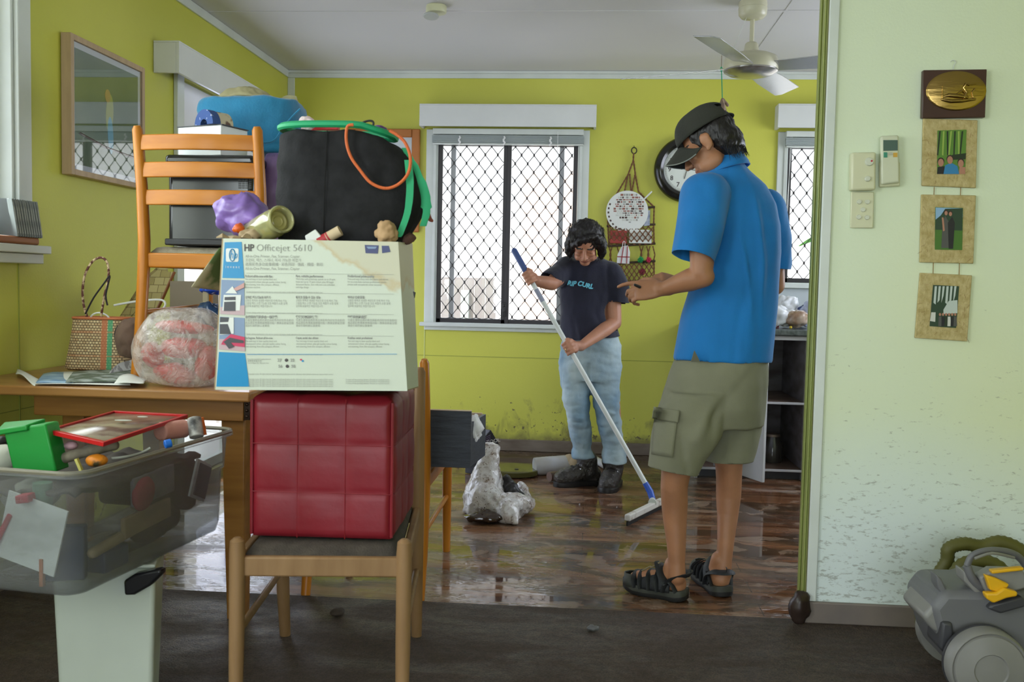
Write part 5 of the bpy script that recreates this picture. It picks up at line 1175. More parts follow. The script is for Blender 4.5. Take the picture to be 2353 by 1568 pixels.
# framed notice half hidden by the bag
pf = thing('framed_print', 'orange wood framed white print on the back wall left of the window', 'picture', (-1.3, BY, 1.38))
x1, z1 = -1.088, 2.035; x0, z0 = -1.56, 1.385
M_of = mat('orange_wood_frame', (.40, .14, .03), .4, var=.12, vs=5)
for (a, b, c_, d) in ((x0, x0 + .052, z0, z1), (x1 - .052, x1, z0, z1), (x0 + .0525, x1 - .0525, z1 - .052, z1), (x0 + .0525, x1 - .0525, z0, z0 + .052)):
    m = MB(); m.bx(a, b, BY - .028, BY - .002, c_, d); put('frame_bar', m, M_of, pf, bevel=.006)
m = MB(); m.bx(x0 + .05, x1 - .05, BY - .012, BY - .006, z0 + .05, z1 - .05); put('print', m, mat('pale_grey_print', (.55, .60, .62), .4), pf, smooth=False)

# macrame hanging organiser
mc = thing('macrame_organiser', 'brown macrame wall organiser with two net pockets hanging beside the clock', 'macrame hanging', (.27, BY, .98))
M_rope = mat('brown_macrame_rope', (.13, .055, .022), .8, c2=(.22, .10, .045), vs=80, bump=.6, bs=200)
M_bar = mat('dark_bamboo', (.055, .035, .02), .5, var=.3, vs=20)
def wp(px, py, d=.02): p = at(px, py, BY - d); return V((p.x, BY - d, p.z))
def cord(P, r=.0042, mb=None, d=.02):
    P = [wp(x, y, d) for x, y in P]; out = []
    for i in range(len(P) - 1):
        n = max(2, int((P[i + 1] - P[i]).length / .011))
        for k in range(n): out.append(P[i].lerp(P[i + 1], k / n))
    out.append(P[-1]); rs = [r * (1 if k % 2 else 1.45) for k in range(len(out))]
    (mb).tube(out, rs, 6); return mb
m = MB(); m.tube([wp(1457 + 6 * math.cos(t * math.pi / 8), 346 + 7 * math.sin(t * math.pi / 8)) for t in range(16)], .0035, 6, closed=True); m.tube([wp(1457, 340), wp(1457, 335, .001)], .002, 5); put('ring', m, mat('black_iron_ring', (.02, .018, .015), .4), mc)
m = MB()
for P in ([(1456, 352), (1455, 370), (1443, 402), (1434, 445)], [(1456, 370), (1460, 402), (1467, 440), (1478, 452), (1503, 476)], [(1447, 400), (1450, 445)], [(1459, 402), (1451, 446)], [(1443, 402), (1397, 480)]): cord(P, .0040, m)
put('suspension_cords', m, M_rope, mc)
bars = [(1393, 482, 1505, 476), (1394, 520, 1506, 516), (1396, 566, 1506, 560), (1396, 607, 1506, 600), (1400, 650, 1506, 645)]
for (a, b, c_, d) in bars:
    m = MB(); m.cyl(wp(a, b, .022), wp(c_, d, .022), .0072, n=10); put('bamboo_bar', m, M_bar, mc)
def net(x0, x1, y0a, y1a, drop, ncol, nrow, name):
    m = MB()
    for i in range(nrow):
        for j in range(ncol + 1):
            for s in (-1, 1):
                xa = x0 + (x1 - x0) * (j / ncol); xb = xa + s * (x1 - x0) / ncol * .5 * (1 if i % 2 == 0 else 1)
                off = 0 if i % 2 == 0 else (x1 - x0) / ncol * .5
                xs_, xe = xa + off, xa + off + s * (x1 - x0) / ncol * .5
                if min(xs_, xe) < x0 - 1 or max(xs_, xe) > x1 + 1: continue
                f = lambda t: y0a + (y1a - y0a) * t
                sag = lambda x: drop * math.sin(math.pi * (x - x0) / (x1 - x0))
                bul = lambda t: .028 + .022 * math.sin(math.pi * t)
                t0, t1 = i / nrow, (i + 1) / nrow
                P = [wp(xs_, f(t0) + sag(xs_) * (1 - t0), bul(t0)), wp(xe, f(t1) + sag(xe) * (1 - t1), bul(t1))]
                mid = (P[0] + P[1]) / 2
                m.tube([P[0], mid, P[1]], [.0045, .0028, .0045], 5)
    put(name, m, M_rope, mc)
net(1398, 1503, 518, 563, 6, 8, 5, 'net_pocket'); net(1400, 1503, 604, 648, 2, 9, 5, 'net_pocket')
m = MB()
for x in (1399, 1418, 1430, 1470, 1486, 1500):
    dx = 5; cord([(x, 566), (x + dx, 586), (x, 606)], .0032, m); 
    if x in (1399, 1486, 1470): cord([(x + 8, 566), (x + 2, 586), (x + 8, 606)], .0032, m)
for P in ([(1503, 478), (1502, 520), (1503, 560)], [(1396, 484), (1397, 520), (1399, 566)], [(1503, 600), (1503, 645)]): cord(P, .0038, m)
for x, l in ((1418, 676), (1455, 692), (1465, 686), (1478, 672), (1433, 668)): cord([(x, 648), (x, l)], .003, m); m.ell(wp(x, l), (.0075, .006, .0075))
put('knotted_cords', m, M_rope, mc)
cal = thing('round_calendar', 'round white printed calendar tucked in the top of the macrame organiser', 'calendar', (.25, BY - .05, 1.5))
m = MB(); c_ = wp(1441, 487, .034); m.cyl(c_ + V((0, .003, 0)), c_, .131, n=48); put('disc', m, M_paper, cal)
def blocks(cx, cy, R, cols_, seed, mbs, y):
    rnd = random.Random(seed)
    yy_ = cy - R
    while yy_ < cy + R:
        xx = cx - R; h = rnd.uniform(4, 6.5)
        while xx < cx + R:
            w_ = rnd.uniform(3.5, 9)
            if math.hypot(xx + w_ / 2 - cx, yy_ + h / 2 - cy) < R - 3:
                k = rnd.randrange(len(mbs)); p, q_ = wp(xx, yy_, y), wp(xx + w_ - 1.6, yy_ + h - 1.6, y); mbs[k].bx(p.x, q_.x, p.y, p.y + .0004, q_.z, p.z)
            xx += w_
        yy_ += h
calp = []
mbs = [MB() for _ in range(4)]; blocks(1447, 478, 37, 0, 4, mbs, .0348)
for mb_, cn in zip(mbs, ((.07, .04, .03), (.30, .12, .09), (.33, .33, .30), (.60, .62, .56))): calp.append((mb_, mat('tile%d' % int(cn[0] * 100), cn, .6)))
mbs = [MB() for _ in range(2)]
for k in range(9):
    a = R_(100 + k * 13); p = wp(1441 + 43 * math.cos(a), 487 + 43 * math.sin(a), .0348); mbs[k % 2].box(p, (.010, .0004, .012), (0, a, 0))
for mb_ in mbs: calp.append((mb_, MATS['tile7']))
b_ = bmesh.new(); ml = []
for mb_, mm in calp:
    me_ = mb_.mesh(); n0 = len(b_.faces); b_.from_mesh(me_); b_.faces.ensure_lookup_table()
    for f_ in b_.faces[n0:]: f_.material_index = len(ml)
    ml.append(mm)
me_ = bpy.data.meshes.new('printed_pattern'); b_.to_mesh(me_); b_.free(); put('printed_pattern', me_, ml, cal, smooth=False)
m = MB(); m.caps(wp(1478, 460, .03), wp(1497, 441, .03), .005); tag(put('plastic_tag', m, M_paper), 'slim white plastic strip sticking up beside the round calendar', 'strip')
m = MB(); m.prism([wp(1484, 485, .03), wp(1494, 483, .03), wp(1493, 518, .03), (wp(1480, 520, .03))], (0, .006, 0)); tag(put('leaflet', m, mat('leaflet_blue_white', (.55, .58, .60), .5, c2=(.10, .15, .30), vs=40)), 'small leaflet beside the calendar in the macrame organiser', 'leaflet')
mbx = MB(); a, b = wp(1402, 530, .03), wp(1440, 560, .03); mbx.bx(a.x, b.x, BY - .045, BY - .012, b.z, a.z); tag(put('red_packet', mbx, mat('brick_red_packet', (.33, .04, .03), .5), bevel=.003), 'red packet in the left of the upper net pocket', 'packet')
mbx = MB(); a, b = wp(1446, 528, .03), wp(1497, 560, .03); mbx.bx(a.x, b.x, BY - .042, BY - .014, b.z, a.z); tag(put('letter_bundle', mbx, M_paper, bevel=.003), 'bundle of white letters in the upper net pocket', 'letters')
mit = thing('pot_holder', 'white pot holder with red cross pegged over the lower net pocket', 'pot holder', (.22, BY - .05, 1.25))
m = MB(); m.prism([wp(1428, 567, .055), wp(1443, 564, .055), (wp(1448, 580, .055)), wp(1446, 607, .055), wp(1417, 605, .055), wp(1419, 585, .055)], (0, .012, 0)); put('pad', m, mat('white_cotton', (.72, .72, .72), .8), mit, bevel=.004)
for P in ([(1433, 567), (1427, 606)], [(1442, 566), (1440, 606)], [(1418, 590), (1447, 591)]):
    m = MB(); m.tube([wp(x, y, .0565) for x, y in P], .004, 6, flat=.3); put('red_stripe', m, mat('dark_red_tape', (.28, .01, .02), .7), mit)
m = MB(); m.tube(smoothp([wp(1430, 568, .055), wp(1432, 556, .055), wp(1436, 556, .055), wp(1436, 567, .055)], 3), .002, 5); put('loop', m, MATS['white_cotton'], mit)
def yarn(px, py, r, mm, label, seed):
    mb = MB(); rnd = random.Random(seed); P = []
    for k in range(46):
        v = V((rnd.gauss(0, 1), rnd.gauss(0, 1) * .7, rnd.gauss(0, 1))).normalized() * r * rnd.uniform(.6, 1); P.append(wp(px, py, .045) + v)
    mb.tube(smoothp(P, 2), .0025, 4); return tag(put('yarn_bundle', mb, mm), label, 'yarn')
yarn(1471, 597, .022, mat('green_yarn', (.02, .35, .10), .9), 'tangle of green yarn on top of the lower net pocket', 1)
yarn(1491, 597, .018, mat('pink_yarn', (.55, .03, .09), .9), 'tangle of pink yarn at the right of the lower net pocket', 2)
yarn(1476, 625, .024, mat('maroon_yarn', (.25, .03, .05), .9), 'tangle of maroon yarn down inside the lower net pocket', 3)
yarn(1425, 632, .024, mat('white_yarn', (.55, .56, .5), .9), 'tangle of white yarn at the left of the lower net pocket', 5)

# ============================================================ ceiling things
M_beige = mat('beige_fan_enamel', (.52, .50, .36), .3)
fan = thing('ceiling_fan', 'four-bladed ceiling fan with beige motor and silver blades above the man', 'ceiling fan', (.725, 4.585, 2.4))
cx, cy = .727, 4.585
def L(prof, n=40): return MB().lathe(prof, (cx, cy, 0), None, n)
put('canopy', L([(.064, 2.399), (.066, 2.385), (.064, 2.372), (.0665, 2.370), (.064, 2.34), (.052, 2.326), (.03, 2.320), (.02, 2.318)]), M_beige, fan)
put('rod', L([(.0105, 2.32), (.0105, 2.19)], 16), M_beige, fan)
put('yoke', L([(.016, 2.215), (.024, 2.213), (.030, 2.205), (.036, 2.165), (.036, 2.16)], 24), M_beige, fan)
put('motor_housing', L([(.036, 2.168), (.05, 2.166), (.09, 2.158), (.118, 2.145), (.124, 2.125), (.124, 2.088), (.120, 2.084)]), M_beige, fan, ang=50)
M_sil = mat('silver_blade', (.50, .51, .53), .25, metal=.75)
put('bottom_cover', L([(.123, 2.086), (.1235, 2.080), (.10, 2.066), (.05, 2.056), (0, 2.054)]), mat('satin_metal', (.42, .40, .38), .22, metal=.8), fan)
bl = None
for k, tipxy in enumerate([(.42, 3.965), (.157, 4.84), (1.33, 4.36), (1.03, 5.18)]):
    d = V((tipxy[0] - cx, tipxy[1] - cy, 0)); ln = d.length; ang = math.atan2(d.y, d.x)
    ln = .625; w0, w1 = .048, .066; tl = R_(-13)
    m = MB()
    pts = [(.10, -w0), (.30, -w1 * .98), (ln - .03, -w1), (ln + .012, w1 * .55), (ln - .01, w1), (.30, w1 * .95), (.10, w0)]
    Mx = Matrix.Translation((cx, cy, 2.098)) @ Matrix.Rotation(ang, 4, 'Z') @ Matrix.Rotation(tl, 4, 'X')
    m.M = Mx; m.prism([(x, y, 0) for x, y in pts], (0, 0, .004)); b_ = put('blade', m, M_sil, fan, bevel=.0012)
    m = MB(); m.M = Mx; m.bx(.085, .14, -.022, .022, .0045, .009); put('blade_arm', m, M_beige, fan, bevel=.002)
m = MB(); m.tube([(cx - .03, cy - .02, 2.325), (cx - .09, cy - .03, 2.17)], .0012, 5); put('wire', m, M_white, fan)
sd = thing('smoke_alarm', 'round cream smoke alarm with open hanging cover on the ceiling', 'smoke alarm', (-.765, 4.66, 2.4))
m = MB(); m.lathe([(.048, 2.399), (.050, 2.39), (.050, 2.368), (.047, 2.364), (0, 2.362)], (-.765, 4.63, 0), None, 36); put('base', m, M_cream, sd)
m = MB(); m.M = Matrix.Translation((-.785, 4.60, 2.345)) @ Matrix.Rotation(R_(-12), 4, 'X'); m.lathe([(.036, 0), (.038, -.004), (.034, -.009), (0, -.011), (0, 0)], (0, 0, 0), None, 30); put('cover', m, mat('dusty_white', (.45, .47, .46), .5), sd)
m = MB(); m.tube([(-.77, 4.62, 2.362), (-.78, 4.61, 2.347)], .003, 6); put('cover_link', m, M_cream, sd)
hc = thing('hanging_ornament', 'green cord with small wooden ornament hanging from the ceiling behind the cap', 'hanging ornament', at(1660, 140, 5.64))
p0, p1 = at(1658, 141, 5.62), at(1660, 232, 5.62)
m = MB(); m.tube([V((p0.x, 5.62, 2.399)), V((p0.x, 5.62, p0.z + .0)), p0 - V((0, 0, .04))], .0022, 6); put('ceiling_hook', m, mat('hook_metal', (.25, .20, .16), .4, metal=.6), hc)
M_gc = mat('green_cord', (.01, .30, .14), .7)
m = MB(); m.tube([p0 - V((0, 0, .03)), p1], .0028, 6); m.ell(p0 - V((0, 0, .045)), (.008, .008, .013)); put('cord', m, M_gc, hc)
m = MB(); m.limb([at(1660, 228, 5.62), at(1655, 245, 5.62)], [.008, .010], 8); m.limb([at(1662, 228, 5.61), at(1672, 242, 5.61)], [.006, .009], 8); m.limb([at(1661, 230, 5.60), at(1664, 254, 5.60)], [.007, .014], 8); put('wooden_bundle', m, mat('driftwood', (.15, .10, .07), .8, c2=(.34, .25, .18), vs=50), hc)

# ============================================================ kitchen cupboard under the right window
kb = thing('kitchen_cupboard', 'open white kitchen cupboard with dark stone-look worktop edge and muddy shelves', 'cupboard', (1.4, 5.6, 0))
YC = 5.38; x0k = .62; M_kw = mat('kitchen_white', (.46, .46, .47), .45, var=.08, vs=5); M_kin = mat('cupboard_interior', (.22, .21, .21), .6, c2=(.10, .08, .07), vs=5, stretch=(1, 1, 3))
M_muds = mat('muddy_shelf', (.10, .06, .04), .35, c2=(.20, .14, .11), vs=9)
a, b = at(1771, 780, YC), at(1862, 780, YC); xs1 = at(1850, 900, YC).x; zt_ = .80
def bxp(name, x0, x1, y0, y1, z0, z1, mm, par=kb, **k): m = MB(); m.bx(x0, x1, y0, y1, z0, z1); return put(name, m, mm, par, bevel=k.get('bevel', .0015))
zsh = at(1800, 925, YC).z; zbt = at(1800, 1080, YC).z
bxp('side_panel', xs1, xs1 + .016, YC, 6.02, .0, .811, M_kw); bxp('side_panel', x0k, x0k + .016, YC, 6.02, .0, .811, M_kw)
bxp('back_panel', x0k + .017, xs1 - .001, 6.0, 6.01, .1, .811, M_kin)
bxp('top_rail', x0k + .017, xs1 - .001, YC, YC + .02, zt_ - .012, .811, M_kw)
for z in (zsh, zbt):
    bxp('shelf', x0k + .017, xs1 - .001, YC + .006, 5.995, z - .012, z, M_muds); bxp('shelf_edge', x0k + .017, xs1 - .001, YC - .004, YC + .0055, z - .012, z + .001, M_kw)
bxp('inner_panel', xs1 - .006, xs1 - .0005, YC + .01, 5.99, zbt + .002, zt_ - .014, M_kin)
bxp('toe_kick', x0k + .017, xs1 + 1.2, YC + .05, YC + .062, 0, zbt - .015, M_pk)
for k in range(2): bxp('panel_door', xs1 + .018 + k * .47, xs1 + .018 + k * .47 + .465, YC - .018, YC - .001, .06, .805, M_kw)
bxp('carcass', xs1 + .018, 2.55, YC + .001, 6.02, .1, .811, M_kin)
def slabdoor(hx, hy, dx, dy, w_, z0, z1, name='door'):
    d = V((dx, dy, 0)).normalized(); n = V((-d.y, d.x, 0)) * .008; p = V((hx, hy, 0)); q_ = p + d * w_
    m = MB(); m.hexa([(v.x, v.y, z0) for v in (p - n, q_ - n, q_ + n, p + n)], [(v.x, v.y, z1) for v in (p - n, q_ - n, q_ + n, p + n)]); return put(name, m, mat('muddy_white_door', (.56, .57, .60), .35, c2=(.50, .51, .53), vs=5), kb, bevel=.002)
# the open door: hinged at the left of the bay and swung towards the room
e0 = at(1762, 1115, 4.92); e1 = at(1640, 1090, 5.38)
slabdoor(e1.x, YC - .012, e0.x - e1.x, 4.92 - 5.38, .47, .075, .808)
slabdoor(x0k + .01, YC - .012, -.03, -.30, .30, .075, .808)
m = MB(); p = at(1755, 815, 4.95)
wt = thing('worktop', 'dark speckled kitchen worktop under the right window', 'worktop', (1.5, 5.6, .812))
ztop = .848
m = MB(); m.bx(x0k - .03, 2.59, YC - .03, 6.045, .813, ztop); put('slab', m, mat('dark_laminate', (.05, .06, .055), .25, c2=(.13, .15, .14), vs=40), wt, bevel=.008, bseg=3)
# splash area of the wall above it is plain grey tile
m = MB(); m.bx(1.02, 2.59, BY - .008, BY - .0008, ztop + .001, 1.077); struct('trim_13', m, mat('grey_white_splashback', (.48, .53, .55), .3), smooth=False)
YS = 5.62; zc = ztop
def onc(mb_or_me, name, mm, label, cat, **k):
    me = mb_or_me.mesh('x') if isinstance(mb_or_me, MB) else mb_or_me
    co = coords(me); dz = zc + .0015 - co[:, 2].min(); co[:, 2] += dz; setco(me, co)
    return tag(put(name, me, mm, **k), label, cat)
M_wf = mat('white_thin_plastic', (.74, .76, .78), .25, alpha=.85, spec=.7)
onc(rag(1790, 730, 5.52, 38, 26, .06, 101, .45, sc=16), 'plastic_bag', M_wf, 'crumpled white plastic bag on the worktop beside the man', 'bag', ang=180)
onc(rag(1810, 714, 5.66, 26, 34, .05, 102, .5, sc=18), 'plastic_bag', M_wf, 'taller white plastic bag standing behind the crumpled one on the worktop', 'bag', ang=180)
onc(rag(1830, 738, 5.50, 30, 19, .06, 103, .3, sc=18), 'bread_bag', mat('brown_bread_bag', (.22, .10, .04), .3, c2=(.50, .42, .34), vs=16, spec=.7), 'brown bread loaf in a plastic bag on the worktop', 'bread bag', ang=180)
onc(rag(1857, 722, 5.60, 18, 28, .05, 104, .5, sc=20), 'plastic_bag', mat('bluish_film', (.50, .55, .75), .25, spec=.8, alpha=.85), 'bluish clear plastic bag at the right of the worktop', 'bag', ang=180)
onc(rag(1850, 700, 5.78, 26, 22, .06, 105, .4, sc=16), 'dark_blue_bag', mat('navy_film', (.03, .05, .14), .35, spec=.7), 'dark blue bag behind the bluish one on the worktop', 'bag', ang=180)
m = MB(); m.box(at(1822, 700, 5.84), (.13, .10, .09), (R_(10), R_(32), R_(20))); bxo = onc(m, 'patterned_box', mat('grey_patterned_card', (.42, .38, .38), .5, c2=(.55, .52, .52), vs=60), 'pale patterned box leaning under the right window', 'box', bevel=.002)
m = MB(); p = at(1780, 700, 5.62); m.box(p, (.05, .04, .075)); onc(m, 'medicine_carton', mat('red_white_carton', (.6, .58, .58), .5, c2=(.45, .03, .04), vs=14, cut=(.5, .52)), 'small red and white carton on the worktop next to the man', 'carton', bevel=.001)
m = MB(); m.ell(at(1818, 722, 5.46), (.008, .008, .008)); onc(m, 'yellow_tie', mat('yellow_tie', (.6, .45, .03), .5), 'small yellow bag tie on the bread bag', 'bag tie')
# leaf outside the window
lf = thing('outdoor_plant', 'green strap leaves of a plant outside the right window', 'plant', (1.42, 6.6, -.3))
def leaf(P, w_, mm, par, name='leaf'):
    P = smoothp(P, 4); n = len(P); rg = []
    for i, p in enumerate(P):
        t = i / (n - 1); ww = w_ * math.sin(math.pi * min(.98, t * .9 + .08)) + .001; rg.append([p - V((0, 0, ww)), p + V((0, .003, 0)), p + V((0, 0, ww)), p - V((0, .003, 0))])
    put(name, MB().loft(rg), mm, par)
M_leaf = mat('fresh_leaf', (.08, .35, .04), .4)
for P in ([at(1900, 540, 6.6), at(1870, 548, 6.6), at(1835, 566, 6.6)], [at(1910, 530, 6.6), at(1900, 440, 6.6), at(1880, 400, 6.6)], [at(1910, 545, 6.6), at(1885, 600, 6.6), at(1870, 640, 6.6)]): leaf(P, .016, M_leaf, lf)
m = MB(); m.tube([at(1912, 520, 6.6), V((at(1912, 520, 6.6).x, 6.6, -.34))], .012, 8); put('stem', m, mat('plant_stem', (.10, .12, .04), .7), lf)
# jar on the cupboard floor
kj = thing('pickle_jar', 'dark muddy glass jar on the bottom shelf of the open cupboard', 'jar', at(1775, 1060, 5.6))
p = at(1776, 1050, 5.60); m = MB(); m.lathe([(.0, zbt + .001), (.055, zbt + .002), (.06, zbt + .03), (.06, zbt + .10), (.045, zbt + .13), (.04, zbt + .15), (0, zbt + .15)], (p.x, 5.62, 0), None, 28); put('glass_body', m, mat('muddy_glass', (.04, .035, .03), .08, spec=.9), kj)
m = MB(); m.lathe([(0, zbt + .151), (.042, zbt + .151), (.042, zbt + .165), (0, zbt + .168)], (p.x, 5.62, 0), None, 24); put('lid', m, MATS['hook_metal'], kj)

# ============================================================ on the floors
def rest(me, z=0.001):
    co = coords(me); co[:, 2] += z - co[:, 2].min(); setco(me, co); return me
# muddy sack
g = G('muddy_white_sack', .25); g.b.inputs['Specular IOR Level'].default_value = .8
big_ = g.ramp(g.noise(g.pos, 9, 4, .6, .8), (.42, .0), (.62, 1)); fine = g.ramp(g.noise(g.map((1, 1, .6)), 58, 6, .7), (.52, 0), (.60, 1))
spk = g.ramp(g.noise(g.pos, 95, 2, .5), (.66, 0), (.69, 1))
c_ = g.mix(g.math('MULTIPLY', big_, .45), (.58, .57, .56), (.30, .20, .12)); c_ = g.mix(g.math('MAXIMUM', g.math('MULTIPLY', big_, fine), g.math('MULTIPLY', spk, .9)), c_, (.10, .05, .025))
g.base(c_); g.bump(g.noise(g.pos, 26, 4, .6, 1.5), .5, .01); M_sack = g.m
sk = thing('plastic_sack', 'mud-splattered white plastic sack slumped on the wet floor beside the drawer', 'sack', (-.42, 4.4, 0))
Yk = 4.42
m = MB()
m.loft(rows_loft([(1020, 1112, 1146, Yk, .03, 2.2), (1032, 1104, 1150, Yk, .05, 2.4), (1060, 1098, 1148, Yk, .07, 2.4), (1100, 1082, 1156, Yk - .02, .09, 2.4), (1140, 1066, 1165, Yk - .04, .12, 2.4), (1175, 1066, 1195, Yk - .06, .14, 2.4), (1190, 1078, 1205, Yk - .08, .13, 2.4)], 32))
m.limb([at(1120, 1155, 4.30), at(1160, 1165, 4.26), at(1200, 1158, 4.32)], [.085, .065, .05], 20)
m.limb([at(1165, 1175, 4.22), at(1185, 1200, 4.17)], [.055, .015], 16); m.limb([at(1195, 1165, 4.36), at(1216, 1158, 4.42), at(1196, 1118, 4.50)], [.045, .035, .02], 16)
me = blend(m, .008, 5); co = coords(me); co[:, 2] = np.maximum(co[:, 2], .002); setco(me, co); crumple(me, .016, 13, 111, 4); co = coords(me); co[:, 2] = np.maximum(co[:, 2], .001); setco(me, co)
put('sack_film', me, M_sack, sk, ang=180)
m = MB(); m.limb([at(1165, 1105, 4.42), at(1175, 1135, 4.38), at(1200, 1148, 4.36)], [.03, .05, .028], 14); me = crumple(blend(m, .006), .010, 22, 7, 3); tag(put('black_cloth', me, mat('black_wet_cloth', (.012, .011, .011), .45), ang=180), 'black wet cloth spilling out of the muddy plastic sack', 'cloth')
tag(put('mud_clump', rest(rag(1110, 1195, 4.18, 46, 12, .05, 121, .5, sc=20)), mat('wet_mud', (.035, .02, .012), .08, spec=.9), ang=180), 'shiny wet mud clump at the foot of the plastic sack', 'mud')
# black printed box behind the sack
bo = thing('black_printed_box', 'black printed cardboard box tipped against the back wall behind the sack', 'box', (-.6, 5.6, 0))
Yb = 5.2; P = [at(1108, 1012, Yb), at(1128, 988, Yb), at(1149, 1024, Yb), at(1140, 1075, Yb), at(1106, 1075, Yb)]
for q_ in P[3:]: q_.z = .002
m = MB(); m.prism(P, (-.10, .07, 0)); put('carton', m, mat('black_carton', (.012, .012, .018), .4), bo, bevel=.003)
ln = [at(1110, 1006 + k * 4, Yb) for k in range(3)]
m = MB()
for k in range(4): m.tube([at(1111, 1008 + k * 4, Yb - .002), at(1127, 1000 + k * 4, Yb - .002)], .002, 5)
put('printed_lines', m, mat('violet_print', (.12, .09, .16), .5), bo)
text('TOOL', .028, at(1119, 1021, Yb), (1, 0, .25), (-.2, 0, 1), M_paper, 'printed_word', bo, off=.002); text('KIT', .020, at(1122, 1030, Yb), (1, 0, .25), (-.2, 0, 1), M_paper, 'printed_word', bo, off=.002)
# lid disc in the puddle
dk = thing('plastic_disc', 'round olive plastic disc lying muddy on the floor near the back wall', 'disc', at(1183, 1075, 5.4))
c_ = atZ(1183, 1078, .03); m = MB(); m.lathe([(.09, 0), (.135, .004), (.14, .03), (.135, .034), (.05, .026), (0, .026)], (c_.x, c_.y, .002), None, 44); put('disc', m, mat('olive_wet_plastic', (.10, .095, .03), .12, spec=.8), dk)
m = MB(); m.ell((c_.x + .01, c_.y, .030), (.012, .01, .002)); put('centre_hole', m, M_pk, dk)
# paper rolls near the boots
rp = thing('paper_roll', 'soggy white paper roll lying against the skirting beside the boots', 'paper roll', (-.15, 5.8, 0))
m = MB(); a, b = atZ(1228, 1072, .05), atZ(1312, 1068, .055); m.tube([a, a.lerp(b, .1), b], [.048, .05, .055], 22); put('roll', m, mat('soggy_paper', (.48, .50, .54), .5, c2=(.38, .36, .32), vs=8), rp)
m = MB(); m.limb([b + V((-.01, -.01, .02)), b + V((.04, -.02, .0))], [.05, .045], 12); me = crumple(m.mesh('x'), .01, 30, 3); put('torn_end', rest(me), mat('tan_soggy', (.40, .31, .19), .7), rp, ang=180)
m = MB(); a, b = atZ(1262, 1096, .03), atZ(1330, 1088, .03); m.tube([a, b], [.026, .03], 16); tag(put('brown_tube', m, mat('wet_brown_card', (.13, .08, .06), .4)), 'wet brown cardboard tube between the paper roll and the left boot', 'tube')
m = MB(); a, b = atZ(1355, 1048, .02), atZ(1420, 1088, .03); m.tube([a, b], [.02, .024], 14); tag(put('white_strip', m, MATS['soggy_paper']), 'pale rolled strip on the floor between the two boots and the wall', 'strip')
tag(put('mud_clod', rest(rag(775, 1418, 2.92, 17, 8, .03, 131, .3, sc=20), .0065), mat('mud_brown', (.045, .032, .024), .8), ang=180), 'dark clod of mud on the carpet under the nearest chair', 'mud')
tag(put('paper_scrap', rest(rag(1362, 1456, 2.89, 14, 6, .014, 132, .5, sc=60), .0065), mat('grey_scrap', (.12, .12, .13), .4), ang=180), 'small grey scrap on the carpet in front of the doorway', 'scrap')
m = MB(); p = at(1828, 1416, 3.06); m.ell((p.x + .01, 3.05, .045), (.032, .03, .055)); me = crumple(m.mesh('x'), .012, 30, 4); tag(put('mud_lump', rest(me, .002), mat('mud_lump', (.03, .018, .014), .35), ang=180), 'dark lump of mud at the foot of the olive door trim', 'mud')

# ============================================================ vacuum cleaner, bottom right
vc = thing('vacuum_cleaner', 'grey and yellow bagless vacuum cleaner against the pale green wall', 'vacuum cleaner', (1.1, 2.65, .006))
M_vg = mat('vacuum_grey', (.135, .135, .14), .45, var=.08, vs=5); M_vd = mat('vacuum_dark', (.045, .045, .05), .4); M_vl = mat('vacuum_light_grey', (.22, .215, .20), .4, var=.1, vs=7); M_vy = mat('vacuum_yellow', (.70, .38, .01), .35)
YV = 2.5; wc = at(2268, 1500, YV)
R1 = 84 / ppm(YV)
wc.z = .008 + R1 * 1.04
m = MB(); m.lathe([(R1 * 1.04, -.02), (R1 * 1.04, .015), (R1 * .98, .024), (R1 * .93, .020), (R1 * .90, .026), (R1 * .45, .034), (R1 * .42, .030), (0, .032), (0, -.02)], wc, Rm_, 48); wl = put('wheel', m, M_vl, vc, ang=35)
m = MB(); m.lathe([(R1 * 1.06, -.03), (R1 * 1.06, -.021), (0, -.021), (0, -.03)], wc, Rm_, 44); put('tyre_ring', m, M_vd, wl)
m = MB(); m.lathe([(R1 * 1.04, 0), (R1 * 1.04, .035), (0, .035), (0, 0)], wc + V((.02, .30, 0)), Rm_, 40); put('wheel', m, M_vl, vc)
def vq(name, pts, y, t, mm, bevel=.008, par=vc):
    ps = [at(x, y_, y) for x, y_ in pts]; ps = [V((p.x, y, max(p.z, .012))) for p in ps]; mb = MB(); mb.prism(ps, (0, t, 0)); return put(name, mb, mm, par, bevel=bevel, bseg=3)
vq('body', [(2140, 1400), (2172, 1360), (2250, 1362), (2300, 1350), (2400, 1370), (2420, 1480), (2330, 1540), (2190, 1540), (2165, 1490)], YV + .05, .22, M_vg, .02)
vq('front_bumper', [(2120, 1420), (2160, 1372), (2195, 1400), (2178, 1452), (2150, 1456)], YV + .06, .18, M_vl, .012)
vq('hose_port', [(2165, 1430), (2190, 1432), (2196, 1480), (2172, 1505), (2158, 1490)], YV + .04, .10, M_vd, .008)
vq('latch', [(2152, 1322), (2163, 1330), (2178, 1362), (2170, 1376), (2154, 1348)], YV + .07, .05, M_vg, .004)
vq('latch', [(2214, 1312), (2232, 1322), (2262, 1362), (2250, 1374), (2216, 1336)], YV + .06, .06, M_vl, .004)
m = MB(); m.lathe([(.0, -.10), (.055, -.10), (.06, -.08), (.062, .03), (.058, .05), (0, .055)], at(2310, 1385, YV + .12), Matrix.Rotation(R_(65), 3, 'Y'), 36); put('dust_canister', m, mat('smoky_bin', (.15, .14, .11), .12, trans=.4, spec=.7), vc)
m = MB(); m.tube(smoothp([at(2222, 1300, YV + .06), at(2236, 1276, YV + .06), at(2275, 1265, YV + .07), at(2320, 1270, YV + .09), at(2350, 1290, YV + .11), at(2372, 1330, YV + .13)], 5), .010, 12, flat=.8); put('carry_handle', m, M_vg, vc)
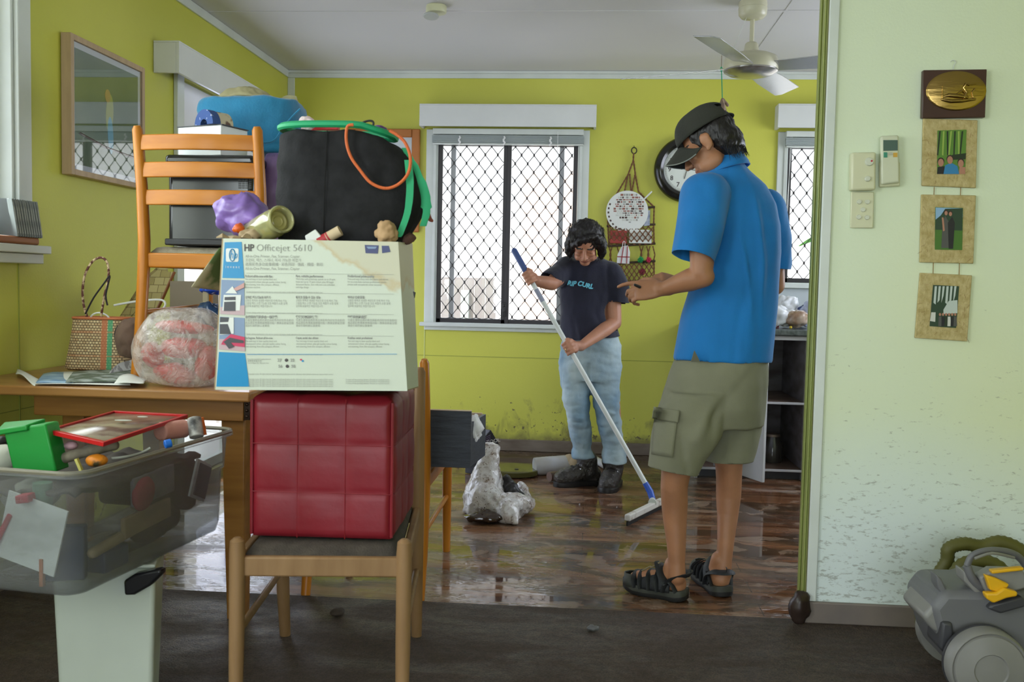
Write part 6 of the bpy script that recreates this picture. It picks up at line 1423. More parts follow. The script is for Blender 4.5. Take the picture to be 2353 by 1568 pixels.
m = MB(); m.tube(smoothp([at(2222, 1300, YV + .06), at(2234, 1330, YV + .06), at(2262, 1360, YV + .07)], 4), .011, 12); put('handle_arm', m, M_vg, vc)
m = MB(); m.tube(smoothp([at(2240, 1284, YV + .04), at(2280, 1272, YV + .05), at(2330, 1282, YV + .08)], 4), .004, 8); put('handle_strip', m, M_vl, vc)
vq('yellow_latch', [(2264, 1322), (2290, 1330), (2320, 1344), (2316, 1352), (2304, 1354), (2298, 1362), (2276, 1358)], YV + .02, .02, M_vy, .004)
vq('yellow_latch', [(2264, 1364), (2290, 1364), (2308, 1352), (2340, 1362), (2338, 1372), (2314, 1376), (2284, 1388), (2268, 1378)], YV + .01, .025, M_vy, .005)
vq('yellow_trim', [(2278, 1312), (2353, 1305), (2353, 1312), (2280, 1320)], YV + .03, .02, M_vy, .003)
vq('cyclone_panel', [(2250, 1328), (2280, 1310), (2353, 1312), (2370, 1350), (2290, 1372), (2264, 1360)], YV + .045, .04, M_vl, .006)
vq('dark_rib', [(2280, 1390), (2350, 1372), (2370, 1392), (2300, 1412), (2270, 1400)], YV + .03, .03, M_vd, .006)
hs_ = thing('vacuum_hose', 'ribbed vacuum hose in the olive of the shadow behind the grey vacuum cleaner', 'hose', at(2200, 1330, 2.9))
M_hose = mat('olive_hose_shade', (.10, .095, .02), .55)  # dark olive takes in the vacuum's shadow on the wall
P = smoothp([at(2130, 1470, 2.92), at(2118, 1430, 2.92), at(2124, 1370, 2.92), at(2150, 1330, 2.92), at(2176, 1290, 2.92), at(2180, 1262, 2.92), at(2215, 1250, 2.92), at(2255, 1256, 2.92), at(2300, 1246, 2.92), at(2350, 1270, 2.92), at(2380, 1330, 2.92)], 9)
for p in P: p.z = max(p.z, .035)
m = MB(); m.tube(P, [.021 if k % 2 else .0185 for k in range(len(P))], 12); put('hose', m, M_hose, hs_, ang=180)
m = MB(); P = smoothp([at(2185, 1440, 2.86), at(2180, 1380, 2.86), at(2200, 1310, 2.86), at(2240, 1290, 2.86), at(2290, 1300, 2.86), at(2340, 1350, 2.86)], 9)
for p in P: p.z = max(p.z, .035)
m.tube(P, [.021 if k % 2 else .0185 for k in range(len(P))], 12); put('hose', m, M_hose, hs_, ang=180)

# ============================================================ people
M_skin_m = mat('tanned_skin', (.37, .17, .085), .5, var=.12, vs=14, bump=.06, bs=120, sss=.08)
M_skin_w = mat('warm_skin', (.46, .215, .13), .5, var=.12, vs=14, bump=.06, bs=120, sss=.08)
M_lip = mat('lip', (.36, .12, .09), .45); M_crease = mat('skin_crease', (.20, .085, .045), .6); M_eye = mat('eye_dark', (.03, .02, .015), .2)
M_hair = mat('black_hair', (.012, .010, .010), .42, bump=.5, bs=90, stretch=(1, 1, .25))
def hframe(c, f, up=None):
    f = V(f).normalized(); u = V(up or (0, 0, 1)); u = (u - f * u.dot(f)).normalized(); r = f.cross(u).normalized()
    M = Matrix((r, f, u)).transposed().to_4x4(); M.translation = V(c); return M   # x = person's right, y = face forward, z = crown
def head(mb, M, s=1.0):
    k = mb.M; mb.M = M @ Matrix.Scale(s, 4)
    mb.ell((0, -.012, .030), (.073, .092, .088), n=28)              # skull
    mb.ell((0, .022, -.035), (.060, .062, .075), n=24)              # face block
    mb.ell((0, .052, -.092), (.030, .026, .024), n=18)              # chin
    for sx in (-1, 1):
        mb.ell((sx * .041, .020, -.066), (.022, .045, .030), n=16)  # jaw
        mb.ell((sx * .036, .062, -.022), (.022, .020, .018), n=16)  # cheek bone
        mb.ell((sx * .031, .072, .018), (.026, .014, .010), n=14)   # brow
        mb.ell((sx * .030, .071, .000), (.016, .012, .0105), n=14)  # lid
        # ear: helix, lobe
        mb.ell((sx * .077, -.006, -.004), (.008, .019, .030), rot=(R_(-12), sx * R_(8), 0), n=16)
        mb.ell((sx * .080, -.012, .008), (.007, .015, .015), n=12)
        mb.ell((sx * .076, .000, -.030), (.007, .009, .010), n=12)
    mb.limb([(0, .080, .012), (0, .094, -.010), (0, .104, -.030)], [.0085, .010, .012], 12)   # nose
    for sx in (-1, 1): mb.ell((sx * .012, .092, -.034), (.009, .010, .008), n=12)
    mb.ell((0, .079, -.059), (.025, .012, .0075), n=16); mb.ell((0, .076, -.068), (.022, .012, .008), n=16)  # lips
    mb.M = k
def paint(me, M, s, slots):
    """give face polygons their own material by place in the head frame"""
    Mi = (M @ Matrix.Scale(s, 4)).inverted()
    for p in me.polygons:
        q = Mi @ p.center
        for idx, fn in slots:
            if fn(q): p.material_index = idx
def dist_seg(q, a, b):
    a, b = V(a), V(b); t = max(0, min(1, (q - a).dot(b - a) / max((b - a).length_squared, 1e-9))); return (q - a - (b - a) * t).length
face_slots = [
    (1, lambda q: q.y > .07 and abs(q.z + .0635) < .0095 - abs(q.x) * .28 and abs(q.x) < .027),
    (2, lambda q: q.y > .06 and abs(q.z + .0632) < .0013 and abs(q.x) < .026),
    (2, lambda q: q.y > .055 and min(dist_seg(q, (sx * .016, q.y, -.004), (sx * .044, q.y, -.005 - .002)) for sx in (-1, 1)) < .0019),
    (2, lambda q: q.y > .06 and min(dist_seg(q, (sx * .020, q.y, -.036), (sx * .034, q.y, -.062)) for sx in (-1, 1)) < .0012),
    (3, lambda q: q.y > .055 and min(dist_seg(q, (sx * .014, q.y, .022), (sx * .046, q.y, .024)) for sx in (-1, 1)) < .0034)]
def hand(mb, wrist, fwd, back, side, curl, s=1.0, spread=.10, thumb=(.5, .6), bends=None):
    """wrist point, direction to knuckles, back-of-hand normal; side +1 puts the thumb on +x of (fwd x back)"""
    f = V(fwd).normalized(); n = V(back); n = (n - f * n.dot(f)).normalized(); x = f.cross(n).normalized() * side
    P = lambda a, b, c: V(wrist) + (x * a + f * b + n * c) * s
    mb.limb([P(0, -.02, 0), P(0, .012, 0)], [.025 * s, .026 * s], 14)
    mb.loft([[P(math.cos(t) * w_, y, math.sin(t) * h_) for t in [k * math.pi / 8 for k in range(16)]] for y, w_, h_ in ((.0, .026, .018), (.03, .036, .016), (.06, .041, .0145), (.085, .041, .012), (.094, .036, .008))])
    lens = ((.040, .026, .021), (.045, .029, .022), (.042, .027, .021), (.033, .021, .019))
    for i, (l, xo) in enumerate(zip(lens, (.030, .010, -.010, -.028))):
        a = spread * (xo / .03); c = curl[i] if isinstance(curl, (list, tuple)) else curl
        p = P(xo, .082 - abs(xo) * .15, 0); pts = [p]; ang = c * .55
        for j, seg in enumerate(l):
            d = (f * math.cos(ang) - n * math.sin(ang)) + x * a * math.cos(ang); d.normalize()
            p = p + d * seg * s; pts.append(p); ang += c * (1.0, .8, .5)[j]
        r = (.0092, .0086, .0078, .0068); r = [q * s * (1 if i < 3 else .88) for q in r]
        mb.limb(pts, r, 10)
    t0 = P(.022, .018, -.004); t1 = t0 + (x * .026 * thumb[0] * 2 + f * .022 - n * .012) * s; t2 = t1 + (x * .010 * thumb[1] * 2 + f * .026 - n * .012 * thumb[1] * 2) * s; t3 = t2 + (f * .020 - n * .010 - x * .004) * s
    mb.limb([t0, t1, t2, t3], [.015 * s, .012 * s, .010 * s, .008 * s], 12)
def clothfold(me, amp, seed, aniso=(1, 1, .35), sc=9, extra=None):
    crumple(me, amp, sc, seed, 3, aniso)
    if extra:
        co = coords(me)
        nr = np.empty(len(me.vertices) * 3); me.vertices.foreach_get('normal', nr); nr = nr.reshape(-1, 3)
        for P, w_, a in extra:            # ridges (+) and creases (-) along a polyline
            A = np.array([tuple(p) for p in P])
            dmin = np.full(len(co), 9.0)
            for i in range(len(A) - 1):
                ab = A[i + 1] - A[i]; t = np.clip(((co - A[i]) @ ab) / (ab @ ab), 0, 1); d = np.linalg.norm(co - A[i] - t[:, None] * ab, axis=1); dmin = np.minimum(dmin, d)
            co += nr * (a * np.exp(-(dmin / w_) ** 2))[:, None]
        setco(me, co)
    return me

# ------------------------------------------------------------ the man
man = thing('person', 'person in blue polo shirt, khaki shorts and black cap looking down at their hands', 'person', (.40, 3.30, 0))
YM = 3.30
hM = hframe(at(1630, 331, YM), (-.80, .30, -.53), (-.15, .05, 1)); hs_m = .98
mb = MB(); head(mb, hM, hs_m)
mb.limb([at(1640, 335, YM), at(1650, 355, YM + .01), at(1662, 385, YM + .01), at(1672, 430, YM + .02)], [.05, .047, .052, .070], 22)
# trunk under the clothes
mb.loft(rows_loft([(430, 1610, 1745, YM, .085), (480, 1600, 1770, YM, .10), (600, 1612, 1780, YM, .105), (720, 1605, 1765, YM, .10), (830, 1580, 1752, YM, .105), (900, 1575, 1735, YM, .11), (960, 1572, 1725, YM, .11)], 28, 2.3))
# left arm (nearest the camera), bent so the forearm points to the left of the picture
sl, el, wl_ = at(1618, 470, 3.17), at(1612, 630, 3.13), at(1528, 664, 3.20)
mb.limb([sl, sl.lerp(el, .5) + V((.0, 0, 0)), el + V((0, 0, .004))], [.052, .045, .0365], 18)
mb.limb([el + V((.008, 0, -.008)), el.lerp(wl_, .30) + V((0, 0, -.004)), el.lerp(wl_, .72), wl_], [.0350, .0385, .030, .0245], 18)
hand(mb, wl_ + V((-.006, 0, .0)), (-.93, .12, -.08), (.10, -.80, .45), 1, [.30, .85, 1.0, 1.1], .98, .08, (.45, .6))
# right arm, mostly hidden behind the trunk
sr, er, wr = at(1765, 480, 3.44), at(1779, 655, 3.47), at(1605, 660, 3.48)
mb.limb([sr, sr.lerp(er, .5), er], [.052, .045, .038], 16); mb.limb([er, er.lerp(wr, .3), wr.lerp(er, .25), wr], [.037, .037, .03, .025], 16)
wr2 = at(1568, 652, 3.37); mb.limb([wr, wr2], [.025, .024], 14); hand(mb, wr2, (-.88, -.25, .22), (.1, -.55, .8), -1, [.5, .65, .8, .9], .88, .05, (.4, .4))
# legs
def leg(rows):
    P = [at(x, y, Y) for x, y, Y, r in rows]; mb.limb(P, [r for *_, r in rows], 22)
leg([(1595, 960, 3.24, .078), (1568, 1040, 3.23, .066), (1553, 1085, 3.23, .050), (1549, 1120, 3.235, .0460), (1550, 1160, 3.25, .0450), (1551, 1200, 3.25, .040), (1554, 1250, 3.24, .033), (1555, 1295, 3.235, .0285), (1556, 1325, 3.23, .030)])
leg([(1668, 950, 3.36, .078), (1672, 1020, 3.36, .062), (1675, 1070, 3.36, .047), (1675, 1105, 3.37, .0445), (1674, 1140, 3.38, .044), (1672, 1185, 3.37, .037), (1668, 1240, 3.34, .030), (1664, 1290, 3.33, .027), (1662, 1320, 3.32, .029)])
def foot(heel, toe, s=1):
    heel, toe = V(heel), V(toe); d = (toe - heel); L_ = d.length; d.normalize(); sd = V((-d.y, d.x, 0)); P = lambda a, b, z: heel + d * a * L_ + sd * b + V((0, 0, z))
    mb.limb([P(.10, 0, .055), P(.24, 0, .085), P(.18, 0, .12)], [.033, .034, .030], 14)
    mb.limb([P(.10, 0, .052), P(.38, 0, .062), P(.62, 0, .048), P(.82, 0, .042)], [.031, .034, .037, .034], 16)
    for k, (b, r, e) in enumerate(((.026, .013, 1.0), (.010, .010, .99), (-.004, .0095, .96), (-.017, .009, .92), (-.029, .0085, .87))): mb.limb([P(.78, b, .042), P(e - .03, b, .037)], [r, r], 8)
lh, lt = atZ(1577, 1368, .02) + V((0, .02, 0)), atZ(1444, 1335, .02) + V((0, 0, 0)); lh.z = lt.z = 0
rh, rt = atZ(1660, 1368, .02) + V((0, .03, 0)), atZ(1617, 1322, .02); rh.z = rt.z = 0
lh = V((.355, 3.235, 0)); lt = V((.158, 3.328, 0)); rh = V((.492, 3.285, 0)); rt = V((.435, 3.53, 0))
foot(lh + (lt - lh) * .05, lt - (lt - lh) * .04); foot(rh + (rt - rh) * .05, rt - (rt - rh) * .04)
me = blend(mb, .0042, 5, .5)
paint(me, hM, hs_m, [(i if i != 3 else 3, f) for i, f in face_slots])
put('body', me, [M_skin_m, M_lip, M_crease, M_hair], man, ang=180)
# hair: thick at the back and sides, thin at the temple
def hairshell(rows_fn, M, s, mm, par, name='hair', seed=1, amp=.004, strands=0, vox=.005):
    mb2 = MB(M @ Matrix.Scale(s, 4)); rows_fn(mb2); me = blend(mb2, vox, 2); crumple(me, amp, 60, seed, 3, (1, 1, .5)); return put(name, me, mm, par, ang=180)
def mh(b):
    b.ell((0, -.038, .030), (.078, .072, .080), n=28); b.ell((0, -.055, -.020), (.073, .056, .060), n=24)
    b.ell((0, -.068, -.050), (.062, .038, .032), n=20)
    for sx in (-1, 1): b.ell((sx * .060, -.035, .030), (.020, .045, .050), n=18); b.ell((sx * .071, .022, .030), (.0075, .022, .028), n=14); b.ell((sx * .070, .020, .004), (.006, .008, .016), n=12)
hr = hairshell(mh, hM, hs_m, M_hair, man, seed=2, amp=.005)
rnd = random.Random(5); m = MB(hM @ Matrix.Scale(hs_m, 4))
for k in range(420):
    a = rnd.uniform(-1.35, 1.35); z = rnd.uniform(-.085, .075); rr0 = .098
    p = V((math.sin(a) * .076, -.036 - math.cos(a) * .062, z)); 
    d = V((math.sin(a) * .12, .42 - math.cos(a) * .12, -1)).normalized()
    m.tube([p, p + d * .018, p + d * .036 + V((0, rnd.uniform(-.006, .002), .004)) + V((rnd.uniform(-.006, .006), -.003, 0))], [.0012, .0009, .0003], 3, cap=False)
tag(put('hair_strands', m, M_hair, hr, ang=180), kind='stuff')
# cap
M_cap = mat('faded_black_cap', (.028, .030, .022), .85, var=.25, vs=9, bump=.15, bs=150)
cM = hM @ Matrix.Scale(hs_m, 4)
def capshell(rx, ry, rz, c, z0, opening=True):
    b = MB(cM); R2_ = []
    nu, nv = 48, 14
    def fn(u, v):
        a = 2 * math.pi * u; t = (math.pi / 2) * v
        zz = c[2] + z0 + (rz - z0) * math.sin(t) * 1.0; k = math.cos(t) ** .75
        seam = 1 + .008 * abs(math.sin(3 * a))
        return (c[0] + rx * k * math.sin(a) * seam, c[1] + ry * k * math.cos(a) * seam, zz)
    b.grid(fn, nu, nv)
    return b
cp = thing('cap', None, None); cp.parent = man
b = capshell(.089, .108, .118, (0, -.010, .012), .030)
# the half-moon gap above the strap at the back
dele = [f for f in b.bm.faces if (lambda q: q.y < -.075 and abs(q.x) < .045 and .045 < q.z < .098)(cM.inverted() @ f.calc_center_median())]
bmesh.ops.delete(b.bm, geom=dele, context='FACES'); bmesh.ops.remove_doubles(b.bm, verts=b.bm.verts[:], dist=.0002)
me = b.mesh('c'); crumple(me, .004, 12, 5, 2); E_ = cp
def putm(name, mbm, mm, par, **k): return put(name, mbm, mm, par, **k)
bpy.data.objects.remove(cp)
me2 = me
cap_o = put('cap', me2, M_cap, man, ang=60, solid=.0025)
b = MB(cM)
rg = []
for k in range(25):
    a = math.pi * (k / 24 - .5) * .92; xx = math.sin(a) * .082; y0 = .085 * math.cos(a) + .004
    ln = .074 * max(0, math.cos(a)) ** .5 + .002; rg.append((xx, y0, ln))
def brim(u, v):
    i = u * 24; k = min(int(i), 23); f = i - k; xx, y0, ln = [rg[k][j] * (1 - f) + rg[k + 1][j] * f for j in range(3)]
    y = y0 + ln * v; return (xx * (1 + .04 * v), y, .049 - 9.5 * xx * xx - .40 * (ln * v) + .0)
b.grid(brim, 24, 10); br_ = put('brim', b, M_cap, cap_o, solid=.003, ang=60)
b = MB(cM); b.tube([V(brim(k / 24, 1.0)) for k in range(25)], .0022, 6); put('brim_edge', b, mat('grey_piping', (.20, .22, .19), .7), cap_o)
b = MB(cM); b.ell((0, -.010, .129), (.006, .006, .004)); put('cap_button', b, M_cap, cap_o)
b = MB(cM); b.tube([(.05 * math.sin(t), -.010 - .104 * math.cos(t * .55), .046) for t in [(-1 + k / 6) for k in range(13)]], .008, 8, flat=.25); put('cap_strap', b, M_cap, cap_o)
# polo shirt
M_polo = mat('royal_blue_pique', (.004, .165, .46), .8, var=.10, vs=6, bump=.12, bs=350, sheen=.15)
b = MB()
b.loft(rows_loft([(366, 1644, 1702, YM + .02, .056, 2), (382, 1630, 1714, YM + .015, .072, 2), (400, 1606, 1728, YM + .01, .09, 2.1), (430, 1590, 1758, YM, .108, 2.2), (470, 1588, 1782, YM, .122, 2.3), (520, 1596, 1792, YM, .128, 2.3), (580, 1602, 1794, YM, .128, 2.3), (650, 1592, 1788, YM, .126, 2.3), (720, 1572, 1783, YM, .124, 2.3), (780, 1558, 1776, YM, .124, 2.3), (829, 1548, 1771, YM, .126, 2.3)], 44))
b.limb([at(1620, 452, 3.20), at(1607, 520, 3.15), at(1592, 586, 3.125)], [.080, .074, .066], 24)
b.limb([at(1760, 482, 3.40), at(1772, 550, 3.43), at(1776, 605, 3.45)], [.068, .068, .062], 22)
me = blend(b, .006, 5)
co = coords(me)
# crisp hem and sleeve ends
bm = bmesh.new(); bm.from_mesh(me)
def cut(bm, p, n):
    g_ = bm.verts[:] + bm.edges[:] + bm.faces[:]; r = bmesh.ops.bisect_plane(bm, geom=g_, plane_co=p, plane_no=n, clear_outer=True, dist=1e-5); 
zh = at(1650, 829, YM).z + .004
g_ = bm.verts[:] + bm.edges[:] + bm.faces[:]
bmesh.ops.bisect_plane(bm, geom=g_, plane_co=V((0, 0, zh)), plane_no=V((0, 0, -1)), clear_outer=True, dist=1e-5)
def cutlocal(bm, p, n, c, rad):
    """open a sleeve: remove what lies beyond the plane near c"""
    n = V(n).normalized(); p = V(p); c = V(c)
    vs = [v for v in bm.verts if (v.co - c).length < rad]; es = [e for e in bm.edges if all((v.co - c).length < rad for v in e.verts)]; fs = [f for f in bm.faces if all((v.co - c).length < rad for v in f.verts)]
    bmesh.ops.bisect_plane(bm, geom=vs + es + fs, plane_co=p, plane_no=n, dist=1e-5)
    dl = [f for f in bm.faces if (f.calc_center_median() - p).dot(n) > 1e-5 and (f.calc_center_median() - c).length < rad]
    bmesh.ops.delete(bm, geom=dl, context='FACES')
ps = at(1590, 590, 3.125); cutlocal(bm, at(1589, 590, 3.125), (at(1588, 600, 3.12) - at(1602, 540, 3.14)), at(1586, 612, 3.12), .105)
cutlocal(bm, at(1778, 618, 3.45), (0, 0, -1), at(1782, 645, 3.46), .095)
me = bpy.data.meshes.new('polo'); bm.to_mesh(me); bm.free()
ex = [([at(1672, 395, 3.17), at(1695, 500, 3.16), at(1720, 640, 3.17), at(1745, 825, 3.17)], .007, .010),
      ([at(1640, 420, 3.16), at(1655, 520, 3.15), at(1648, 640, 3.15), at(1625, 760, 3.16), at(1612, 825, 3.16)], .008, -.010),
      ([at(1735, 430, 3.18), at(1752, 600, 3.18), at(1758, 820, 3.18)], .012, .008), ([at(1640, 660, 3.15), at(1605, 740, 3.17), at(1570, 790, 3.2)], .010, .011), ([at(1600, 700, 3.17), at(1568, 760, 3.2)], .010, -.010),
      ([at(1655, 450, 3.16), at(1640, 480, 3.15), at(1636, 560, 3.14), at(1640, 600, 3.14)], .006, -.010), ([at(1700, 700, 3.16), at(1690, 825, 3.16)], .014, -.007)]
clothfold(me, .009, 6, (1, 1, .25), 9, ex)
polo = put('polo_shirt', me, M_polo, man, ang=180, solid=.002)
b = MB()
for i, rr1 in enumerate(range(1)):
    R3 = []
    for (py, xl, xr, Y, ry) in ((356, 1640, 1704, YM + .02, .060), (368, 1634, 1708, YM + .018, .066), (384, 1622, 1718, YM + .012, .078), (394, 1612, 1722, YM + .01, .086)):
        R3.append(rows_loft([(py, xl, xr, Y, ry, 2)], 36)[0])
    for ri, r in enumerate(R3):
        for p in r: p.z += (p.y - YM) * -.10 + (p.x - at(1670, 380, YM).x) * .30
    b.loft(R3, cap=False)
put('collar', b, M_polo, polo, ang=180, solid=.004)
b = MB(); b.prism([at(1596, 806, 3.165), at(1609, 832, 3.165), at(1588, 832, 3.165)], (0, .01, 0)); put('side_vent', b, mat('khaki_shadow', (.13, .13, .09), .9), polo)
# shorts
M_sh = mat('khaki_olive_cotton', (.20, .20, .13), .85, var=.12, vs=6, bump=.12, bs=260)
b = MB()
b.loft(rows_loft([(815, 1560, 1760, YM, .115, 2.3), (840, 1548, 1763, YM, .125, 2.3), (880, 1534, 1762, YM, .135, 2.3), (930, 1522, 1756, YM, .140, 2.3), (975, 1515, 1750, YM, .125, 2.3)], 40))
b.loft(rows_loft([(900, 1535, 1690, 3.25, .10), (950, 1512, 1668, 3.24, .11), (1000, 1500, 1655, 3.235, .11), (1050, 1493, 1620, 3.23, .105), (1088, 1489, 1603, 3.23, .10)], 36, 2.4))
b.loft(rows_loft([(900, 1640, 1760, 3.36, .09), (950, 1632, 1752, 3.36, .10), (1000, 1622, 1740, 3.36, .10), (1062, 1614, 1727, 3.36, .095)], 36, 2.4))
me = blend(b, .006, 4)
bm = bmesh.new(); bm.from_mesh(me)
cutlocal(bm, at(1545, 1081, 3.23), (at(1545, 1090, 3.23) - at(1552, 1050, 3.235)), at(1543, 1112, 3.23), .14)
cutlocal(bm, at(1670, 1056, 3.36), (.02, 0, -1), at(1671, 1085, 3.36), .115)
me = bpy.data.meshes.new('shorts'); bm.to_mesh(me); bm.free()
ex = [([at(1740, 850, 3.17), at(1690, 900, 3.14), at(1640, 960, 3.14), at(1625, 1020, 3.16)], .016, -.012), ([at(1700, 870, 3.15), at(1650, 930, 3.12), at(1600, 1010, 3.12)], .02, .008), ([at(1560, 850, 3.2), at(1530, 920, 3.18), at(1512, 960, 3.18)], .014, .006),
      ([at(1560, 1000, 3.12), at(1580, 1085, 3.13)], .012, -.006), ([at(1690, 930, 3.24), at(1670, 1050, 3.26)], .014, .006)]
clothfold(me, .008, 9, (1, 1, .5), 8, ex)
sh = put('shorts', me, M_sh, man, ang=180, solid=.0025)
pk = [(1500, 940), (1560, 948), (1552, 1030), (1494, 1022)]
def surf(px, py, Y0): return at(px, py, Y0)
def front_y(me, o, px, py, dflt):
    d = ray(px, py).normalized(); loc = o.matrix_world.inverted() @ EYE
    hit, p, n_, i_ = o.ray_cast(loc, o.matrix_world.inverted().to_3x3() @ d); return (o.matrix_world @ p) if hit else at(px, py, dflt)
bpy.context.view_layer.update()
def drape(name, obj, quad, mm, par, off=.006, n=8, solid=.003):
    Q = [V((x, y, 0)) for x, y in quad]; b = MB()
    def fn(u, v):
        q = Q[0].lerp(Q[1], u).lerp(Q[3].lerp(Q[2], u), v); p = front_y(None, obj, q.x, q.y, 3.15); return tuple(p - ray(q.x, q.y).normalized() * off)
    b.grid(fn, n, n); return put(name, b, mm, par, solid=solid, ang=180)
try:
    pkt = drape('cargo_pocket', sh, [(1503, 962), (1556, 968), (1546, 1052), (1497, 1044)], M_sh, sh, .007)
    drape('pocket_flap', sh, [(1502, 935), (1562, 944), (1558, 972), (1499, 962)], M_sh, pkt, .013)
except Exception as e: print('pocket', e)
# sandals
M_san = mat('black_sandal_webbing', (.014, .016, .018), .6, bump=.2, bs=200); M_sole = mat('grey_olive_rubber', (.045, .048, .038), .6, var=.2, vs=20); M_sole2 = mat('black_rubber', (.012, .012, .012), .6)
def sandal(heel, toe, flip=1):
    heel, toe = V(heel), V(toe); d = toe - heel; L_ = d.length; d.normalize(); sd = V((-d.y, d.x, 0)) * flip
    P = lambda a, b_, z: heel + d * a * L_ + sd * b_ + V((0, 0, z))
    prof = [(-.03, .018), (.02, .034), (.12, .040), (.30, .038), (.45, .038), (.62, .046), (.80, .050), (.93, .042), (1.02, .022)]
    out = [(a, w_) for a, w_ in prof] + [(a, -w_) for a, w_ in reversed(prof)]
    s0 = tag(thing('sandal', None, None)); s0.parent = man; bpy.data.objects.remove(s0)
    wv = lambda a: .006 * math.sin(a * 9)
    def rg_(z, k=1.0, lift=0): return [P(a, w_ * k, z + (max(0, a - .75) * .06 + max(0, .1 - a) * .05)) for a, w_ in out]
    b = MB(); b.loft([rg_(.001, .92), rg_(.008, 1), rg_(.016, 1.0)]); so = put('sandal', b, M_sole2, man, ang=50)
    b = MB(); b.loft([rg_(.0162, 1.03), rg_(.026, 1.04), rg_(.036, .98)]); put('midsole', b, M_sole, so, ang=50)
    b = MB()      # toe bumper
    for k in range(6): pass
    b.loft([[P(a, w_ * s_, z + .03) for (a, w_) in ((.80, .049), (.90, .046), (.98, .034), (1.03, .0), (.98, -.034), (.90, -.046), (.80, -.049))] for z, s_ in ((.0, 1.03), (.015, 1.0), (.030, .85), (.036, .55))], closed=False)
    put('toe_cap', b, M_sole, so, ang=60, solid=.003)
    def strap(path_, w_, name='strap', mm=M_san):
        pts = smoothp([P(*q_) for q_ in path_], 4); b = MB(); b.tube(pts, w_, 8, flat=.35); put(name, b, mm, so)
    for a in (.40, .54, .68, .78): strap([(a - .02, .046, .03), (a + .01, .040, .068 - .012 * (a > .6)), (a + .03, .0, .100 - a * .042), (a + .01, -.040, .068 - .012 * (a > .6)), (a - .02, -.046, .03)], .0145)
    strap([(.30, .042, .03), (.24, .040, .065), (.10, .034, .085), (-.02, .020, .092), (-.05, 0, .093), (-.02, -.020, .092), (.10, -.034, .085), (.24, -.040, .065), (.30, -.042, .03)], .016)
    strap([(.24, .040, .06), (.34, .034, .085), (.42, .012, .108), (.44, 0, .112), (.42, -.012, .108), (.34, -.034, .085), (.24, -.040, .06)], .019)
    for s_ in (-1, 1):
        b = MB()
        def up_(u, v):
            a = .20 + .62 * u; wd = .040 + .008 * math.sin(u * 3); h = .052 * (1 - abs(u - .32)) + .006
            return tuple(P(a, s_ * (wd - .016 * v * v), .030 + h * v))
        b.grid(up_, 14, 5); put('side_upper', b, M_san, so, solid=.003, ang=180)
    strap([(.10, .036, .035), (.16, .039, .06), (.24, .040, .075)], .010); strap([(.10, -.036, .035), (.16, -.039, .06), (.24, -.040, .075)], .010)
    strap([(-.05, 0, .085), (-.075, 0, .108), (-.045, 0, .112)], .003, 'pull_loop'); 
    b = MB(); b.tube(smoothp([P(.72, .010, .080), P(.62, -.012, .094), P(.55, .012, .10), (P(.48, -.010, .112)), P(.44, .012, .118), P(.42, 0, .122)], 3), .003, 6); put('lace', b, mat('tan_lace', (.22, .18, .10), .7), so)
sandal(lh, lt, 1); sandal(rh, rt, 1)
# what he holds
b = MB(); b.box(at(1512, 668, 3.235), (.055, .05, .006), (R_(20), R_(-25), 0)); tag(put('paper_note', b, M_paper), 'small folded white paper held between the hands of the person in blue', 'paper')
b = MB(); b.limb([at(1459, 655, 3.20), at(1470, 660, 3.20)], [.0045, .005], 8); tag(put('key', b, M_lock), 'small dark metal key at the fingertips of the person in blue', 'key')

# ------------------------------------------------------------ the woman
wom = thing('person', 'person in a navy T-shirt and pale jeans bending over a squeegee by the back wall', 'person', (.05, 5.02, 0))
YF_ = 5.02
wM = hframe(at(1346, 559, 4.93), (-.05, -.74, -.66), (.0, -.6, 1)); sw2 = .92
mb = MB(); head(mb, wM, sw2)
mb.limb([at(1347, 568, 4.96), at(1348, 585, 5.01), at(1352, 605, 5.06), at(1350, 640, 5.08)], [.048, .048, .055, .08], 20)
mb.loft(rows_loft([(615, 1300, 1400, 5.06, .07), (650, 1285, 1412, 5.06, .085), (720, 1300, 1400, 5.05, .09), (780, 1300, 1408, 5.05, .095), (830, 1300, 1418, 5.05, .10), (870, 1305, 1415, 5.05, .095)], 26, 2.3))
# her right arm (picture left): upper arm down and out, forearm across to the pole
sR, eR, wR = at(1296, 625, 5.05), at(1268, 652, 4.90), at(1228, 645, 4.83)
mb.limb([sR, sR.lerp(eR, .5), eR], [.048, .044, .036], 16); mb.limb([eR, eR.lerp(wR, .4), wR], [.036, .034, .026], 16)
# her left arm (picture right)
sL, eL, wL = at(1405, 640, 5.05), at(1412, 742, 4.99), at(1335, 796, 4.80)
mb.limb([sL, sL.lerp(eL, .55), eL], [.050, .043, .037], 16); mb.limb([eL, eL.lerp(wL, .3), eL.lerp(wL, .7), wL], [.036, .038, .030, .024], 16)
# the squeegee pole line
pT, pB = at(1182, 577, 4.74), at(1487, 1118, 4.60)
pd = (pB - pT).normalized()
def ponp(y): 
    t = (y - 577) / (1118 - 577); return pT.lerp(pB, t)
def grip(wrist, c, side, s=.9, flip=1):
    """closed hand round the pole at point c"""
    f = (V(c) - V(wrist)); f -= pd * f.dot(pd); dist = f.length; f.normalize()
    n = pd.cross(f).normalized() * flip
    return f, n
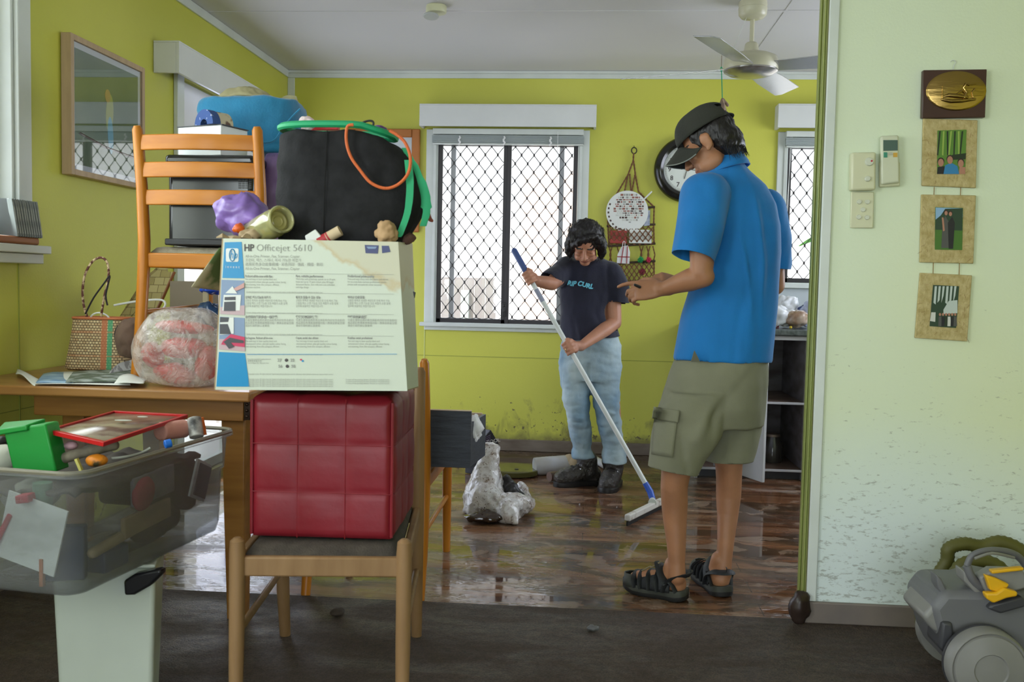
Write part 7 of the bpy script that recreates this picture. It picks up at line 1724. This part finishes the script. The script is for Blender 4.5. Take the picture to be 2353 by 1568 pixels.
# right fist (picture left), closes round the pole at 640
for (wr_, cy_, sgn, xs_) in ((wR, 640, 1, 1), (wL, 803, 1, 1)):
    c = ponp(cy_); f = c - wr_; f -= pd * f.dot(pd); f.normalize(); n = pd.cross(f).normalized()
    toward = -ray(1300, 700).normalized()
    if n.dot(toward) < 0: n = -n
    # palm lies on the camera side of the pole, fingers wrap behind it and return
    mb.limb([wr_, wr_.lerp(c, .6) + n * .012], [.026, .024], 14)
    for i in range(4):
        o = c + pd * ((i - 1.5) * .0185); r = .0088 - .0006 * (i == 3)
        k0 = o - f * .036 + n * .014; pts = [k0]
        for a in (-35, 10, 60, 110, 150): 
            an = R_(a); pts.append(o + f * math.sin(an) * .0215 + n * math.cos(an) * .0215)
        mb.limb([k0, o - f * .014 + n * .0225, o + f * .010 + n * .0235, o + f * .0245 + n * .008, o + f * .022 - n * .012, o + f * .004 - n * .022], [r * 1.15, r * 1.1, r, r * .98, r * .92, r * .85], 10)
    mb.limb([c - f * .045 - pd * .012 + n * .004, c - f * .030 + n * .012, c - f * .028 + pd * .02 + n * .010], [.022, .026, .020], 14)
    mb.limb([c - f * .034 - pd * .022, c - f * .012 - pd * .038 + n * .012, c + f * .010 - pd * .040 + n * .016], [.014, .0105, .0085], 10)
# legs, feet in boots
mb.limb([at(1325, 860, 5.04), at(1328, 930, 5.02), at(1333, 1000, 5.06), at(1337, 1030, 5.06)], [.075, .058, .05, .04], 16)
mb.limb([at(1390, 860, 5.04), at(1400, 930, 5.0), at(1408, 1000, 5.02), at(1411, 1040, 5.02)], [.075, .058, .05, .04], 16)
me = blend(mb, .0042, 4)
paint(me, wM, sw2, face_slots); put('body', me, [M_skin_w, M_lip, M_crease, M_hair], wom, ang=180)
# ring
b = MB(); c = ponp(803) + pd * .012; b.lathe([(.0092, -.002), (.0104, 0), (.0092, .002)], c + V((-.02, -.022, 0)), Matrix.Rotation(R_(60), 3, 'Y'), 18, cap=False); put('ring', b, mat('gold', (.7, .5, .2), .2, metal=1), wom)
def wh(b):
    b.ell((0, -.022, .040), (.092, .098, .090), n=30)
    b.ell((0, -.055, -.010), (.092, .062, .070), n=24)
    for sx in (-1, 1):
        b.limb([(sx * .070, .035, .060), (sx * .088, .020, .010), (sx * .092, .015, -.045), (sx * .086, .018, -.082)], [.030, .028, .026, .014], 14)
        b.limb([(sx * .05, -.06, .02), (sx * .085, -.035, -.04), (sx * .088, -.01, -.09)], [.05, .035, .018], 14)
    b.limb([(-.050, .052, .092), (.0, .070, .088), (.035, .070, .062), (.062, .052, .030), (.072, .040, -.005)], [.018, .020, .021, .019, .014], 14)
wh_o = hairshell(wh, wM, sw2, M_hair, wom, seed=8, amp=.0065)
rnd = random.Random(9); m = MB(wM @ Matrix.Scale(sw2, 4))
for k in range(1100):
    a = rnd.uniform(-2.6, 2.6); p = V((math.sin(a) * .094, -.02 - math.cos(a) * .09, rnd.uniform(-.075, .09)))
    if p.y > .035: continue
    out = V((math.sin(a), -math.cos(a), 0)); d = V((0, 0, -1)) + out * rnd.uniform(-.15, .5)
    m.tube([p, p + d * .022, p + d * .040 + V((rnd.uniform(-.012, .012), rnd.uniform(-.008, .008), 0))], [.0014, .0010, .0004], 3, cap=False)
tag(put('hair_strands', m, M_hair, wh_o, ang=180), kind='stuff')
# T-shirt
M_navy_t = mat('navy_cotton_tee', (.012, .013, .030), .85, var=.25, vs=7, bump=.15, bs=200, sheen=.2)
b = MB()
b.loft(rows_loft([(592, 1325, 1378, 5.07, .05, 2), (600, 1305, 1400, 5.065, .07, 2.1), (612, 1292, 1414, 5.06, .085, 2.2), (640, 1284, 1424, 5.06, .10, 2.3), (680, 1284, 1420, 5.05, .108, 2.3), (720, 1288, 1408, 5.04, .112, 2.3), (755, 1288, 1420, 5.04, .118, 2.3), (785, 1287, 1430, 5.04, .122, 2.3)], 40))
b.limb([at(1303, 618, 5.05), at(1284, 634, 4.99), at(1264, 644, 4.93)], [.066, .062, .056], 20)
b.limb([at(1402, 630, 5.05), at(1416, 665, 5.02), at(1420, 700, 5.01)], [.068, .064, .058], 20)
me = blend(b, .006, 4); bm = bmesh.new(); bm.from_mesh(me)
g_ = bm.verts[:] + bm.edges[:] + bm.faces[:]
pA, pB_ = at(1288, 784, 4.95), at(1430, 774, 4.95); nn = (pB_ - pA).cross(V((0, 1, 0))).normalized(); nn = nn if nn.z < 0 else -nn
bmesh.ops.bisect_plane(bm, geom=g_, plane_co=pA, plane_no=nn, clear_outer=True, dist=1e-5)
cutlocal(bm, at(1266, 646, 4.93), (at(1255, 654, 4.90) - at(1284, 634, 4.99)), at(1250, 660, 4.89), .075)
cutlocal(bm, at(1421, 694, 5.01), (-.1, 0, -1), at(1420, 722, 5.0), .085)
me = bpy.data.meshes.new('tee'); bm.to_mesh(me); bm.free()
clothfold(me, .008, 12, (1, 1, .5), 9, [([at(1300, 690, 4.93), at(1325, 740, 4.92), at(1335, 780, 4.92)], .012, .008), ([at(1380, 650, 4.93), at(1370, 720, 4.92), at(1395, 775, 4.92)], .014, -.008), ([at(1295, 650, 4.95), at(1290, 690, 4.95)], .01, -.006)])
tee = put('t_shirt', me, M_navy_t, wom, ang=180, solid=.002)
bpy.context.view_layer.update()
# lettering across the chest, bent onto the cloth
M_cy = mat('cyan_print', (.16, .58, .78), .6)
tm = text('RIP CURL', .050, (0, 0, 0), (1, 0, 0), (0, 0, 1), None, None, off=0, bold=.0022, shear=.35, xs=.93)
bmt = bmesh.new(); bmt.from_mesh(tm); bmesh.ops.subdivide_edges(bmt, edges=bmt.edges[:], cuts=1); bmesh.ops.triangulate(bmt, faces=bmt.faces[:])
xsx = [v.co.x for v in bmt.verts]; w_t = max(xsx)
for v in bmt.verts:
    u, h = v.co.x / w_t, v.co.z
    px = 1303 + 60 * u; py = 654 + 9 * u + 1.5 * math.sin(u * 9) - h * 430 * (.72)
    p = front_y(None, tee, px, py, 4.93); v.co = p - ray(px, py).normalized() * .006
me = bpy.data.meshes.new('lettering'); bmt.to_mesh(me); bmt.free(); put('lettering', me, M_cy, tee, smooth=False)
# jeans
M_jean = mat('faded_denim', (.17, .28, .38), .85, c2=(.46, .56, .58), vs=6, cut=(.35, .68), bump=.15, bs=300, stretch=(1, 1, .5))
b = MB()
b.loft(rows_loft([(772, 1297, 1422, 5.045, .105, 2.3), (800, 1287, 1427, 5.045, .115, 2.3), (840, 1284, 1428, 5.045, .12, 2.3), (875, 1286, 1426, 5.045, .115, 2.3)], 36))
b.loft(rows_loft([(840, 1286, 1360, 5.04, .095), (880, 1287, 1358, 5.03, .088), (920, 1294, 1354, 5.01, .080), (950, 1300, 1354, 5.0, .075), (990, 1308, 1358, 5.03, .068), (1030, 1313, 1360, 5.06, .065), (1052, 1314, 1368, 5.06, .068)], 32, 2.3))
b.loft(rows_loft([(840, 1355, 1428, 5.04, .095), (880, 1356, 1426, 5.03, .088), (920, 1362, 1424, 5.0, .080), (950, 1368, 1424, 4.99, .075), (990, 1376, 1430, 5.0, .068), (1030, 1384, 1436, 5.02, .066), (1064, 1386, 1441, 5.02, .070)], 32, 2.3))
me = blend(b, .006, 4)
clothfold(me, .009, 15, (1, 1, 1.6), 10, [([at(1352, 840, 4.93), at(1353, 885, 4.93)], .010, -.012), ([at(1300, 955, 4.93), at(1335, 965, 4.92), at(1352, 950, 4.93)], .010, .009), ([at(1300, 970, 4.94), at(1350, 975, 4.93)], .008, -.008), ([at(1372, 940, 4.93), at(1420, 955, 4.92)], .010, .008), ([at(1376, 985, 4.94), at(1425, 975, 4.93)], .008, -.008), ([at(1330, 880, 4.93), at(1335, 1040, 4.97)], .004, -.003)])
jn = put('jeans', me, M_jean, wom, ang=180)
# boots
M_boot = mat('wet_black_boot', (.020, .018, .016), .42, c2=(.060, .05, .042), vs=24, bump=.9, bs=60, spec=.6); M_bsole = mat('boot_sole', (.015, .013, .012), .5, var=.3, vs=30)
def boot(heel, toe, ank):
    heel, toe = V(heel), V(toe); d = toe - heel; L_ = d.length; d.normalize(); sd = V((-d.y, d.x, 0)); P = lambda a, b_, z: heel + d * a * L_ + sd * b_ + V((0, 0, z))
    b = MB(); b.limb([P(.14, 0, .05), P(.24, 0, .085), P(.28, 0, .135)], [.046, .054, .057], 18); b.limb([P(.12, 0, .052), P(.45, 0, .066), P(.70, 0, .052), P(.86, 0, .046)], [.044, .050, .050, .044], 18)
    me = blend(b, .006, 4); crumple(me, .006, 16, 3, 3); co = coords(me); co[:, 2] = np.maximum(co[:, 2], .019); setco(me, co); bo_ = put('boot', me, M_boot, wom, ang=180)
    prof = [(-.06, .02), (.0, .044), (.15, .050), (.4, .046), (.65, .056), (.85, .052), (.98, .034), (1.03, .012)]; out = prof + [(a, -w_) for a, w_ in reversed(prof)]
    b = MB(); b.loft([[P(a, w_ * k, z) for a, w_ in out] for z, k in ((.001, .96), (.006, 1), (.024, 1.02), (.028, .9))]); put('sole', b, M_bsole, bo_, ang=50)
    b = MB()
    for i, a in enumerate((.40, .50, .60)): z = .122 - a * .03; b.tube(smoothp([P(a, .030, z - .018), P(a + .02, 0, z + .004), P(a + .04, -.030, z - .018)], 3), .0035, 6); b.tube(smoothp([P(a + .04, .030, z - .020), P(a + .02, 0, z + .004), P(a, -.030, z - .018)], 3), .0035, 6)
    for a, z in ((.25, .15), (.32, .135)): b.tube(smoothp([P(a, .034, z - .01), P(a + .06, 0, z + .006), P(a, -.034, z - .01)], 3), .0035, 6)
    put('laces', b, mat('wet_black_lace', (.02, .02, .02), .25, spec=.9), bo_)
    b = MB()
    for a, s_, z in ((.38, 1, .098), (.5, 1, .092), (.38, -1, .098), (.5, -1, .092), (.28, 1, .125), (.28, -1, .125)): b.box(P(a, s_ * .036, z), (.006, .006, .010))
    put('eyelets', b, mat('steel_eyelet', (.6, .62, .65), .2, metal=.9), bo_)
boot(V((.075, 5.12, 0)), V((-.150, 5.00, 0)), at(1342, 1036, 5.07)); boot(V((.165, 5.13, 0)), V((.115, 4.885, 0)), at(1412, 1046, 5.03))
# squeegee
sq = thing('squeegee', 'white-poled squeegee with blue grip held by the person in navy', 'squeegee', (.34, 4.6, 0))
m = MB(); m.tube([pT.lerp(pB, .085), pB], .0118, 16); put('pole', m, mat('white_pole', (.66, .70, .67), .35), sq)
M_bg = mat('blue_grip', (.05, .09, .26), .4, bump=.1, bs=200); m = MB(); m.caps(pT, pT.lerp(pB, .10), .0150, .0150, 16); put('grip', m, M_bg, sq)
m = MB(); a_, b__ = ponp(655) + V((.0, -.0002, 0)), ponp(672); m.tube([a_ + pd * .03, a_ + pd * .10], .0122, 16); put('pole_label', m, mat('label_grey', (.28, .31, .40), .5), sq)
m = MB(); bj = at(1500, 1150, 4.57); m.tube([pB - pd * .02, pB + pd * .03, bj], [.014, .0165, .015], 14); put('blue_socket', m, mat('bright_blue_socket', (.03, .10, .48), .4), sq)
e0, e1 = atZ(1441, 1192, .035), atZ(1512, 1157, .035); hc_ = e0.lerp(e1, .80)
m = MB(); m.tube([bj, bj.lerp(V((hc_.x, hc_.y, .06)), .7), V((hc_.x, hc_.y, .05))], [.013, .016, .02], 12); put('neck', m, M_white, sq)
dr_ = (e1 - e0); dr_.z = 0; dr_.normalize(); nn = V((-dr_.y, dr_.x, 0)) * .014; e1 = e1 + dr_ * .05
m = MB(); m.hexa([V((p.x, p.y, .022)) for p in (e0 - nn, e1 - nn, e1 + nn, e0 + nn)], [V((p.x, p.y, .052)) for p in (e0 - nn, e1 - nn, e1 + nn, e0 + nn)]); put('head', m, mat('dirty_white_head', (.62, .60, .56), .5, c2=(.25, .17, .12), vs=18, cut=(.55, .7)), sq, bevel=.006, bseg=3)
nn = nn * .25; m = MB(); m.hexa([V((p.x, p.y, .001)) for p in (e0 - nn, e1 - nn, e1 + nn, e0 + nn)], [V((p.x, p.y, .0215)) for p in (e0 - nn, e1 - nn, e1 + nn, e0 + nn)]); put('rubber_blade', m, M_sole2, sq)
